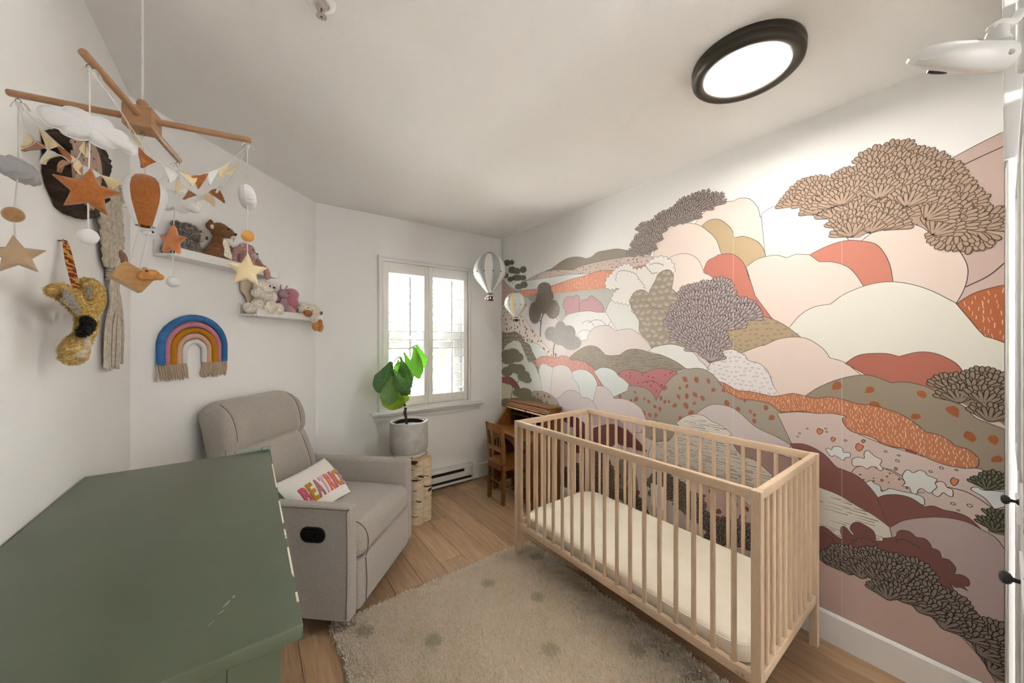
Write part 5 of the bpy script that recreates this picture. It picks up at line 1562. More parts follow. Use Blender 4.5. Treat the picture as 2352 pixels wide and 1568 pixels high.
for nm in ('panel1', 'panel2'):
    mb = MB(); q = E_[nm]; vs = []; fs = []
    P_ = spline3(q, 5); m_ = len(P_)
    for i, p in enumerate(P_):
        t = i/(m_-1); w = .019*math.sin(math.pi*(.12+.76*t))**.6
        d = Vector((0, 0, 1)) if nm == 'panel1' else Vector((0, 1, 0))
        tg_ = (P_[min(m_-1, i+1)]-P_[max(0, i-1)]).normalized(); s_ = tg_.cross(Vector((1, 0, 0))).normalized()
        for j in (-1, -.5, 0, .5, 1): vs.append(p+s_*w*j+Vector((.004*(1-j*j), 0, 0)))
    for i in range(m_-1):
        for j in range(4): fs.append((i*5+j, i*5+j+1, i*5+6+j, i*5+5+j))
    mb.add(vs, fs); mb.build('woven_panel', WOV, gh, smooth=True)
remesh(chain(E_['patch'], [.012, .014, .013, .011]), .004, 'black_patch', STRAW, gh, None, 2, .002, 120, 1200, .004, cf('#0f0e0d', '#1d1b19', '#2b2825'), seed=44)
remesh(chain(E_['face'], [.010, .014, .012]), .005, 'pale_face', STRAW, gh, None, 3, .001, 120, 300, .004, cf('#bba98d', '#cdbda2'), seed=45)
KIT = mat('patterned_strap', '#6d1c10', .8, '#c08a2e', 55, (1, 1.0, 2.2), (.49, .51), 1)
mb = MB(); vs = []; fs = []; P_ = spline3(E_['strap'], 6); m_ = len(P_)
for i, p in enumerate(P_):
    t = i/(m_-1); an = .2+2.1*t; s_ = Vector((math.sin(an)*.4, math.cos(an*.4), 0))
    for j in (-1, 0, 1): vs.append(p+s_*.0135*j)
for i in range(m_-1):
    for j in range(2): fs.append((i*3+j, i*3+j+1, i*3+4+j, i*3+3+j))
mb.add(vs, fs); so = mb.build('strap', KIT, gh, smooth=True)
mb = MB(); q = E_['strap'][0]; mb.rod((XL, q[1], q[2]-.003), (XL+.016, q[1], q[2]-.002), .0015, 6); mb.build('nail', BLACKM, gh)

# ================================================================ felt baby mobile
mo_ = thing('baby_mobile', (-.177, 1.047, 1.45), 'baby mobile of wooden cross arms with felt clouds, stars and balloon', 'mobile')
MWD = mat('mobile_wood', '#ab835f', .5, '#99704e', 40, (1, 1, 1), (.3, .7), 4)
YARN = mat('white_yarn', '#d3d1cd', .95); STEEL = mat('steel_eye', '#8a8680', .3, metal=1.0)
FW = mat('felt_white', '#dadada', .98, bump=.5, bscale=160, spec=.05, sheen=.3)
FG = mat('felt_grey', '#a6a6a8', .98, bump=.7, bscale=140, spec=.05, sheen=.3)
FB = mat('felt_brown', '#a8652f', .98, '#955626', 200, (1, 1, 1), (.3, .7), 3, bump=.5, bscale=260, spec=.05, sheen=.3)
FC = mat('felt_cream', '#e2cfa6', .98, bump=.5, bscale=260, spec=.05, sheen=.3)
FT = mat('felt_beige_star', '#b59a7b', .98, bump=.5, bscale=260, spec=.05, sheen=.3)
FO = mat('felt_orange', '#d69a4e', .98, bump=.6, bscale=200, spec=.05, sheen=.3)
FN = mat('felt_tan', '#b58d5d', .98, '#a57d4e', 160, (1, 1, 1), (.3, .7), 3, bump=.5, bscale=260, spec=.05, sheen=.3)
FR = mat('felt_rust', '#bd7442', .98, bump=.5, bscale=260, spec=.05, sheen=.3)
HC = Vector((-.177, 1.047, 1.81)); HA = Vector((.983, -.181, 0)).normalized(); HB = Vector((.181, .983, 0)).normalized()
TM = Matrix(((HA.x, HB.x, 0, HC.x), (HA.y, HB.y, 0, HC.y), (0, 0, 1, HC.z), (0, 0, 0, 1)))
mb = MB(TM); mb.rbox((-.023, -.023, -.021), (.023, .023, .021), .002, 2); mb.build('hub_block', MWD, mo_, smooth=True)
hl = .183
for d, sg in ((0, -1), (0, 1), (1, -1), (1, 1)):
    mb = MB(TM); a = [0, 0, 0.004]; b = [0, 0, 0.004]; a[d] = sg*.022; b[d] = sg*(hl+(.008 if d else 0))
    p = [Vector(a), Vector(b), Vector(b)+Vector([sg*.0015 if i == d else 0 for i in range(3)])]
    mb.tube(p, [.0062, .0062, .0050], 16); mb.build('dowel_arm', MWD, mo_, smooth=True)
mb = MB(TM); mb.ell((0, 0, .034), (.0095, .0095, .0092), None, 16, 10); mb.build('bead', MWD, mo_, smooth=True)
mb = MB(TM)
for s_ in (-.0012, .0012): mb.rod((s_, 0, .02), (s_*.5, 0, CEIL-HC.z-.002), .0009, 6)
mb.build('ceiling_cord', YARN, mo_)
mb = MB(TM); mb.lathe([(.005, 0), (.006, -.004), (.0, -.006)], (0, 0, CEIL-HC.z), 10); mb.build('ceiling_hook', STEEL, mo_)
ends = {'left': TM @ Vector((-hl+.012, 0, -.002)), 'right': TM @ Vector((hl-.006, 0, -.002)), 'near': TM @ Vector((0, -hl+.008, -.002)), 'far': TM @ Vector((0, hl-.002, -.002)), 'mid': TM @ Vector((0, 0, -.021))}
for kx, e in ends.items():
    mb = MB(); mb.tube([e+Vector((.0035*math.cos(a), 0, -.006+.0035*math.sin(a))) for a in [2*math.pi*i/10 for i in range(10)]], .0008, 5, closed=True); mb.rod(e+Vector((0, 0, .003)), e+Vector((0, 0, -.003)), .0008, 5)
    so = mb.build('screw_eye', STEEL, mo_, smooth=True)
    if kx != 'mid':
        rg = random.Random(hash(kx) % 7 if False else len(kx))
        mb = MB()
        for q in range(4):
            a = rg.uniform(0, 6.28)
            mb.tube(spline3([e+Vector((0, 0, -.010)), e+Vector((.008*math.cos(a), .008*math.sin(a), -.006)), e+Vector((.015*math.cos(a), .015*math.sin(a), -.016))], 4), .0009, 5)
        mb.ell(e+Vector((0, 0, -.011)), (.0035, .0035, .0045), None, 8, 6)
        mb.build('yarn_knot', YARN, mo_, smooth=True)
def frame(c, yaw=0.0, tilt=0.0, roll=0.0):
    """facing the room's middle; yaw turns it on its string"""
    c = Vector(c)
    to = Vector((-c.x, -c.y, 0)).normalized(); to = Matrix.Rotation(R_(yaw), 3, 'Z') @ to
    rt_ = Vector((-to.y, to.x, 0)); up_ = Vector((0, 0, 1))
    q = Matrix.Rotation(R_(roll), 3, to)
    rt_ = q @ rt_; up_ = q @ up_
    q = Matrix.Rotation(R_(tilt), 3, rt_); up_ = q @ up_; to2 = rt_.cross(up_)
    return lambda a, b, d: c + rt_*a + up_*b + to2*d
def star(c, R0, th, m, yaw=0, roll=0, tilt=0, nm='felt_star'):
    P_ = []
    for k in range(10):
        r = R0 if k % 2 == 0 else R0*.47
        a = math.pi/2 + k*math.pi/5
        P_.append((r*math.cos(a), r*math.sin(a)))
    pp = []
    for k in range(10):
        a, b, c_ = P_[k-1], P_[k], P_[(k+1) % 10]
        if k % 2 == 0:
            for t in (.16, .06): pp.append((b[0]+(a[0]-b[0])*t, b[1]+(a[1]-b[1])*t))
            pp.append((b[0]*.985, b[1]*.985))
            for t in (.06, .16): pp.append((b[0]+(c_[0]-b[0])*t, b[1]+(c_[1]-b[1])*t))
        else:
            pp.append(b)
        pp.append(((b[0]+c_[0])/2, (b[1]+c_[1])/2))
    mb = MB(); mb.puff(pp, th, frame(c, yaw, tilt, roll), 8, .003, .36)
    return mb.build(nm, m, mo_, smooth=True, angle=70)
def cloud(c, w, m, yaw=0, roll=0, th=.014):
    s_ = w/2
    P_ = [(-.95, -.05), (-.98, .16), (-.80, .30, 0), (-.60, .28, 1), (-.50, .46), (-.22, .52), (0.0, .42, 1), (.16, .50), (.36, .44), (.46, .26, 1), (.62, .30), (.76, .18), (.78, .04, 1), (.95, -.02), (1.0, -.18), (.88, -.30), (.60, -.28, 1), (.42, -.40), (.16, -.38), (.02, -.28, 1), (-.18, -.38), (-.45, -.36), (-.56, -.24, 1), (-.75, -.26)]
    pp = [(a*s_, b*s_) for a, b in spline(P_, 5)]
    mb = MB(); mb.puff(pp, th, frame(c, yaw, 0, roll), 8, .003, .45)
    o = mb.build('felt_cloud', m, mo_, smooth=True, angle=70)
    f_ = frame(c, yaw, 0, roll)
    mb = MB(); mb.tube([f_(a, b, 0) for a, b in pp], .0016, 5, closed=True); mb.build('stitched_edge', m, o, smooth=True)
    return o
def ball(c, r, m, nm='felt_ball'):
    c = Vector(c); mb = MB(); mb.ell(c, (r, r, r), None, 20, 14)
    return mb.build(nm, m, mo_, smooth=True)
def string(pts, r=.0011):
    mb = MB(); mb.tube([Vector(p) for p in pts], r, 6); mb.build('string', YARN, mo_, smooth=True)
T = {}
# near group
c1, c2_, c3 = (-0.205, 0.862, 1.694), (-0.205, 0.854, 1.594), (-0.205, 0.854, 1.523)
e = ends['near']; string([e+Vector((0, 0, -.01)), c1]); string([c1, c2_]); string([c2_, c3])
cloud(c1, .106, FW, -6, -7, .013); star(c2_, .0385, .0085, FB, 4, -4); ball(c3, .0122, FW)
# left group
c1, c2_, c3 = (-0.344, 1.075, 1.671), (-0.35, 1.076, 1.59), (-0.345, 1.072, 1.515)
e = ends['left']; string([e+Vector((0, 0, -.01)), c1]); string([c1, c2_]); string([c2_, c3])
cloud(c1, .085, FG, 62, 0, .019); ball(c2_, .0136, FN); star(c3, .0375, .0095, FT, -6, 6)
# right group
c1, c2_, c3 = (-0.003, 1.019, 1.683), (-0.002, 1.018, 1.596), (-0.004, 1.012, 1.516)
e = ends['right']; string([e+Vector((0, 0, -.01)), c1]); string([c1, c2_]); string([c2_, c3])
cloud(c1, .098, FW, 84, 0, .015); ball(c2_, .0130, FO); star(c3, .0405, .0095, FC, 0, -3)
# far group
c1, c2_, c3 = (-0.151, 1.24, 1.707), (-0.156, 1.241, 1.61), (-0.154, 1.239, 1.506)
e = ends['far']; string([e+Vector((0, 0, -.01)), c1]); string([c1, c2_]); string([c2_, c3])
cloud(c1, .112, FW, -30, -6, .014); star(c2_, .040, .009, FR, -52, -6); ball(c3, .0138, FW)
# centre: gored felt balloon carrying a box with a small bear
cb = Vector((-0.172, 1.043, 1.645))
to = math.atan2(-cb.y, -cb.x)
mb = MB(); n = 36; vs = []; fs = []; prof = []
for (r, z) in ((0.002, .053), (.012, .0515), (.022, .046), (.0295, .036), (.0325, .022), (.0325, .010), (.030, -.006), (.0245, -.024), (.0185, -.042), (.0150, -.052)): prof.append((r, z))
for (r, z) in prof:
    for j in range(n):
        a = 2*math.pi*j/n + to; bul = 1+.05*abs(math.sin(math.pi*((j+3) % 6)/6))
        vs.append((cb.x+r*bul*math.cos(a), cb.y+r*bul*math.sin(a), cb.z+z))
for i in range(len(prof)-1):
    for j in range(n):
        mb.mi.append(0 if ((j-1) % 36 < 3 or (j-1) % 36 >= 31 or 15 <= j < 21) else 1); mb.f.append((i*n+j, i*n+(j+1) % n, (i+1)*n+(j+1) % n, (i+1)*n+j))
mb.v = vs
mb.build('felt_balloon', [FB, FW], mo_, smooth=True, angle=50)
string([ends['mid']+Vector((0, 0, -.008)), cb+Vector((0, 0, .05))])
bx = Vector((-0.193, 1.051, 1.487))
for s_ in (-.008, .008): string([cb+Vector((s_, 0, -.05)), bx+Vector((s_, .004, .010))], .0006)
f_ = frame(bx, 10, 0, -33)
mb = MB(); TB = [f_(a, b, d) for a in (-.026, .026) for b in (-.0185, .0185) for d in (-.018, .018)]
mb.add(TB, [(0, 1, 3, 2), (4, 6, 7, 5), (0, 4, 5, 1), (0, 2, 6, 4), (1, 5, 7, 3)])
bo = mb.build('felt_basket', FN, mo_)
mb = MB(); cc_ = f_(.032, .012, 0)
bc = Vector((-0.16, 1.027, 1.492))
remesh([(bc, (.013, .013, .0115)), (bc+Vector((.012, -.008, -.004)), (.0085, .0085, .0068)), (bc+Vector((-.012, .008, -.002)), (.012, .012, .010))], .0022, 'bear_head', FR if False else mat('felt_bear', '#c0854a', .95, bump=.5, bscale=300), mo_, None, 4, .0006, 300)
mb = MB(); q = bc+Vector((-.006, -.011, .006)); mb.ell(q, (.0022, .0022, .0022), None, 8, 6); mb.build('bear_eye', EYEB, mo_)
mb = MB(); mb.ell(bc+Vector((-.011, .004, .012)), (.005, .004, .004), None, 10, 8); mb.build('bear_ear', MATS['felt_bear'], mo_, smooth=True)
wb = Vector((-0.17, 1.053, 1.583))
mb = MB(); mb.ell(wb, (.012, .009, .0062), None, 16, 10); w_ = mb.build('felt_bird', FW, mo_, smooth=True)
mb = MB(); mb.ell(wb+Vector((.008, -.0055, .001)), (.0022, .0022, .0026), None, 8, 6); mb.build('bird_eye', EYEB, w_)
# bunting between the arm tips
def bunting(pts, flags, seed):
    rg = random.Random(seed)
    P_ = spline3(pts, 8); string(P_, .0008)
    cyc = {'c': FC, 'b': FB, 'w': FW}
    tot = len(P_)-1
    for k, (t, ch) in enumerate(flags):
        i = min(tot-1, int(t*tot)); p = Vector(P_[i]); d = (Vector(P_[i+1])-p).normalized()
        w = .0175; h = .028
        sw = Vector((0, 0, -1)); out = d.cross(sw).normalized()
        sw = (sw + out*rg.uniform(-.9, .9)).normalized()
        vs = []; fs = []
        rows = 5
        for r in range(rows+1):
            q = r/rows; ww = w*(1-q*.92); cu = out*.004*math.sin(q*3+k)
            for s_ in (-1, 0, 1): vs.append(p+d*ww*s_+sw*h*q+cu+out*(.0035*(1-s_*s_)))
        for r in range(rows):
            for s_ in (0, 1): fs.append((r*3+s_, r*3+s_+1, r*3+s_+4, r*3+s_+3))
        m2 = [Vector(v)+out*.0010 for v in vs]; o2 = len(vs)
        fs += [tuple(i_+o2 for i_ in f) for f in fs]
        mb = MB(); mb.add(vs+m2, fs); mb.build('felt_flag', cyc[ch], mo_, smooth=True)
bunting([ends['near']+Vector((0, 0, -.01)), (-0.178, 0.861, 1.749), (-0.16, 0.885, 1.718), (-0.142, 0.921, 1.694), (-0.103, 0.967, 1.693), (-0.076, 0.984, 1.705), (-0.044, 1.01, 1.742), ends['right']+Vector((0, 0, -.008))], [(.30, 'c'), (.42, 'b'), (.52, 'w'), (.60, 'c'), (.69, 'b'), (.77, 'w'), (.86, 'c')], 1)
bunting([ends['right']+Vector((0, 0, -.008)), (-0.023, 1.045, 1.753), (-0.047, 1.087, 1.722), (-0.067, 1.114, 1.714), (-0.091, 1.144, 1.707), (-0.114, 1.179, 1.724), (-0.137, 1.209, 1.752), ends['far']+Vector((0, 0, -.006))], [(.15, 'c'), (.29, 'w'), (.42, 'b'), (.52, 'c'), (.62, 'w'), (.72, 'b'), (.84, 'c')], 2)
bunting([ends['far']+Vector((0, 0, -.006)), (-0.182, 1.223, 1.752), (-0.22, 1.189, 1.723), (-0.256, 1.165, 1.718), (-0.28, 1.133, 1.723), (-0.292, 1.093, 1.733), (-0.313, 1.071, 1.755), ends['left']+Vector((0, 0, -.008))], [(.25, 'w'), (.40, 'c'), (.52, 'w'), (.63, 'c'), (.73, 'b'), (.83, 'c')], 3)
bunting([ends['left']+Vector((0, 0, -.008)), (-0.324, 1.041, 1.737), (-0.307, 1.017, 1.714), (-0.281, 0.979, 1.689), (-0.254, 0.935, 1.669), (-0.229, 0.898, 1.653), (-0.208, 0.87, 1.711), ends['near']+Vector((0, 0, -.01))], [(.20, 'c'), (.33, 'b'), (.43, 'w'), (.53, 'c'), (.67, 'b'), (.82, 'c')], 4)

# ================================================================ garden outside the window
mb = MB(); mb.box((-1.6, YB+0.16, CEIL), (3.6, YB+1.0, CEIL+0.1)); struct(mb, 'added_eave', TRIM)      # unseen eave, added to block the sun above the window
mb = MB(); mb.box((-14, YB+0.4, -0.75), (16, 22, -0.55))
struct(mb, 'bounce_ground', mat('bounce_paving', '#cfcfcd', 0.9, '#bdbdba', 2))  # pale ground, added to bounce sunlight in through the window
GL = [mat('garden_leaf_yellow', '#4a4620', 0.8, trans=0.3, transcol='#54501f', spec=0.0), mat('garden_leaf_green', '#2f3c20', 0.8, trans=0.3, transcol='#3b4a22', spec=0.0), mat('garden_leaf_pale', '#3a4432', 0.8, trans=0.3, transcol='#465238', spec=0.0)]
def shrub(loc, rx, rz, m, label, seed, nleaf, nm='garden_shrub', trunk_h=0.3):
    rg = random.Random(seed); loc = Vector(loc)
    t = thing(nm, loc, label, 'tree' if trunk_h > 0.6 else 'shrub')
    mb = MB()
    mb.tube(spline3([loc, loc+Vector((.03, 0, trunk_h*.5)), loc+Vector((0, .02, trunk_h+rz*.6))], 4), 0.03, 7)
    for k in range(6):
        a = rg.uniform(0, 6.28); s0 = loc+Vector((0, 0, trunk_h*.8))
        mb.tube(spline3([s0, s0+Vector((rx*.3*math.cos(a), rx*.3*math.sin(a), rz*.4)), s0+Vector((rx*.7*math.cos(a), rx*.7*math.sin(a), rz*.8))], 3), 0.012, 5)
    mb.build('trunk', TRK, t, smooth=True)
    vs = []; fs = []
    c = loc + Vector((0, 0, trunk_h+rz))
    lob = [(Vector((rg.uniform(-.5, .5)*rx, rg.uniform(-.5, .5)*rx, rg.uniform(-.6, .6)*rz)), rg.uniform(.4, .62)) for _ in range(7)]
    for k in range(nleaf):
        lo, q = lob[k % 7]
        d = Vector((rg.gauss(0, 1), rg.gauss(0, 1), rg.gauss(0, 1))).normalized()
        p = c + lo + Vector((d.x*rx*q, d.y*rx*q, d.z*rz*q))*rg.uniform(.7, 1.05)
        u = Vector((rg.gauss(0, 1), rg.gauss(0, 1), rg.gauss(0, 1))).normalized(); v = u.orthogonal().normalized()
        s_ = rg.uniform(.03, .06)
        b = len(vs)
        vs += [p-u*s_, p+v*s_*.45, p+u*s_, p-v*s_*.45]; fs.append((b, b+1, b+2, b+3))
    mb = MB(); mb.add(vs, fs); o = mb.build('foliage', m, t, recalc=False); o['kind'] = 'stuff'
shrub((0.9, 6.6, -0.55), 1.3, 1.1, GL[0], 'yellow leaved tree seen through the left shutter', 1, 2600, 'garden_tree', 1.0)
shrub((3.2, 7.4, -0.55), 1.3, 1.2, GL[1], 'green leaved tree seen through the right shutter', 2, 2600, 'garden_tree', 0.9)
shrub((2.0, 5.3, -0.55), 0.8, 0.55, GL[2], 'pale green shrub low behind the right shutter', 3, 1500, 'garden_shrub', 0.2)
shrub((0.8, 5.0, -0.55), 0.7, 0.5, GL[1], 'green shrub low behind the left shutter', 4, 1500, 'garden_shrub', 0.2)


# ================================================================ printed mural on the right wall (y along the wall, z up)
MURAL = [
('#d6c7c0',[(3.078,1.767,1),(2.732,1.862,1),(2.144,1.865,1),(1.348,1.869,1),(0.835,1.779,1),(0.476,1.795,1),(0.211,1.807,1),(0.0,1.9,1),(0.0,0.135,1),(0.044,0.135,1),(0.523,0.135,1),(3.078,0.135,1)],None,False,0),
('#c3aca2',[(0.155,2.019,1),(0.073,2.057),(0.0,2.085,1),(0.0,1.995,1),(0.0,1.99,1),(0.0,1.495,1),(0.113,1.482,1),(0.211,1.841,1)],None,True,0),
('L',[(0.136,1.983,1),(0.063,2.012),(0.0,2.033,1)],None,0.0035,0),
('L',[(0.049,1.801,1),(0.0,1.827,1)],None,0.003,0),
('L',[(0.085,1.553,1),(0.035,1.586),(0.0,1.627,1)],None,0.004,0),
('#91887b',[(2.403,1.968,1),(2.316,1.978),(2.193,2.019),(2.102,2.031),(2.004,2.02),(1.933,1.995),(1.922,1.991,1),(1.866,1.996),(1.811,2.019),(1.738,2.017),(1.638,2.009),(1.563,1.986),(1.491,1.956),(1.491,1.899,1),(1.619,1.898),(1.822,1.916),(2.052,1.905)],None,True,0),
('#cfbcb3',[(2.706,1.919,1),(2.573,1.943),(2.418,1.965),(2.247,1.955),(2.065,1.925,1),(1.98,1.942),(1.822,1.946),(1.638,1.941),(1.483,1.93),(1.333,1.894,1),(1.357,1.847,1),(1.527,1.837),(1.668,1.847),(1.822,1.853),(2.052,1.869),(2.247,1.892),(2.463,1.902)],('dots','#655c56',0.026,0.0125),True,0),
('#dddfdb',[(2.885,1.849,1),(2.706,1.919,1),(2.433,1.908),(2.153,1.897),(2.065,1.889,1),(1.822,1.864),(1.619,1.855,1),(1.668,1.787,1),(2.18,1.771,1),(2.622,1.799,1)],None,True,0),
('#cb8b73',[(2.812,1.841,1),(2.463,1.822),(2.288,1.831),(2.115,1.85),(1.933,1.861),(1.822,1.874),(1.738,1.871),(1.638,1.854),(1.527,1.848),(1.414,1.856),(1.357,1.854,1),(1.357,1.782,1),(1.658,1.713,1),(1.769,1.734),(1.933,1.745),(2.115,1.753),(2.316,1.755),(2.463,1.765),(2.689,1.764,1)],('hatch','#e6c6b3',0.022,0.0045),True,0),
('#bbbab4',[(2.758,1.797,1),(2.622,1.77),(2.316,1.757),(2.052,1.752),(1.769,1.74),(1.605,1.727,1),(1.648,1.696),(1.697,1.629),(1.717,1.557,1),(2.18,1.492,1),(2.288,1.611,1),(2.463,1.682,1)],None,False,0),
('#c29a9d',[(2.147,1.565,1),(2.14,1.601),(2.173,1.64),(2.153,1.694),(2.115,1.711),(2.083,1.692),(2.052,1.707),(2.004,1.703),(1.992,1.644),(2.01,1.619),(1.98,1.591),(1.974,1.568,1),(2.065,1.547)],None,True,0.03),
('#c29a9d',[(1.98,1.573,1),(1.992,1.627),(1.945,1.671),(1.91,1.655),(1.877,1.693),(1.833,1.665),(1.79,1.636),(1.758,1.597),(1.75,1.566,1)],None,True,0.03),
('#d9d0ce',[(3.07,1.995,1),(2.961,1.913),(2.794,1.828),(2.672,1.762),(2.557,1.71),(2.433,1.65),(2.288,1.563),(2.206,1.503,1),(2.128,1.216,1),(2.622,1.196,1),(3.08,1.547,1)],('specks','#8f8682',0.05,0.007),True,0),
('#c9aaa1',[(3.076,2.019,1),(3.02,1.943),(2.923,1.875),(2.794,1.817),(2.741,1.726,1),(2.848,1.79),(2.942,1.799,1),(3.076,1.708,1)],('dots','#a3604c',0.05,0.014),True,0),
('#e5e1de',[(2.206,1.507,1),(2.128,1.564),(2.028,1.58),(1.899,1.583),(1.822,1.568),(1.758,1.564),(1.717,1.564,1),(1.658,1.522),(1.6,1.472),(1.509,1.43,1),(1.527,1.331,1),(1.933,1.284,1),(2.052,1.344,1)],('specks','#857d79',0.035,0.008),True,0),
('L',[(1.968,1.489),(1.91,1.509),(1.866,1.49),(1.844,1.459)],None,0.0025,0),
('L',[(1.905,1.487,1),(1.844,1.51),(1.779,1.503),(1.728,1.468)],None,0.0025,0),
('L',[(1.712,1.463,1),(1.677,1.495),(1.629,1.492),(1.572,1.467),(1.513,1.432)],None,0.0025,0),
('L',[(2.01,1.415,1),(1.968,1.432),(1.91,1.435),(1.877,1.422)],None,0.0025,0),
('#dddcd6',[(1.733,1.565,1),(1.707,1.621),(1.668,1.658),(1.619,1.672),(1.572,1.661),(1.531,1.627),(1.513,1.583),(1.509,1.551,1),(1.474,1.527),(1.452,1.489),(1.452,1.407,1),(1.619,1.409,1)],None,True,0),
('#d8cbc6',[(2.052,1.272,1),(2.004,1.336),(1.91,1.362,1),(1.91,1.388,1),(1.877,1.43),(1.822,1.459),(1.748,1.467),(1.687,1.455),(1.643,1.422,1),(1.591,1.432),(1.527,1.435),(1.474,1.415),(1.423,1.377),(1.381,1.333),(1.353,1.3,1),(1.381,1.267,1),(1.572,1.245,1),(1.738,1.239,1),(2.052,1.237,1)],None,True,0),
('#e7d3ca',[(1.092,2.005,1),(1.072,2.046),(1.017,2.099),(0.945,2.127),(0.869,2.111,1),(0.835,2.116),(0.789,2.097),(0.753,2.045),(0.741,1.991,1),(0.705,1.954),(0.692,1.896),(0.699,1.843),(0.716,1.807,1),(0.835,1.732,1),(1.067,1.871,1)],None,True,0),
('#ede5d9',[(0.737,2.001,1),(0.705,2.02),(0.659,2.026),(0.588,2.007),(0.547,1.974),(0.523,1.932,1),(0.476,1.913),(0.438,1.874),(0.409,1.809),(0.402,1.787,1),(0.507,1.721,1),(0.714,1.736,1)],None,True,0),
('#bba585',[(1.041,2.018,1),(0.992,2.042),(0.934,2.027),(0.878,1.964),(0.865,1.911,1),(0.814,1.907),(0.753,1.866),(0.724,1.815),(0.711,1.757,1),(0.793,1.737,1),(0.922,1.794,1)],None,True,0),
('#e8d7cd',[(1.348,1.892,1),(1.324,1.977),(1.272,2.049),(1.172,2.069),(1.067,2.037),(1.004,1.983),(0.957,1.923),(0.934,1.852,1),(0.918,1.793),(1.017,1.711,1),(1.258,1.744,1),(1.38,1.846,1)],None,True,0),
('#c07b6c',[(1.026,1.762,1),(1.004,1.809),(0.964,1.826),(0.945,1.835,1),(0.878,1.827),(0.824,1.777),(0.797,1.704),(0.793,1.68,1),(0.763,1.642),(0.757,1.603,1),(0.705,1.58),(0.681,1.523),(0.684,1.465),(0.753,1.45,1),(0.922,1.553,1)],None,True,0),
('#eadad0',[(1.272,1.85,1),(1.214,1.878),(1.132,1.878),(1.067,1.84),(1.036,1.784),(1.026,1.747,1),(0.98,1.716),(0.957,1.666,1),(0.95,1.458,1),(1.172,1.519,1),(1.348,1.643,1)],None,True,0),
('#e8e2dd',[(1.673,1.643,1),(1.658,1.689),(1.61,1.724),(1.653,1.733),(1.697,1.73),(1.733,1.762),(1.717,1.809),(1.677,1.828),(1.668,1.851),(1.61,1.869),(1.572,1.879),(1.536,1.88),(1.513,1.858),(1.487,1.831),(1.448,1.832),(1.406,1.836),(1.377,1.865),(1.318,1.886),(1.257,1.872),(1.213,1.822),(1.209,1.774),(1.234,1.743),(1.264,1.684),(1.357,1.622,1),(1.527,1.607,1),(1.619,1.63,1)],None,True,0.035),
('L',[(1.634,1.778),(1.634,1.814),(1.61,1.842),(1.559,1.834),(1.513,1.818),(1.478,1.799),(1.461,1.767),(1.423,1.724),(1.41,1.69)],None,0.003,0.025),
('L',[(1.373,1.846),(1.333,1.85),(1.302,1.841),(1.275,1.826)],None,0.003,0.02),
('L',[(1.402,1.836),(1.381,1.814),(1.357,1.785),(1.31,1.789)],None,0.003,0.02),
('#ddcbc0',[(0.361,1.785,1),(0.321,1.816),(0.27,1.827),(0.222,1.82),(0.188,1.796),(0.166,1.762),(0.155,1.734,1),(0.123,1.719),(0.098,1.685),(0.081,1.63),(0.081,1.583),(0.091,1.536),(0.11,1.486,1),(0.334,1.544,1)],None,True,0),
('#c37e6d',[(0.54,1.758,1),(0.476,1.785),(0.417,1.796),(0.368,1.785),(0.321,1.762),(0.295,1.72),(0.277,1.663),(0.268,1.591,1),(0.368,1.547,1),(0.507,1.641,1)],None,True,0),
('#e4d1c7',[(0.805,1.744,1),(0.753,1.776),(0.677,1.782),(0.628,1.76,1),(0.588,1.769),(0.54,1.758,1),(0.504,1.719,1),(0.453,1.708),(0.409,1.681),(0.381,1.643),(0.357,1.591,1),(0.388,1.511,1),(0.461,1.438,1),(0.623,1.339,1),(0.677,1.447,1),(0.763,1.586,1)],None,True,0),
('#ad6642',[(0.113,1.487,1),(0.063,1.53),(0.0,1.552,1),(0.0,1.33,1),(0.021,1.345),(0.073,1.392,1)],('hatch','#e2b69a',0.02,0.0028),True,0),
('#e0dcd1',[(0.619,1.419,1),(0.572,1.48),(0.523,1.512),(0.464,1.521,1),(0.417,1.561),(0.347,1.591),(0.283,1.598),(0.222,1.581),(0.166,1.548),(0.108,1.497,1),(0.078,1.439),(0.058,1.399),(0.042,1.372,1),(0.021,1.362),(0.0,1.349,1),(0.0,1.18,1),(0.211,1.154,1),(0.402,1.189,1),(0.555,1.319,1)],None,True,0),
('#ab977c',[(0.969,1.311,1),(0.922,1.396),(0.867,1.454),(0.793,1.481),(0.714,1.475),(0.641,1.435),(0.575,1.375,1),(0.539,1.319,1),(0.714,1.25,1),(0.835,1.267,1)],('grass','#574a3e',0.03,0.011),True,0),
('#ddcac0',[(0.835,1.286,1),(0.753,1.324),(0.724,1.331,1),(0.659,1.364),(0.588,1.373),(0.539,1.36),(0.491,1.32),(0.467,1.279,1),(0.417,1.26),(0.361,1.207,1),(0.402,1.131,1),(0.507,1.039,1),(0.714,1.029,1)],None,True,0),
('#ad6959',[(0.415,1.256,1),(0.368,1.295),(0.295,1.304),(0.252,1.293,1),(0.199,1.312),(0.155,1.307),(0.113,1.279),(0.093,1.248),(0.085,1.216,1),(0.123,1.164,1),(0.258,1.148,1)],None,True,0),
('#ded6d5',[(1.012,1.18,1),(0.957,1.274),(0.878,1.308),(0.81,1.277,1),(0.793,1.25),(0.743,1.237),(0.705,1.195),(0.684,1.131,1),(0.653,1.076,1),(0.793,1.04,1),(0.945,1.068,1)],('grass','#6d6463',0.028,0.011),True,0),
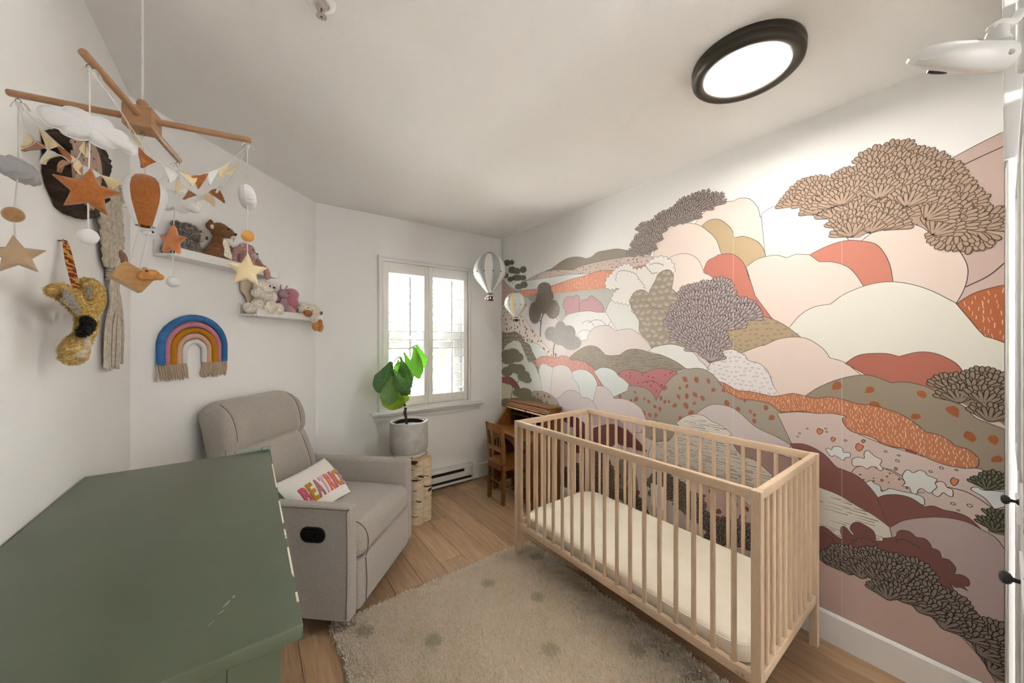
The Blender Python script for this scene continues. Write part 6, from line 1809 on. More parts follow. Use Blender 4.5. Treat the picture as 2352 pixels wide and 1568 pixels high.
('#998d7e',[(1.531,1.627,1),(1.491,1.68),(1.448,1.694),(1.406,1.686),(1.381,1.661,1),(1.365,1.696),(1.333,1.742),(1.31,1.782),(1.264,1.8),(1.227,1.79),(1.209,1.753),(1.213,1.712),(1.22,1.679,1),(1.198,1.656),(1.17,1.619),(1.135,1.582,1),(1.142,1.402),(1.095,1.315,1),(1.279,1.291,1),(1.353,1.3,1),(1.381,1.347),(1.44,1.406),(1.452,1.489,1),(1.5,1.559,1)],('arcs','#bfb4a3',0.046,0.004),True,0),
('L',[(1.527,1.615),(1.474,1.622),(1.406,1.612),(1.357,1.579),(1.326,1.559,1),(1.287,1.556),(1.249,1.515)],None,0.0025,0),
('#8f8575',[(2.128,1.197,1),(2.028,1.264),(1.933,1.306),(1.866,1.315),(1.8,1.299),(1.733,1.248,1),(1.677,1.245),(1.61,1.252,1),(1.554,1.285),(1.5,1.297),(1.423,1.291),(1.357,1.271),(1.264,1.257),(1.191,1.225),(1.122,1.189,1),(1.205,1.156,1),(1.357,1.116,1),(1.619,1.094,1),(1.822,1.119,1)],('rows','#5e5448',0.0125,0.004),True,0),
('#dddcd7',[(1.386,1.284,1),(1.341,1.311),(1.279,1.326),(1.22,1.332),(1.163,1.321),(1.108,1.302),(1.069,1.27),(1.049,1.239,1),(1.024,1.221),(0.996,1.187,1),(1.069,1.179,1),(1.132,1.189,1),(1.191,1.225),(1.279,1.26)],None,True,0),
('F',[(1.234,1.542),(1.177,1.579),(1.135,1.616),(1.082,1.663),(0.993,1.669),(0.91,1.643),(0.893,1.599),(0.8,1.572),(0.764,1.534),(0.764,1.494),(0.848,1.457),(0.916,1.411),(0.939,1.349),(0.945,1.287),(0.993,1.222),(1.037,1.271),(1.095,1.335),(1.177,1.382),(1.234,1.459)],((1.002,1.196),0.098,0.06,'#aa9b9b','#4a3f3d',5,11,1.0),0,0),
('#ad7170',[(1.629,1.101,1),(1.591,1.139),(1.536,1.154),(1.474,1.151),(1.414,1.137,1),(1.357,1.166),(1.295,1.178),(1.234,1.174),(1.177,1.158,1),(1.205,1.06,1),(1.279,0.981,1),(1.329,0.96,1),(1.44,1.012,1),(1.545,1.031,1)],('rings','#6d3c3b',0.05,0.006),True,0),
('L',[(1.431,1.072),(1.39,1.087),(1.333,1.089),(1.279,1.048)],None,0.003,0),
('#a1978a',[(1.698,0.942,1),(1.603,1.021),(1.531,1.044),(1.412,1.042),(1.348,1.006),(1.327,0.967,1),(1.287,1.042),(1.214,1.131),(1.118,1.183),(1.041,1.193),(0.98,1.167),(0.934,1.118,1),(0.856,1.085),(0.773,1.054),(0.686,1.033),(0.626,0.982),(0.602,0.919),(0.611,0.848,1),(0.668,0.797,1),(0.835,0.755,1),(1.172,0.643,1),(1.412,0.724,1)],('leaves','#a1614b',0.058,0.034),True,0),
('#ddd1ca',[(3.076,1.691,1),(2.885,1.661),(2.758,1.599),(2.639,1.509),(2.51,1.393),(2.388,1.304),(2.247,1.22,1),(2.359,1.168,1),(2.622,1.269,1),(2.83,1.428,1),(3.076,1.443,1)],('leaves','#8d5c4a',0.048,0.026),True,0),
('#d4d5d1',[(2.724,1.331,1),(2.606,1.337),(2.51,1.322),(2.433,1.283),(2.359,1.216,1),(2.463,1.163,1),(2.622,1.175,1)],None,True,0),
('#817969',[(3.076,1.443,1),(3.0,1.428),(2.942,1.43,1),(2.848,1.439),(2.741,1.395),(2.706,1.341,1),(2.622,1.311),(2.573,1.239),(2.51,1.16),(2.486,1.046,1),(2.622,1.03,1),(2.794,1.211,1),(3.076,1.248,1)],('arcs','#a39a8a',0.046,0.004),True,0),
('#d0d0c9',[(3.06,1.248,1),(3.0,1.306),(2.923,1.335),(2.867,1.352),(2.776,1.341),(2.724,1.277,1),(2.639,1.154,1),(2.573,1.147),(2.51,1.079),(2.463,0.993),(2.418,0.883,1),(2.622,0.801,1),(3.076,0.741,1)],None,True,0),
('#ba8377',[(2.549,1.169,1),(2.463,1.208),(2.359,1.216),(2.254,1.206,1),(2.193,1.227),(2.128,1.22),(2.087,1.195,1),(1.98,1.195),(1.899,1.169),(1.822,1.127),(1.769,1.073),(1.74,1.014,1),(1.779,0.997,1),(2.18,1.046,1),(2.463,1.073,1)],('hatch','#dfc2b2',0.022,0.004),True,0),
('#d4d7d4',[(1.844,1.117,1),(1.779,1.151),(1.717,1.154),(1.658,1.138),(1.615,1.102,1),(1.572,1.082),(1.531,1.053,1),(1.545,1.007,1),(1.668,0.945,1),(1.769,1.031,1)],None,True,0),
('#d8dad8',[(2.102,1.089,1),(2.004,1.123),(1.933,1.124),(1.866,1.098),(1.822,1.051),(1.811,0.994),(1.852,0.892,1),(1.98,0.861,1),(2.077,0.965,1)],None,True,0),
('#dcd2ce',[(2.359,0.837,1),(2.33,0.985),(2.309,1.103),(2.26,1.139),(2.18,1.149),(2.115,1.134),(2.077,1.091),(2.058,1.039,1),(2.004,0.999),(1.98,0.914,1),(2.153,0.846,1)],None,True,0),
('#dcd8d4',[(2.486,1.081,1),(2.463,1.133),(2.403,1.146),(2.345,1.13),(2.299,1.121,1),(2.316,1.035),(2.338,0.84,1),(2.418,0.829,1)],None,True,0),
('#d4c8c6',[(1.816,1.014,1),(1.758,1.016),(1.707,0.997),(1.677,0.968),(1.658,0.939,1),(1.572,0.946),(1.491,0.93),(1.431,0.894),(1.398,0.833,1),(1.44,0.737,1),(2.052,0.609,1),(1.852,0.892,1)],None,True,0),
('#cdc4c2',[(2.316,0.823,1),(2.22,0.879),(2.206,0.885,1),(2.14,0.935),(2.065,0.95),(2.004,0.937),(1.962,0.907,1),(1.899,0.907),(1.844,0.88),(1.816,0.842,1),(1.758,0.67,1),(2.316,0.554,1)],None,True,0),
('#a59d8f',[(2.672,0.837,1),(2.557,0.887),(2.448,0.899),(2.345,0.887),(2.26,0.85),(2.18,0.768,1),(2.622,0.677,1)],('leaves','#8d5c4a',0.05,0.028),True,0),
('#d6ceb7',[(3.076,0.919,1),(3.0,0.91),(2.942,0.859),(2.904,0.742,1),(3.076,0.683,1)],None,True,0),
('#92574b',[(3.076,0.973,1),(2.942,0.988),(2.83,0.948),(2.755,0.878,1),(2.83,0.861),(2.923,0.906),(3.076,0.917,1)],None,True,0),
('#cabebc',[(1.092,0.906,1),(1.004,0.981),(0.934,0.999),(0.856,0.984),(0.763,0.911),(0.668,0.877),(0.609,0.85,1),(0.659,0.757,1),(0.835,0.732,1),(0.969,0.819,1)],None,True,0),
('#7b4643',[(2.175,0.721,1),(2.079,0.737),(2.003,0.734),(1.915,0.695,1),(1.873,0.608,1),(1.901,0.494),(2.018,0.454,1),(2.159,0.51,1)],('rings','#45211f',0.04,0.004),True,0),
('#d4cbc6',[(2.167,0.676,1),(2.126,0.666),(2.111,0.624),(2.079,0.653),(2.048,0.614),(2.064,0.554),(2.118,0.519),(2.167,0.52,1)],None,True,0.02),
('#6f423f',[(1.901,0.634,1),(1.845,0.688),(1.74,0.734),(1.664,0.753),(1.581,0.755),(1.524,0.723),(1.458,0.68),(1.39,0.624,1),(1.458,0.615),(1.524,0.617),(1.64,0.619,1),(1.714,0.551),(1.779,0.452,1),(1.873,0.512,1)],('rings','#3f2220',0.045,0.004),True,0),
('#d8cfca',[(1.664,0.573,1),(1.64,0.619),(1.604,0.613),(1.581,0.584),(1.524,0.617),(1.48,0.6),(1.458,0.568,1),(1.64,0.51,1)],None,True,0.02),
('#b9a3a0',[(1.873,0.831,1),(1.765,0.827),(1.64,0.808),(1.524,0.732,1),(1.581,0.74,1),(1.664,0.753),(1.765,0.729,1),(1.845,0.709,1)],None,False,0),
('#8b8072',[(1.365,0.883,1),(1.306,0.817),(1.208,0.737,1),(1.258,0.778),(1.315,0.837,1)],None,False,0),
('#a48984',[(0.878,0.787,1),(0.793,0.816),(0.714,0.801),(0.611,0.786,1),(0.507,0.718,1),(0.539,0.647,1),(0.753,0.663,1)],None,True,0),
('#d5d0c6',[(1.19,0.85,1),(1.142,0.894),(1.083,0.921),(1.027,0.922),(0.98,0.898),(0.95,0.892,1),(0.9,0.867),(0.871,0.843,1),(0.973,0.798,1),(1.133,0.795,1)],('strokes','#4a433d',0.0125,0.0034),True,0),
('#d5cfc4',[(1.385,0.605,1),(1.355,0.676),(1.306,0.71),(1.24,0.73),(1.185,0.81,1),(1.05,0.813),(0.928,0.815),(0.871,0.798,1),(0.83,0.748),(0.765,0.736),(0.686,0.681,1),(0.686,0.597,1),(0.83,0.548,1),(1.133,0.461,1),(1.335,0.448,1)],('strokes','#4a433d',0.0125,0.0034),True,0),
('#8e8376',[(1.64,0.47,1),(1.569,0.529),(1.524,0.503),(1.469,0.424),(1.458,0.259,1),(1.581,0.214,1),(1.64,0.351,1)],('leaves','#8b553f',0.06,0.034),True,0),
('#c7aea6',[(1.185,0.427,1),(1.133,0.511),(1.05,0.562),(0.958,0.559),(0.871,0.534),(0.765,0.477,1),(0.765,0.26,1),(1.133,0.294,1)],('leaves','#8a523c',0.07,0.036),True,0),
('F',[(2.175,0.182),(2.126,0.289),(2.018,0.32),(1.901,0.451),(1.765,0.476),(1.689,0.416),(1.677,0.219),(1.832,0.206),(2.048,0.135),(2.175,0.135)],((1.958,0.135),0.1,0.064,'#7f7368','#2d2623',8,11,1.0),0,0),
('F',[(1.593,0.307),(1.524,0.311),(1.458,0.278),(1.416,0.2),(1.524,0.235),(1.581,0.253)],((1.524,0.135),0.1,0.064,'#7f7368','#2d2623',9,11,1.0),0,0),
('F',[(1.355,0.441),(1.267,0.504),(1.185,0.495),(1.168,0.365),(1.315,0.347)],((1.267,0.153),0.1,0.064,'#7f7368','#2d2623',10,11,1.0),0,0),
('F',[(1.168,0.399),(1.108,0.437),(1.035,0.366),(1.035,0.285),(1.099,0.291),(1.159,0.326)],((1.067,0.135),0.1,0.064,'#7f7368','#2d2623',11,11,1.0),0,0),
('F',[(1.019,0.316),(0.943,0.323),(0.858,0.374),(0.778,0.407),(0.765,0.311),(0.871,0.233),(0.943,0.23)],((0.871,0.135),0.1,0.062,'#7f7368','#2d2623',12,11,1.0),0,0),
('#978978',[(0.557,1.094,1),(0.503,1.143),(0.435,1.185),(0.37,1.208),(0.33,1.208),(0.291,1.193),(0.274,1.184,1),(0.235,1.191),(0.2,1.185),(0.17,1.173),(0.118,1.134),(0.087,1.114),(0.064,1.08),(0.029,1.062),(0.0,1.05,1),(0.0,0.884,1),(0.024,0.882,1),(0.087,0.882,1),(0.291,0.942,1),(0.503,1.052,1)],('leaves','#9c5c37',0.088,0.046),True,0),
('#cbb8b1',[(0.667,0.995,1),(0.577,1.016),(0.503,1.022),(0.457,1.029),(0.408,1.023,1),(0.37,0.953,1),(0.291,0.926,1),(0.183,0.905,1),(0.087,0.889,1),(0.058,0.897),(0.024,0.887,1),(0.0,0.879,1),(0.0,0.557,1),(0.087,0.553,1),(0.291,0.616,1),(0.457,0.727,1),(0.608,0.858,1)],None,True,0),
('#b87856',[(0.947,1.129,1),(0.899,1.115),(0.846,1.089),(0.783,1.089),(0.689,1.077,1),(0.656,1.084),(0.603,1.101),(0.552,1.094),(0.513,1.09,1),(0.466,1.102),(0.413,1.095),(0.379,1.085),(0.33,1.084),(0.272,1.071),(0.232,1.051),(0.197,1.021),(0.183,1.003,1),(0.15,0.999),(0.121,0.981),(0.109,0.967),(0.081,0.961),(0.061,0.942),(0.055,0.92),(0.061,0.899),(0.087,0.889,1),(0.134,0.889),(0.183,0.905),(0.225,0.923),(0.291,0.926),(0.33,0.95),(0.379,0.957),(0.404,0.969),(0.421,0.994),(0.424,1.014,1),(0.408,1.023,1),(0.457,1.029),(0.513,1.02),(0.577,1.019),(0.656,1.003,1),(0.701,1.036),(0.771,1.046),(0.834,1.045),(0.906,1.079,1)],('hatch','#e6cab3',0.0145,0.0024),True,0),
('F',[(0.17,1.188),(0.131,1.207),(0.103,1.215),(0.075,1.231),(0.041,1.241),(0.018,1.247),(0.0,1.242),(0.0,1.061),(0.015,1.079),(0.046,1.097),(0.07,1.107),(0.093,1.128),(0.124,1.148),(0.15,1.165)],((0.064,0.994),0.074,0.048,'#91806f','#3a2f27',13,11,1.0),0,0),
('#c6b0a5',[(0.395,0.781,1),(0.379,0.809),(0.346,0.826),(0.306,0.832),(0.261,0.816),(0.239,0.796,1),(0.183,0.767,1),(0.291,0.725,1),(0.358,0.758,1)],('rings','#5b4a42',0.04,0.0045),True,0),
('L',[(0.297,0.829),(0.272,0.828),(0.246,0.815),(0.197,0.809),(0.15,0.804),(0.124,0.807,1),(0.087,0.805),(0.058,0.791),(0.029,0.769,1),(0.015,0.737),(0.0,0.719)],None,0.003,0),
('#d2d5d2',[(0.48,0.861),(0.471,0.869),(0.461,0.865),(0.455,0.879),(0.439,0.885),(0.424,0.88),(0.419,0.864),(0.4,0.866),(0.398,0.849),(0.413,0.842),(0.421,0.828),(0.448,0.842),(0.461,0.835)],None,True,0),
('#d6cdc8',[(0.393,0.83),(0.387,0.846),(0.37,0.856),(0.354,0.855),(0.354,0.878),(0.344,0.891),(0.334,0.885),(0.326,0.876),(0.314,0.868),(0.302,0.863),(0.302,0.852),(0.306,0.84),(0.297,0.827),(0.306,0.816),(0.32,0.828),(0.334,0.824),(0.346,0.812),(0.362,0.819),(0.387,0.812)],None,True,0),
('#d2d5d2',[(0.243,0.81),(0.235,0.836),(0.225,0.842),(0.214,0.835),(0.197,0.85),(0.183,0.847),(0.176,0.836),(0.153,0.828),(0.157,0.812),(0.152,0.798),(0.16,0.775),(0.176,0.77),(0.19,0.78),(0.2,0.772),(0.204,0.755),(0.218,0.755),(0.225,0.774),(0.243,0.773),(0.235,0.789)],None,True,0),
('#d6cdc8',[(0.165,0.773),(0.153,0.798),(0.157,0.812),(0.144,0.823),(0.134,0.819),(0.128,0.806),(0.115,0.8),(0.115,0.776),(0.128,0.776),(0.137,0.783),(0.15,0.763)],None,True,0),
('#d2d5d2',[(0.35,0.752,1),(0.334,0.766),(0.322,0.758),(0.306,0.753),(0.302,0.732),(0.287,0.743),(0.276,0.752),(0.246,0.751),(0.211,0.753),(0.187,0.746),(0.183,0.721,1),(0.218,0.698,1),(0.306,0.687,1)],None,True,0),
('#d3d7da',[(0.073,0.815,1),(0.07,0.825),(0.058,0.829),(0.046,0.823),(0.024,0.829),(0.0,0.832,1),(0.0,0.775,1),(0.002,0.779),(0.021,0.762,1),(0.043,0.796)],None,True,0),
('#cf8257',[(0.512,0.938),(0.506,0.953),(0.498,0.95),(0.49,0.947),(0.494,0.933),(0.505,0.925)],None,True,0),
('#cf8257',[(0.463,0.912),(0.458,0.923),(0.452,0.921),(0.447,0.919),(0.45,0.909),(0.457,0.903)],None,True,0),
('#cf8257',[(0.362,0.926),(0.358,0.934),(0.354,0.933),(0.35,0.932),(0.353,0.924),(0.358,0.919)],None,True,0),
('#cf8257',[(0.381,0.896),(0.373,0.914),(0.364,0.91),(0.356,0.907),(0.361,0.891),(0.372,0.881)],None,True,0),
('#cf8257',[(0.12,0.831),(0.114,0.847),(0.108,0.844),(0.101,0.842),(0.105,0.826),(0.113,0.817)],None,True,0),
('#cf8257',[(0.265,0.836),(0.263,0.842),(0.26,0.842),(0.256,0.84),(0.258,0.834),(0.262,0.83)],None,True,0),
('#cf8257',[(0.304,0.777),(0.302,0.782),(0.3,0.781),(0.297,0.781),(0.298,0.776),(0.302,0.773)],None,True,0),
('O',[(0.603,0.942),(0.457,0.964),(0.33,0.917),(0.218,0.886),(0.087,0.877),(0.043,0.881),(0.029,0.843),(0.103,0.819),(0.15,0.849),(0.253,0.866),(0.33,0.878),(0.457,0.911),(0.577,0.877)],(0.045,0.0052,'#3c302b'),0,0),
('O',[(0.174,0.751),(0.105,0.79),(0.046,0.792),(0.019,0.752),(0.046,0.704),(0.105,0.728),(0.152,0.73)],(0.035,0.005,'#3c302b'),0,0),
('#82564f',[(0.614,0.857,1),(0.555,0.867),(0.491,0.842),(0.446,0.795),(0.425,0.788,1),(0.381,0.776),(0.347,0.749),(0.314,0.705),(0.289,0.651),(0.272,0.592,1),(0.321,0.612),(0.438,0.642,1),(0.523,0.693,1)],None,True,0),
('#80544f',[(0.315,0.699,1),(0.291,0.72),(0.254,0.734),(0.218,0.733),(0.184,0.712,1),(0.161,0.723),(0.136,0.718),(0.105,0.72),(0.078,0.712),(0.049,0.681,1),(0.081,0.661,1),(0.168,0.613,1),(0.278,0.587,1)],None,True,0),
('#d6d0c5',[(0.519,0.704,1),(0.507,0.684),(0.438,0.671),(0.374,0.643),(0.321,0.621),(0.256,0.578,1),(0.295,0.492,1),(0.388,0.448,1),(0.519,0.391,1)],('strokes','#453e38',0.0125,0.003),True,0),
('F',[(0.043,0.844),(0.03,0.867),(0.0,0.878),(0.0,0.842),(0.019,0.838)],((0.035,0.81),0.055,0.036,'#6f6c59','#2f2d22',14,9,0.9),0,0),
('F',[(0.035,0.713),(0.019,0.742),(0.0,0.765),(0.0,0.68),(0.019,0.678),(0.035,0.68)],((0.041,0.655),0.055,0.036,'#6f6c59','#2f2d22',15,9,0.9),0,0),
('#b5a3a1',[(0.278,0.592,1),(0.236,0.639),(0.168,0.678),(0.12,0.693),(0.081,0.694),(0.049,0.681),(0.019,0.665),(0.0,0.633,1),(0.0,0.135,1),(0.075,0.143,1),(0.236,0.334,1)],None,True,0),
('#78504b',[(0.514,0.475,1),(0.502,0.501),(0.486,0.508),(0.463,0.497),(0.441,0.483),(0.423,0.478,1),(0.43,0.511,1),(0.426,0.533),(0.413,0.536),(0.39,0.511),(0.385,0.516,1),(0.398,0.536),(0.39,0.562),(0.373,0.575),(0.353,0.572),(0.325,0.556),(0.318,0.52,1),(0.298,0.527,1),(0.296,0.539),(0.283,0.547),(0.261,0.562),(0.257,0.582,1),(0.243,0.596),(0.222,0.598),(0.205,0.585),(0.184,0.589),(0.171,0.577),(0.165,0.56,1),(0.148,0.558),(0.141,0.534,1),(0.123,0.535),(0.108,0.514),(0.111,0.488,1),(0.093,0.495),(0.078,0.487),(0.077,0.466),(0.09,0.456,1),(0.08,0.444,1),(0.096,0.448),(0.108,0.442),(0.12,0.452,1),(0.109,0.421,1),(0.102,0.416),(0.108,0.403),(0.126,0.397,1),(0.272,0.388,1),(0.514,0.331,1)],None,True,0),
('L',[(0.49,0.467),(0.472,0.472),(0.459,0.461),(0.448,0.448)],None,0.0035,0.02),
('L',[(0.388,0.475),(0.381,0.49),(0.357,0.509),(0.333,0.514),(0.315,0.498)],None,0.0035,0.02),
('L',[(0.256,0.536),(0.247,0.556),(0.232,0.557),(0.225,0.547),(0.208,0.552),(0.195,0.54)],None,0.0035,0.02),
('#c6ada3',[(0.514,0.358,1),(0.468,0.337),(0.423,0.356),(0.381,0.358),(0.349,0.347),(0.317,0.331),(0.291,0.305),(0.254,0.308),(0.215,0.308),(0.174,0.299),(0.136,0.289),(0.105,0.275),(0.075,0.247),(0.046,0.211),(0.013,0.144,1),(0.046,0.135,1),(0.168,0.135,1),(0.514,0.135,1)],None,True,0),
('F',[(0.477,0.361),(0.468,0.401),(0.441,0.431),(0.39,0.438),(0.325,0.458),(0.272,0.478),(0.25,0.489),(0.215,0.49),(0.184,0.47),(0.165,0.435),(0.136,0.402),(0.117,0.388),(0.081,0.371),(0.058,0.343),(0.043,0.296),(0.019,0.345),(0.0,0.392),(0.0,0.173),(0.019,0.162),(0.046,0.215),(0.075,0.256),(0.105,0.279),(0.142,0.295),(0.174,0.304),(0.218,0.313),(0.254,0.313),(0.287,0.316),(0.317,0.342),(0.349,0.355),(0.39,0.362),(0.432,0.357),(0.468,0.345)],((0.272,0.135),0.078,0.048,'#857a72','#2b2220',16,11,1.0),0,0),
('F',[(0.656,2.038),(0.608,2.084),(0.582,2.088),(0.542,2.099),(0.503,2.079),(0.466,2.048),(0.43,2.071),(0.395,2.105),(0.362,2.126),(0.33,2.124),(0.295,2.099),(0.264,2.124),(0.239,2.119),(0.218,2.089),(0.183,2.069),(0.157,2.048),(0.153,2.007),(0.137,1.976),(0.112,1.952),(0.09,1.925),(0.07,1.908),(0.061,1.867),(0.058,1.838),(0.041,1.795),(0.035,1.756),(0.041,1.729),(0.061,1.719),(0.07,1.693),(0.093,1.702),(0.112,1.716),(0.15,1.744),(0.183,1.803),(0.235,1.832),(0.279,1.833),(0.33,1.824),(0.37,1.8),(0.4,1.807),(0.413,1.839),(0.457,1.915),(0.522,1.939),(0.552,1.997),(0.603,2.022)],((0.391,1.753),0.088,0.054,'#ad9482','#57493b',17,11,1.0),0,0),
('F',[(1.531,1.961),(1.479,2.025),(1.412,2.097),(1.287,2.121),(1.214,2.156),(1.145,2.189),(1.092,2.211),(1.017,2.192),(0.934,2.145),(0.969,2.127),(1.041,2.106),(1.092,2.061),(1.2,2.071),(1.287,2.052),(1.333,1.979),(1.364,1.906)],((1.445,1.769),0.085,0.052,'#a2958f','#4e4541',18,10,0.75),0,0),
('L',[(2.403,1.618,1),(2.448,1.552),(2.463,1.482),(2.468,1.387,1)],'#6b625c',0.014,0),
('L',[(2.486,1.548,1),(2.448,1.502)],'#6b625c',0.01,0),
('#857a71',[(2.46,1.602),(2.476,1.548),(2.516,1.514),(2.568,1.516),(2.611,1.554),(2.625,1.612),(2.611,1.669),(2.568,1.702),(2.518,1.698),(2.477,1.66)],('specks','#40372f',0.0135,0.0085),False,0.02),
('#857a71',[(2.323,1.806),(2.34,1.78),(2.384,1.767),(2.439,1.773),(2.485,1.795),(2.502,1.827),(2.485,1.855),(2.439,1.867),(2.384,1.86),(2.34,1.837)],('specks','#40372f',0.0135,0.0085),False,0.02),
('#857a71',[(2.295,1.736),(2.316,1.698),(2.369,1.679),(2.439,1.684),(2.496,1.714),(2.518,1.757),(2.496,1.798),(2.439,1.816),(2.371,1.809),(2.316,1.778)],('specks','#40372f',0.0135,0.0085),False,0.02),
('#857a71',[(2.302,1.669),(2.325,1.624),(2.383,1.597),(2.456,1.602),(2.518,1.636),(2.541,1.688),(2.518,1.737),(2.456,1.762),(2.383,1.755),(2.325,1.72)],('specks','#40372f',0.0135,0.0085),False,0.02),
('#857a71',[(2.22,1.616),(2.236,1.572),(2.277,1.547),(2.329,1.55),(2.372,1.58),(2.388,1.627),(2.372,1.672),(2.329,1.697),(2.277,1.693),(2.236,1.662)],('specks','#40372f',0.0135,0.0085),False,0.02),
('L',[(2.274,1.334,1),(2.291,1.286),(2.294,1.217,1)],'#6b625c',0.012,0),
('#99938f',[(2.233,1.409),(2.249,1.376),(2.291,1.356),(2.343,1.356),(2.387,1.377),(2.403,1.412),(2.387,1.447),(2.343,1.467),(2.291,1.466),(2.249,1.444)],('specks','#57514f',0.0135,0.008),False,0.02),
('#99938f',[(2.147,1.454),(2.159,1.422),(2.189,1.402),(2.225,1.403),(2.256,1.424),(2.267,1.457),(2.256,1.491),(2.226,1.511),(2.189,1.509),(2.159,1.488)],('specks','#57514f',0.0135,0.008),False,0.02),
('#99938f',[(2.04,1.38),(2.066,1.343),(2.135,1.32),(2.225,1.319),(2.301,1.342),(2.33,1.382),(2.302,1.422),(2.226,1.444),(2.137,1.442),(2.067,1.418)],('specks','#57514f',0.0135,0.008),False,0.02),
('#99938f',[(1.974,1.336),(1.994,1.305),(2.045,1.284),(2.111,1.283),(2.165,1.302),(2.186,1.334),(2.165,1.368),(2.111,1.388),(2.045,1.387),(1.994,1.367)],('specks','#57514f',0.0135,0.008),False,0.02),
('#99938f',[(2.04,1.416),(2.055,1.385),(2.092,1.365),(2.139,1.365),(2.178,1.385),(2.193,1.418),(2.178,1.451),(2.139,1.471),(2.092,1.469),(2.055,1.448)],('specks','#57514f',0.0135,0.008),False,0.02),
('L',[(3.03,1.967,1),(2.961,2.037),(2.942,2.101)],'#6b625c',0.004,0),
('L',[(2.904,1.906,1),(2.812,1.96),(2.758,2.017)],'#6b625c',0.004,0),
('L',[(2.821,1.852,1),(2.767,1.9),(2.706,1.945)],'#6b625c',0.004,0),
('L',[(2.923,1.92,1),(2.961,1.969),(3.01,2.033)],'#6b625c',0.004,0),
('#6f6c5c',[(2.927,2.13),(2.938,2.116),(2.965,2.111),(2.998,2.117),(3.026,2.131),(3.036,2.148),(3.026,2.164),(2.998,2.168),(2.965,2.162),(2.938,2.148)],('specks','#45432f',0.016,0.008),False,0.02),
('#6f6c5c',[(2.863,2.123),(2.872,2.114),(2.893,2.109),(2.917,2.114),(2.938,2.125),(2.946,2.137),(2.938,2.148),(2.917,2.152),(2.893,2.148),(2.872,2.137)],('specks','#45432f',0.016,0.008),False,0.02),
('#6f6c5c',[(2.832,2.045),(2.845,2.029),(2.876,2.023),(2.915,2.029),(2.948,2.045),(2.959,2.064),(2.948,2.082),(2.915,2.088),(2.876,2.081),(2.845,2.065)],('specks','#45432f',0.016,0.008),False,0.02),
('#6f6c5c',[(2.76,2.023),(2.773,2.009),(2.803,2.005),(2.841,2.011),(2.872,2.024),(2.883,2.042),(2.872,2.056),(2.841,2.06),(2.803,2.054),(2.773,2.041)],('specks','#45432f',0.016,0.008),False,0.02),
('#6f6c5c',[(2.667,2.022),(2.677,2.008),(2.701,2.002),(2.73,2.006),(2.755,2.02),(2.764,2.037),(2.755,2.053),(2.73,2.059),(2.701,2.054),(2.677,2.04)],('specks','#45432f',0.016,0.008),False,0.02),
('#6f6c5c',[(2.961,2.009),(2.971,1.998),(2.996,1.992),(3.026,1.996),(3.052,2.009),(3.06,2.023),(3.052,2.035),(3.026,2.041),(2.996,2.036),(2.971,2.024)],('specks','#45432f',0.016,0.008),False,0.02),
('#6f6c5c',[(2.87,1.959),(2.882,1.95),(2.908,1.945),(2.94,1.95),(2.967,1.961),(2.977,1.974),(2.967,1.985),(2.94,1.989),(2.908,1.984),(2.882,1.973)],('specks','#45432f',0.016,0.008),False,0.02),
('#6f6c5c',[(2.732,1.954),(2.748,1.942),(2.789,1.938),(2.837,1.945),(2.88,1.959),(2.895,1.977),(2.88,1.991),(2.839,1.994),(2.789,1.987),(2.748,1.973)],('specks','#45432f',0.016,0.008),False,0.02),
('#6f6c5c',[(2.671,1.946),(2.679,1.935),(2.701,1.93),(2.73,1.934),(2.753,1.945),(2.76,1.958),(2.753,1.97),(2.73,1.975),(2.703,1.971),(2.681,1.96)],('specks','#45432f',0.016,0.008),False,0.02),
('#6f6c5c',[(2.722,1.868),(2.734,1.856),(2.766,1.852),(2.807,1.856),(2.839,1.869),(2.85,1.883),(2.839,1.896),(2.807,1.901),(2.766,1.896),(2.734,1.883)],('specks','#45432f',0.016,0.008),False,0.02),
('#6f6c5c',[(2.652,1.877),(2.662,1.863),(2.687,1.856),(2.72,1.86),(2.746,1.873),(2.755,1.89),(2.746,1.906),(2.72,1.912),(2.687,1.908),(2.662,1.895)],('specks','#45432f',0.016,0.008),False,0.02),
('L',[(2.913,0.762,1),(2.895,0.887),(2.942,0.971),(2.961,1.059),(2.927,1.14)],'#6b625c',0.009,0),
('L',[(2.895,0.887,1),(2.812,0.939),(2.767,1.008)],'#6b625c',0.008,0),
('#77735f',[(2.876,1.208),(2.897,1.179),(2.948,1.159),(3.014,1.156),(3.07,1.172),(3.083,1.201),(3.07,1.233),(3.016,1.252),(2.95,1.254),(2.897,1.238)],('specks','#45422f',0.018,0.009),False,0.02),
('#77735f',[(2.776,1.228),(2.798,1.202),(2.852,1.184),(2.921,1.181),(2.979,1.196),(3.0,1.221),(2.979,1.249),(2.921,1.267),(2.852,1.268),(2.798,1.253)],('specks','#45422f',0.018,0.009),False,0.02),
('#77735f',[(2.715,1.193),(2.734,1.167),(2.781,1.149),(2.843,1.146),(2.895,1.16),(2.913,1.185),(2.895,1.212),(2.845,1.23),(2.783,1.232),(2.734,1.217)],('specks','#45422f',0.018,0.009),False,0.02),
('#77735f',[(2.848,1.155),(2.87,1.135),(2.927,1.12),(2.998,1.116),(3.058,1.125),(3.08,1.144),(3.058,1.165),(2.998,1.18),(2.927,1.183),(2.87,1.173)],('specks','#45422f',0.018,0.009),False,0.02),
('#77735f',[(2.885,1.042),(2.904,1.016),(2.952,0.995),(3.012,0.99),(3.062,1.003),(3.08,1.028),(3.062,1.057),(3.012,1.078),(2.952,1.081),(2.904,1.068)],('specks','#45422f',0.018,0.009),False,0.02),
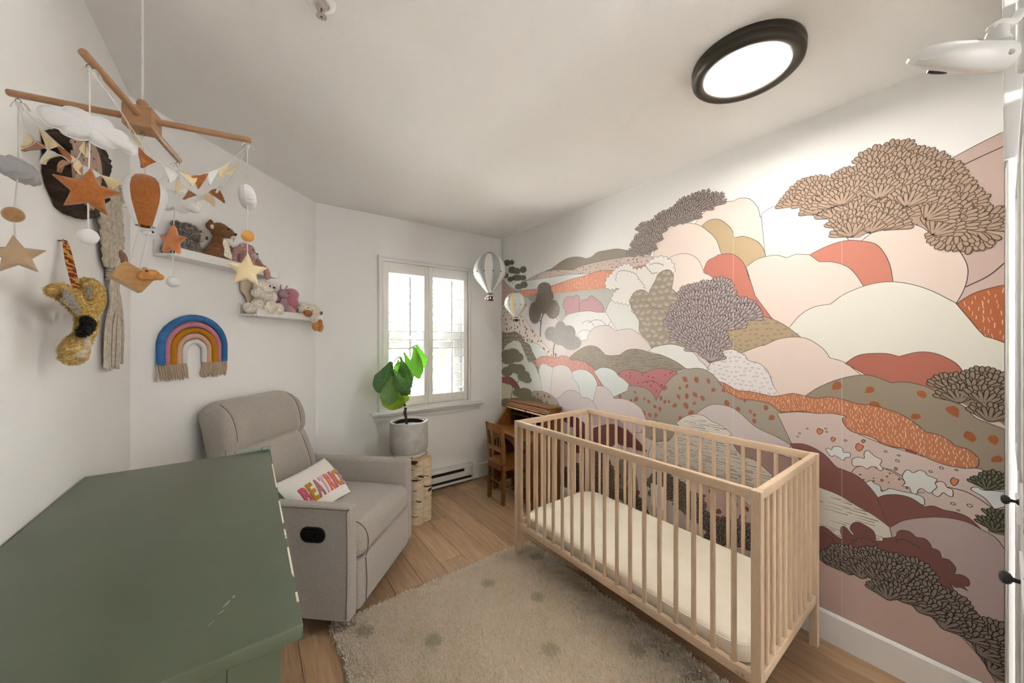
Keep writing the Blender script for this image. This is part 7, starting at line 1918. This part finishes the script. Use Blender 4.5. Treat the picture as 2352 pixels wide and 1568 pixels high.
('#77735f',[(2.758,1.084),(2.78,1.059),(2.834,1.04),(2.902,1.035),(2.959,1.046),(2.981,1.069),(2.959,1.097),(2.902,1.115),(2.834,1.119),(2.78,1.107)],('specks','#45422f',0.018,0.009),False,0.02),
('#77735f',[(2.689,1.078),(2.706,1.049),(2.75,1.029),(2.805,1.024),(2.85,1.038),(2.867,1.066),(2.85,1.096),(2.805,1.116),(2.75,1.12),(2.706,1.105)],('specks','#45422f',0.018,0.009),False,0.02),
('#77735f',[(2.614,1.02),(2.632,0.992),(2.677,0.971),(2.736,0.966),(2.785,0.978),(2.803,1.005),(2.785,1.036),(2.737,1.056),(2.679,1.06),(2.632,1.047)],('specks','#45422f',0.018,0.009),False,0.02),
('#77735f',[(2.589,0.986),(2.602,0.971),(2.635,0.958),(2.677,0.954),(2.711,0.96),(2.724,0.974),(2.711,0.991),(2.677,1.004),(2.635,1.007),(2.602,1.001)],('specks','#45422f',0.018,0.009),False,0.02),
('#77735f',[(2.706,0.854),(2.724,0.834),(2.767,0.816),(2.823,0.809),(2.869,0.816),(2.885,0.833),(2.869,0.854),(2.823,0.872),(2.767,0.878),(2.724,0.871)],('specks','#45422f',0.018,0.009),False,0.02),
('#77735f',[(2.589,0.863),(2.612,0.833),(2.671,0.809),(2.744,0.799),(2.807,0.808),(2.83,0.834),(2.807,0.866),(2.744,0.89),(2.671,0.898),(2.612,0.888)],('specks','#45422f',0.018,0.009),False,0.02),
('#77735f',[(2.51,0.817),(2.529,0.797),(2.576,0.779),(2.637,0.77),(2.687,0.775),(2.706,0.79),(2.687,0.812),(2.637,0.83),(2.576,0.837),(2.529,0.832)],('specks','#45422f',0.018,0.009),False,0.02),
('#77735f',[(2.433,0.807),(2.448,0.794),(2.486,0.78),(2.535,0.774),(2.575,0.776),(2.589,0.785),(2.575,0.8),(2.535,0.813),(2.486,0.82),(2.448,0.817)],('specks','#45422f',0.018,0.009),False,0.02),
('#77735f',[(2.904,0.73),(2.923,0.706),(2.971,0.684),(3.032,0.675),(3.082,0.682),(3.083,0.703),(3.082,0.73),(3.032,0.751),(2.971,0.759),(2.923,0.751)],('specks','#45422f',0.018,0.009),False,0.02),
('S',[(0.867,0)],None,0,0),
('S',[(0.425,0)],None,0,0)
]
XM = XR - 0.0006
class Mur:
    def __init__(s): s.v = []; s.f = []; s.mi = []; s.mats = []; s.idx = {}; s.lv = 0
    def m(s, h):
        if h not in s.idx:
            s.idx[h] = len(s.mats); s.mats.append(mat('mural_ink_'+h[1:], h, 0.62, spec=0.25, bump=0.03, bscale=300, bdist=0.0004))
        return s.idx[h]
    def poly(s, p, h, lv):
        if len(p) < 3: return
        o = len(s.v); d = XM - lv*0.000012
        s.v += [(d, min(max(a, 0.0), YB-0.0008), max(b, 0.134)) for a, b in p]
        k = s.m(h)
        if len(p) <= 4: s.f.append(tuple(range(o, o+len(p)))); s.mi.append(k); return
        for t in tessellate_polygon([[Vector((a, b, 0)) for a, b in p]]):
            s.f.append(tuple(o+i for i in t)); s.mi.append(k)
    def fanpoly(s, p, h, lv):
        o = len(s.v); d = XM - lv*0.000012
        s.v += [(d, min(max(a, 0.0), YB-0.0008), max(b, 0.134)) for a, b in p]
        s.f.append(tuple(range(o, o+len(p)))); s.mi.append(s.m(h))
    def line(s, p, w, h, lv, closed=False):
        n = len(p)
        if n < 2: return
        o = len(s.v); d = XM - lv*0.000012; k = s.m(h)
        for i in range(n):
            a = p[(i-1) % n] if (closed or i) else p[i]; b = p[(i+1) % n] if (closed or i < n-1) else p[i]
            tx, ty = b[0]-a[0], b[1]-a[1]; l = math.hypot(tx, ty) or 1
            nx, ny = -ty/l*w/2, tx/l*w/2
            for q in (1, -1):
                s.v.append((d, min(max(p[i][0]+nx*q, 0.0), YB-0.0008), max(p[i][1]+ny*q, 0.134)))
        for i in range(n if closed else n-1):
            j = (i+1) % n
            s.f.append((o+2*i, o+2*i+1, o+2*j+1, o+2*j)); s.mi.append(k)
MU = Mur()
def inside(p, x, y):
    c = False; n = len(p); j = n-1
    for i in range(n):
        if (p[i][1] > y) != (p[j][1] > y) and x < (p[j][0]-p[i][0])*(y-p[i][1])/(p[j][1]-p[i][1]+1e-12)+p[i][0]: c = not c
        j = i
    return c
def area2(p): return sum(p[i][0]*p[(i+1) % len(p)][1]-p[(i+1) % len(p)][0]*p[i][1] for i in range(len(p)))
def scallop(p, sz, closed=True):
    """bumps bulging outwards along a path"""
    sgn = 1 if (not closed or area2(p) > 0) else -1
    q = list(p) + ([p[0]] if closed else [])
    st = [q[0]]; acc = 0
    for a, b in zip(q[:-1], q[1:]):
        l = math.hypot(b[0]-a[0], b[1]-a[1])
        while l > 0 and acc + l >= sz:
            t = (sz-acc)/l; a = (a[0]+(b[0]-a[0])*t, a[1]+(b[1]-a[1])*t); st.append(a); l = math.hypot(b[0]-a[0], b[1]-a[1]); acc = 0
        acc += l
    if not closed: st.append(q[-1])
    out = []; m = len(st)
    for i in range(m if closed else m-1):
        a = st[i]; b = st[(i+1) % m]; dx, dy = b[0]-a[0], b[1]-a[1]
        for k in range(6):
            t = k/6; h = 0.42*math.sin(math.pi*t)*sgn
            out.append((a[0]+dx*t+dy*h, a[1]+dy*t-dx*h))
    return out
def grid(p, sp, rg, jit=0.35):
    x0 = min(a for a, b in p); x1 = max(a for a, b in p); y0 = min(b for a, b in p); y1 = max(b for a, b in p)
    r = 0; y = y0
    while y < y1:
        x = x0 + (sp/2 if r % 2 else 0)
        while x < x1:
            a, b = x+rg.uniform(-jit, jit)*sp, y+rg.uniform(-jit, jit)*sp
            if inside(p, a, b): yield a, b
            x += sp
        y += sp*0.87; r += 1
def petal(a, b, an, L, w):
    c, s = math.cos(an), math.sin(an)
    prof = [(0, .16), (.25, .30), (.5, .42), (.75, .5), (.90, .42), (.97, .22), (1.0, 0)]
    o = [(t*L, q*w) for t, q in prof] + [(t*L, -q*w) for t, q in reversed(prof[:-1])]
    return [(a+x*c-y*s, b+x*s+y*c) for x, y in o]
INK = '#4d4440'
lv = 0
rgm = random.Random(77)
for col, P_, tex, line, sc in MURAL:
    lv += 2 if (tex and isinstance(tex, tuple)) else 1
    if col == 'L':
        p = spline(P_, 6, closed=False)
        if sc: p = scallop([q[:2] for q in p], sc, False)
        MU.line(p, line, tex or INK, lv); continue
    if col == 'S':
        y = P_[0][0]; MU.line([(y, 0.14), (y, 1.95)], 0.0008, '#e9e2da', 190); continue
    if col == 'O':
        sp, r, h = tex
        for a, b in grid(P_, sp, rgm, 0.5):
            n = 9; q = rgm.uniform(.6, 1.3)*r; e = rgm.uniform(.6, 1.0)
            MU.line([(a+q*math.cos(6.283*i/n), b+q*e*math.sin(6.283*i/n)) for i in range(n)], r*0.42, h, lv+1, True)
        continue
    if col == 'F':
        root, Rf, sp, fill, dark, seed, npet, wf = tex
        rg = random.Random(seed)
        MU.poly(P_, fill, lv)
        pts = sorted(grid(P_, sp, rg, 0.22), key=lambda q: -((q[0]-root[0])**2+(q[1]-root[1])**2))
        for k, (a, b) in enumerate(pts):
            an0 = math.atan2(b-root[1], a-root[0]); an0 = 0.6*an0 + 0.4*math.pi/2 + rg.uniform(-.15, .15)
            ca, sa = math.cos(an0), math.sin(an0)
            a -= ca*Rf*0.35; b -= sa*Rf*0.35
            base = lv + 1 + 14*(k % 11) * 0 + 6*(k % 22)*0
            L0 = lv + 1 + (k*4) % 148
            spread = R_(60)
            for row, (r0, r1, m_) in enumerate(((.36, 1.0, npet+1), (.05, .74, npet))):
                for i in range(m_):
                    t = i/(m_-1)*2-1
                    an = an0 + t*spread*(1 if row == 0 else .88) + rg.uniform(-.04, .04)
                    Lp = Rf*(r1-r0)*(1-0.12*abs(t))*rg.uniform(.9, 1.08)
                    w = wf*Rf*(0.142 if row == 0 else 0.128)
                    x, y = a+math.cos(an)*Rf*r0, b+math.sin(an)*Rf*r0
                    lq = L0 + row*2.4 + (i % 2)*1.1
                    MU.fanpoly(petal(x-math.cos(an)*.003, y-math.sin(an)*.003, an, Lp+.0055, w+.0058), dark, lq)
                    MU.fanpoly(petal(x, y, an, Lp, w), fill, lq+0.5)
        continue
    p = [q[:2] for q in spline(P_, 7)]
    if sc: p = scallop(p, sc)
    MU.poly(p, col, lv)
    if line: MU.line(p, 0.0024, INK, lv+0.35, True)
    if tex:
        kind, h, sp, sz = tex
        L2 = lv+0.3; kl = 0; seen = []
        if kind in ('dots', 'specks'):
            for a, b in grid(p, sp, rgm, 0.3 if kind == 'dots' else 0.6):
                q = sz*rgm.uniform(.5, 1.1) if kind == 'dots' else sz*rgm.uniform(.3, .9)
                MU.fanpoly([(a+q*.5*math.cos(1.2566*i+a*90), b+q*.5*math.sin(1.2566*i)) for i in range(5)], h, L2)
        elif kind == 'rings':
            for a, b in grid(p, sp, rgm, 0.5):
                q = sz*rgm.uniform(.6, 1.1)
                MU.fanpoly([(a+q*math.cos(1.0472*i), b+q*math.sin(1.0472*i)) for i in range(6)], h, L2)
        elif kind == 'hatch':
            for a, b in grid(p, sp, rgm, 0.3):
                l = sp*rgm.uniform(.5, .95); t = rgm.uniform(-.18, .28); w = sz*rgm.uniform(.5, 1)
                if inside(p, a+t*l, b+l): MU.fanpoly([(a-w/2, b), (a+w/2, b), (a+t*l+w/2, b+l), (a+t*l-w/2, b+l)], h, L2)
        elif kind == 'grass':
            for a, b in grid(p, sp, rgm, 0.25):
                for i in range(rgm.randint(3, 4)):
                    x = a+(i-1.5)*sz*.28; t = (i-1.5)*.3; l = sz*rgm.uniform(.7, 1.0)
                    MU.fanpoly([(x-.0006, b), (x+.0006, b), (x+t*l+.0006, b+l), (x+t*l-.0006, b+l)], h, L2)
        elif kind == 'leaves':
            for a, b in grid(p, sp, rgm, 0.6):
                if rgm.random() < .08: continue
                q = sz*rgm.uniform(.5, 1.1); an = rgm.uniform(-2.6, -.6)
                if any((a-u)**2+(b-v)**2 < (.62*(q+w))**2 for u, v, w in seen): continue
                seen.append((a, b, q))
                o = []
                for i in range(8):
                    t = 6.283*i/8; r = q*.5*(1+.12*rgm.uniform(-1, 1))*(1.35 if i == 0 else 1)
                    x, y = r*1.05*math.cos(t), r*.85*math.sin(t)
                    o.append((a+x*math.cos(an)-y*math.sin(an), b+x*math.sin(an)+y*math.cos(an)))
                MU.fanpoly(o, h, L2)
        elif kind == 'rows' or kind == 'strokes':
            y0 = min(b for a, b in p); y1 = max(b for a, b in p); x0 = min(a for a, b in p); x1 = max(a for a, b in p)
            y = y0
            while y < y1:
                x = x0
                while x < x1:
                    l = rgm.uniform(.02, .09)
                    sl = 0.10 if kind == 'strokes' else 0.0
                    yy = y + rgm.uniform(-.35, .35)*sp + sl*(x1-x)*0
                    if inside(p, x, yy) and inside(p, x+l, yy+rgm.uniform(-.003, .003)) and rgm.random() < .8:
                        w = sz*rgm.uniform(.5, 1)
                        MU.fanpoly([(x, yy-w/2), (x+l, yy-w/4), (x+l, yy+w/4), (x, yy+w/2)], h, L2)
                    x += l + rgm.uniform(.004, .03)
                y += sp
        elif kind == 'arcs':
            for a, b in grid(p, sp, rgm, 0.15):
                R0 = sp*.55
                an0 = rgm.uniform(1.0, 2.1)
                for i in range(9):
                    an = an0 + (i-4)*.26
                    x0, y0 = a+math.cos(an)*R0*.15, b+math.sin(an)*R0*.15
                    x1, y1 = a+math.cos(an)*R0, b+math.sin(an)*R0
                    if inside(p, x1, y1): MU.line([(x0, y0), (x1, y1)], sz*.55, h, L2)
mme = bpy.data.meshes.new('wallpaper_mural')
yc = 1.5
mme.from_pydata([(a-XR, b-yc, c-0.135) for a, b, c in MU.v], [], MU.f)
for x in MU.mats: mme.materials.append(x)
mme.polygons.foreach_set('material_index', MU.mi)
mo = bpy.data.objects.new('wallpaper_mural', mme); COL.objects.link(mo); mo.location = (XR, yc, 0.135)
tag(mo, 'printed landscape wallpaper mural of pink, white and rust hills covering the right wall', 'mural')
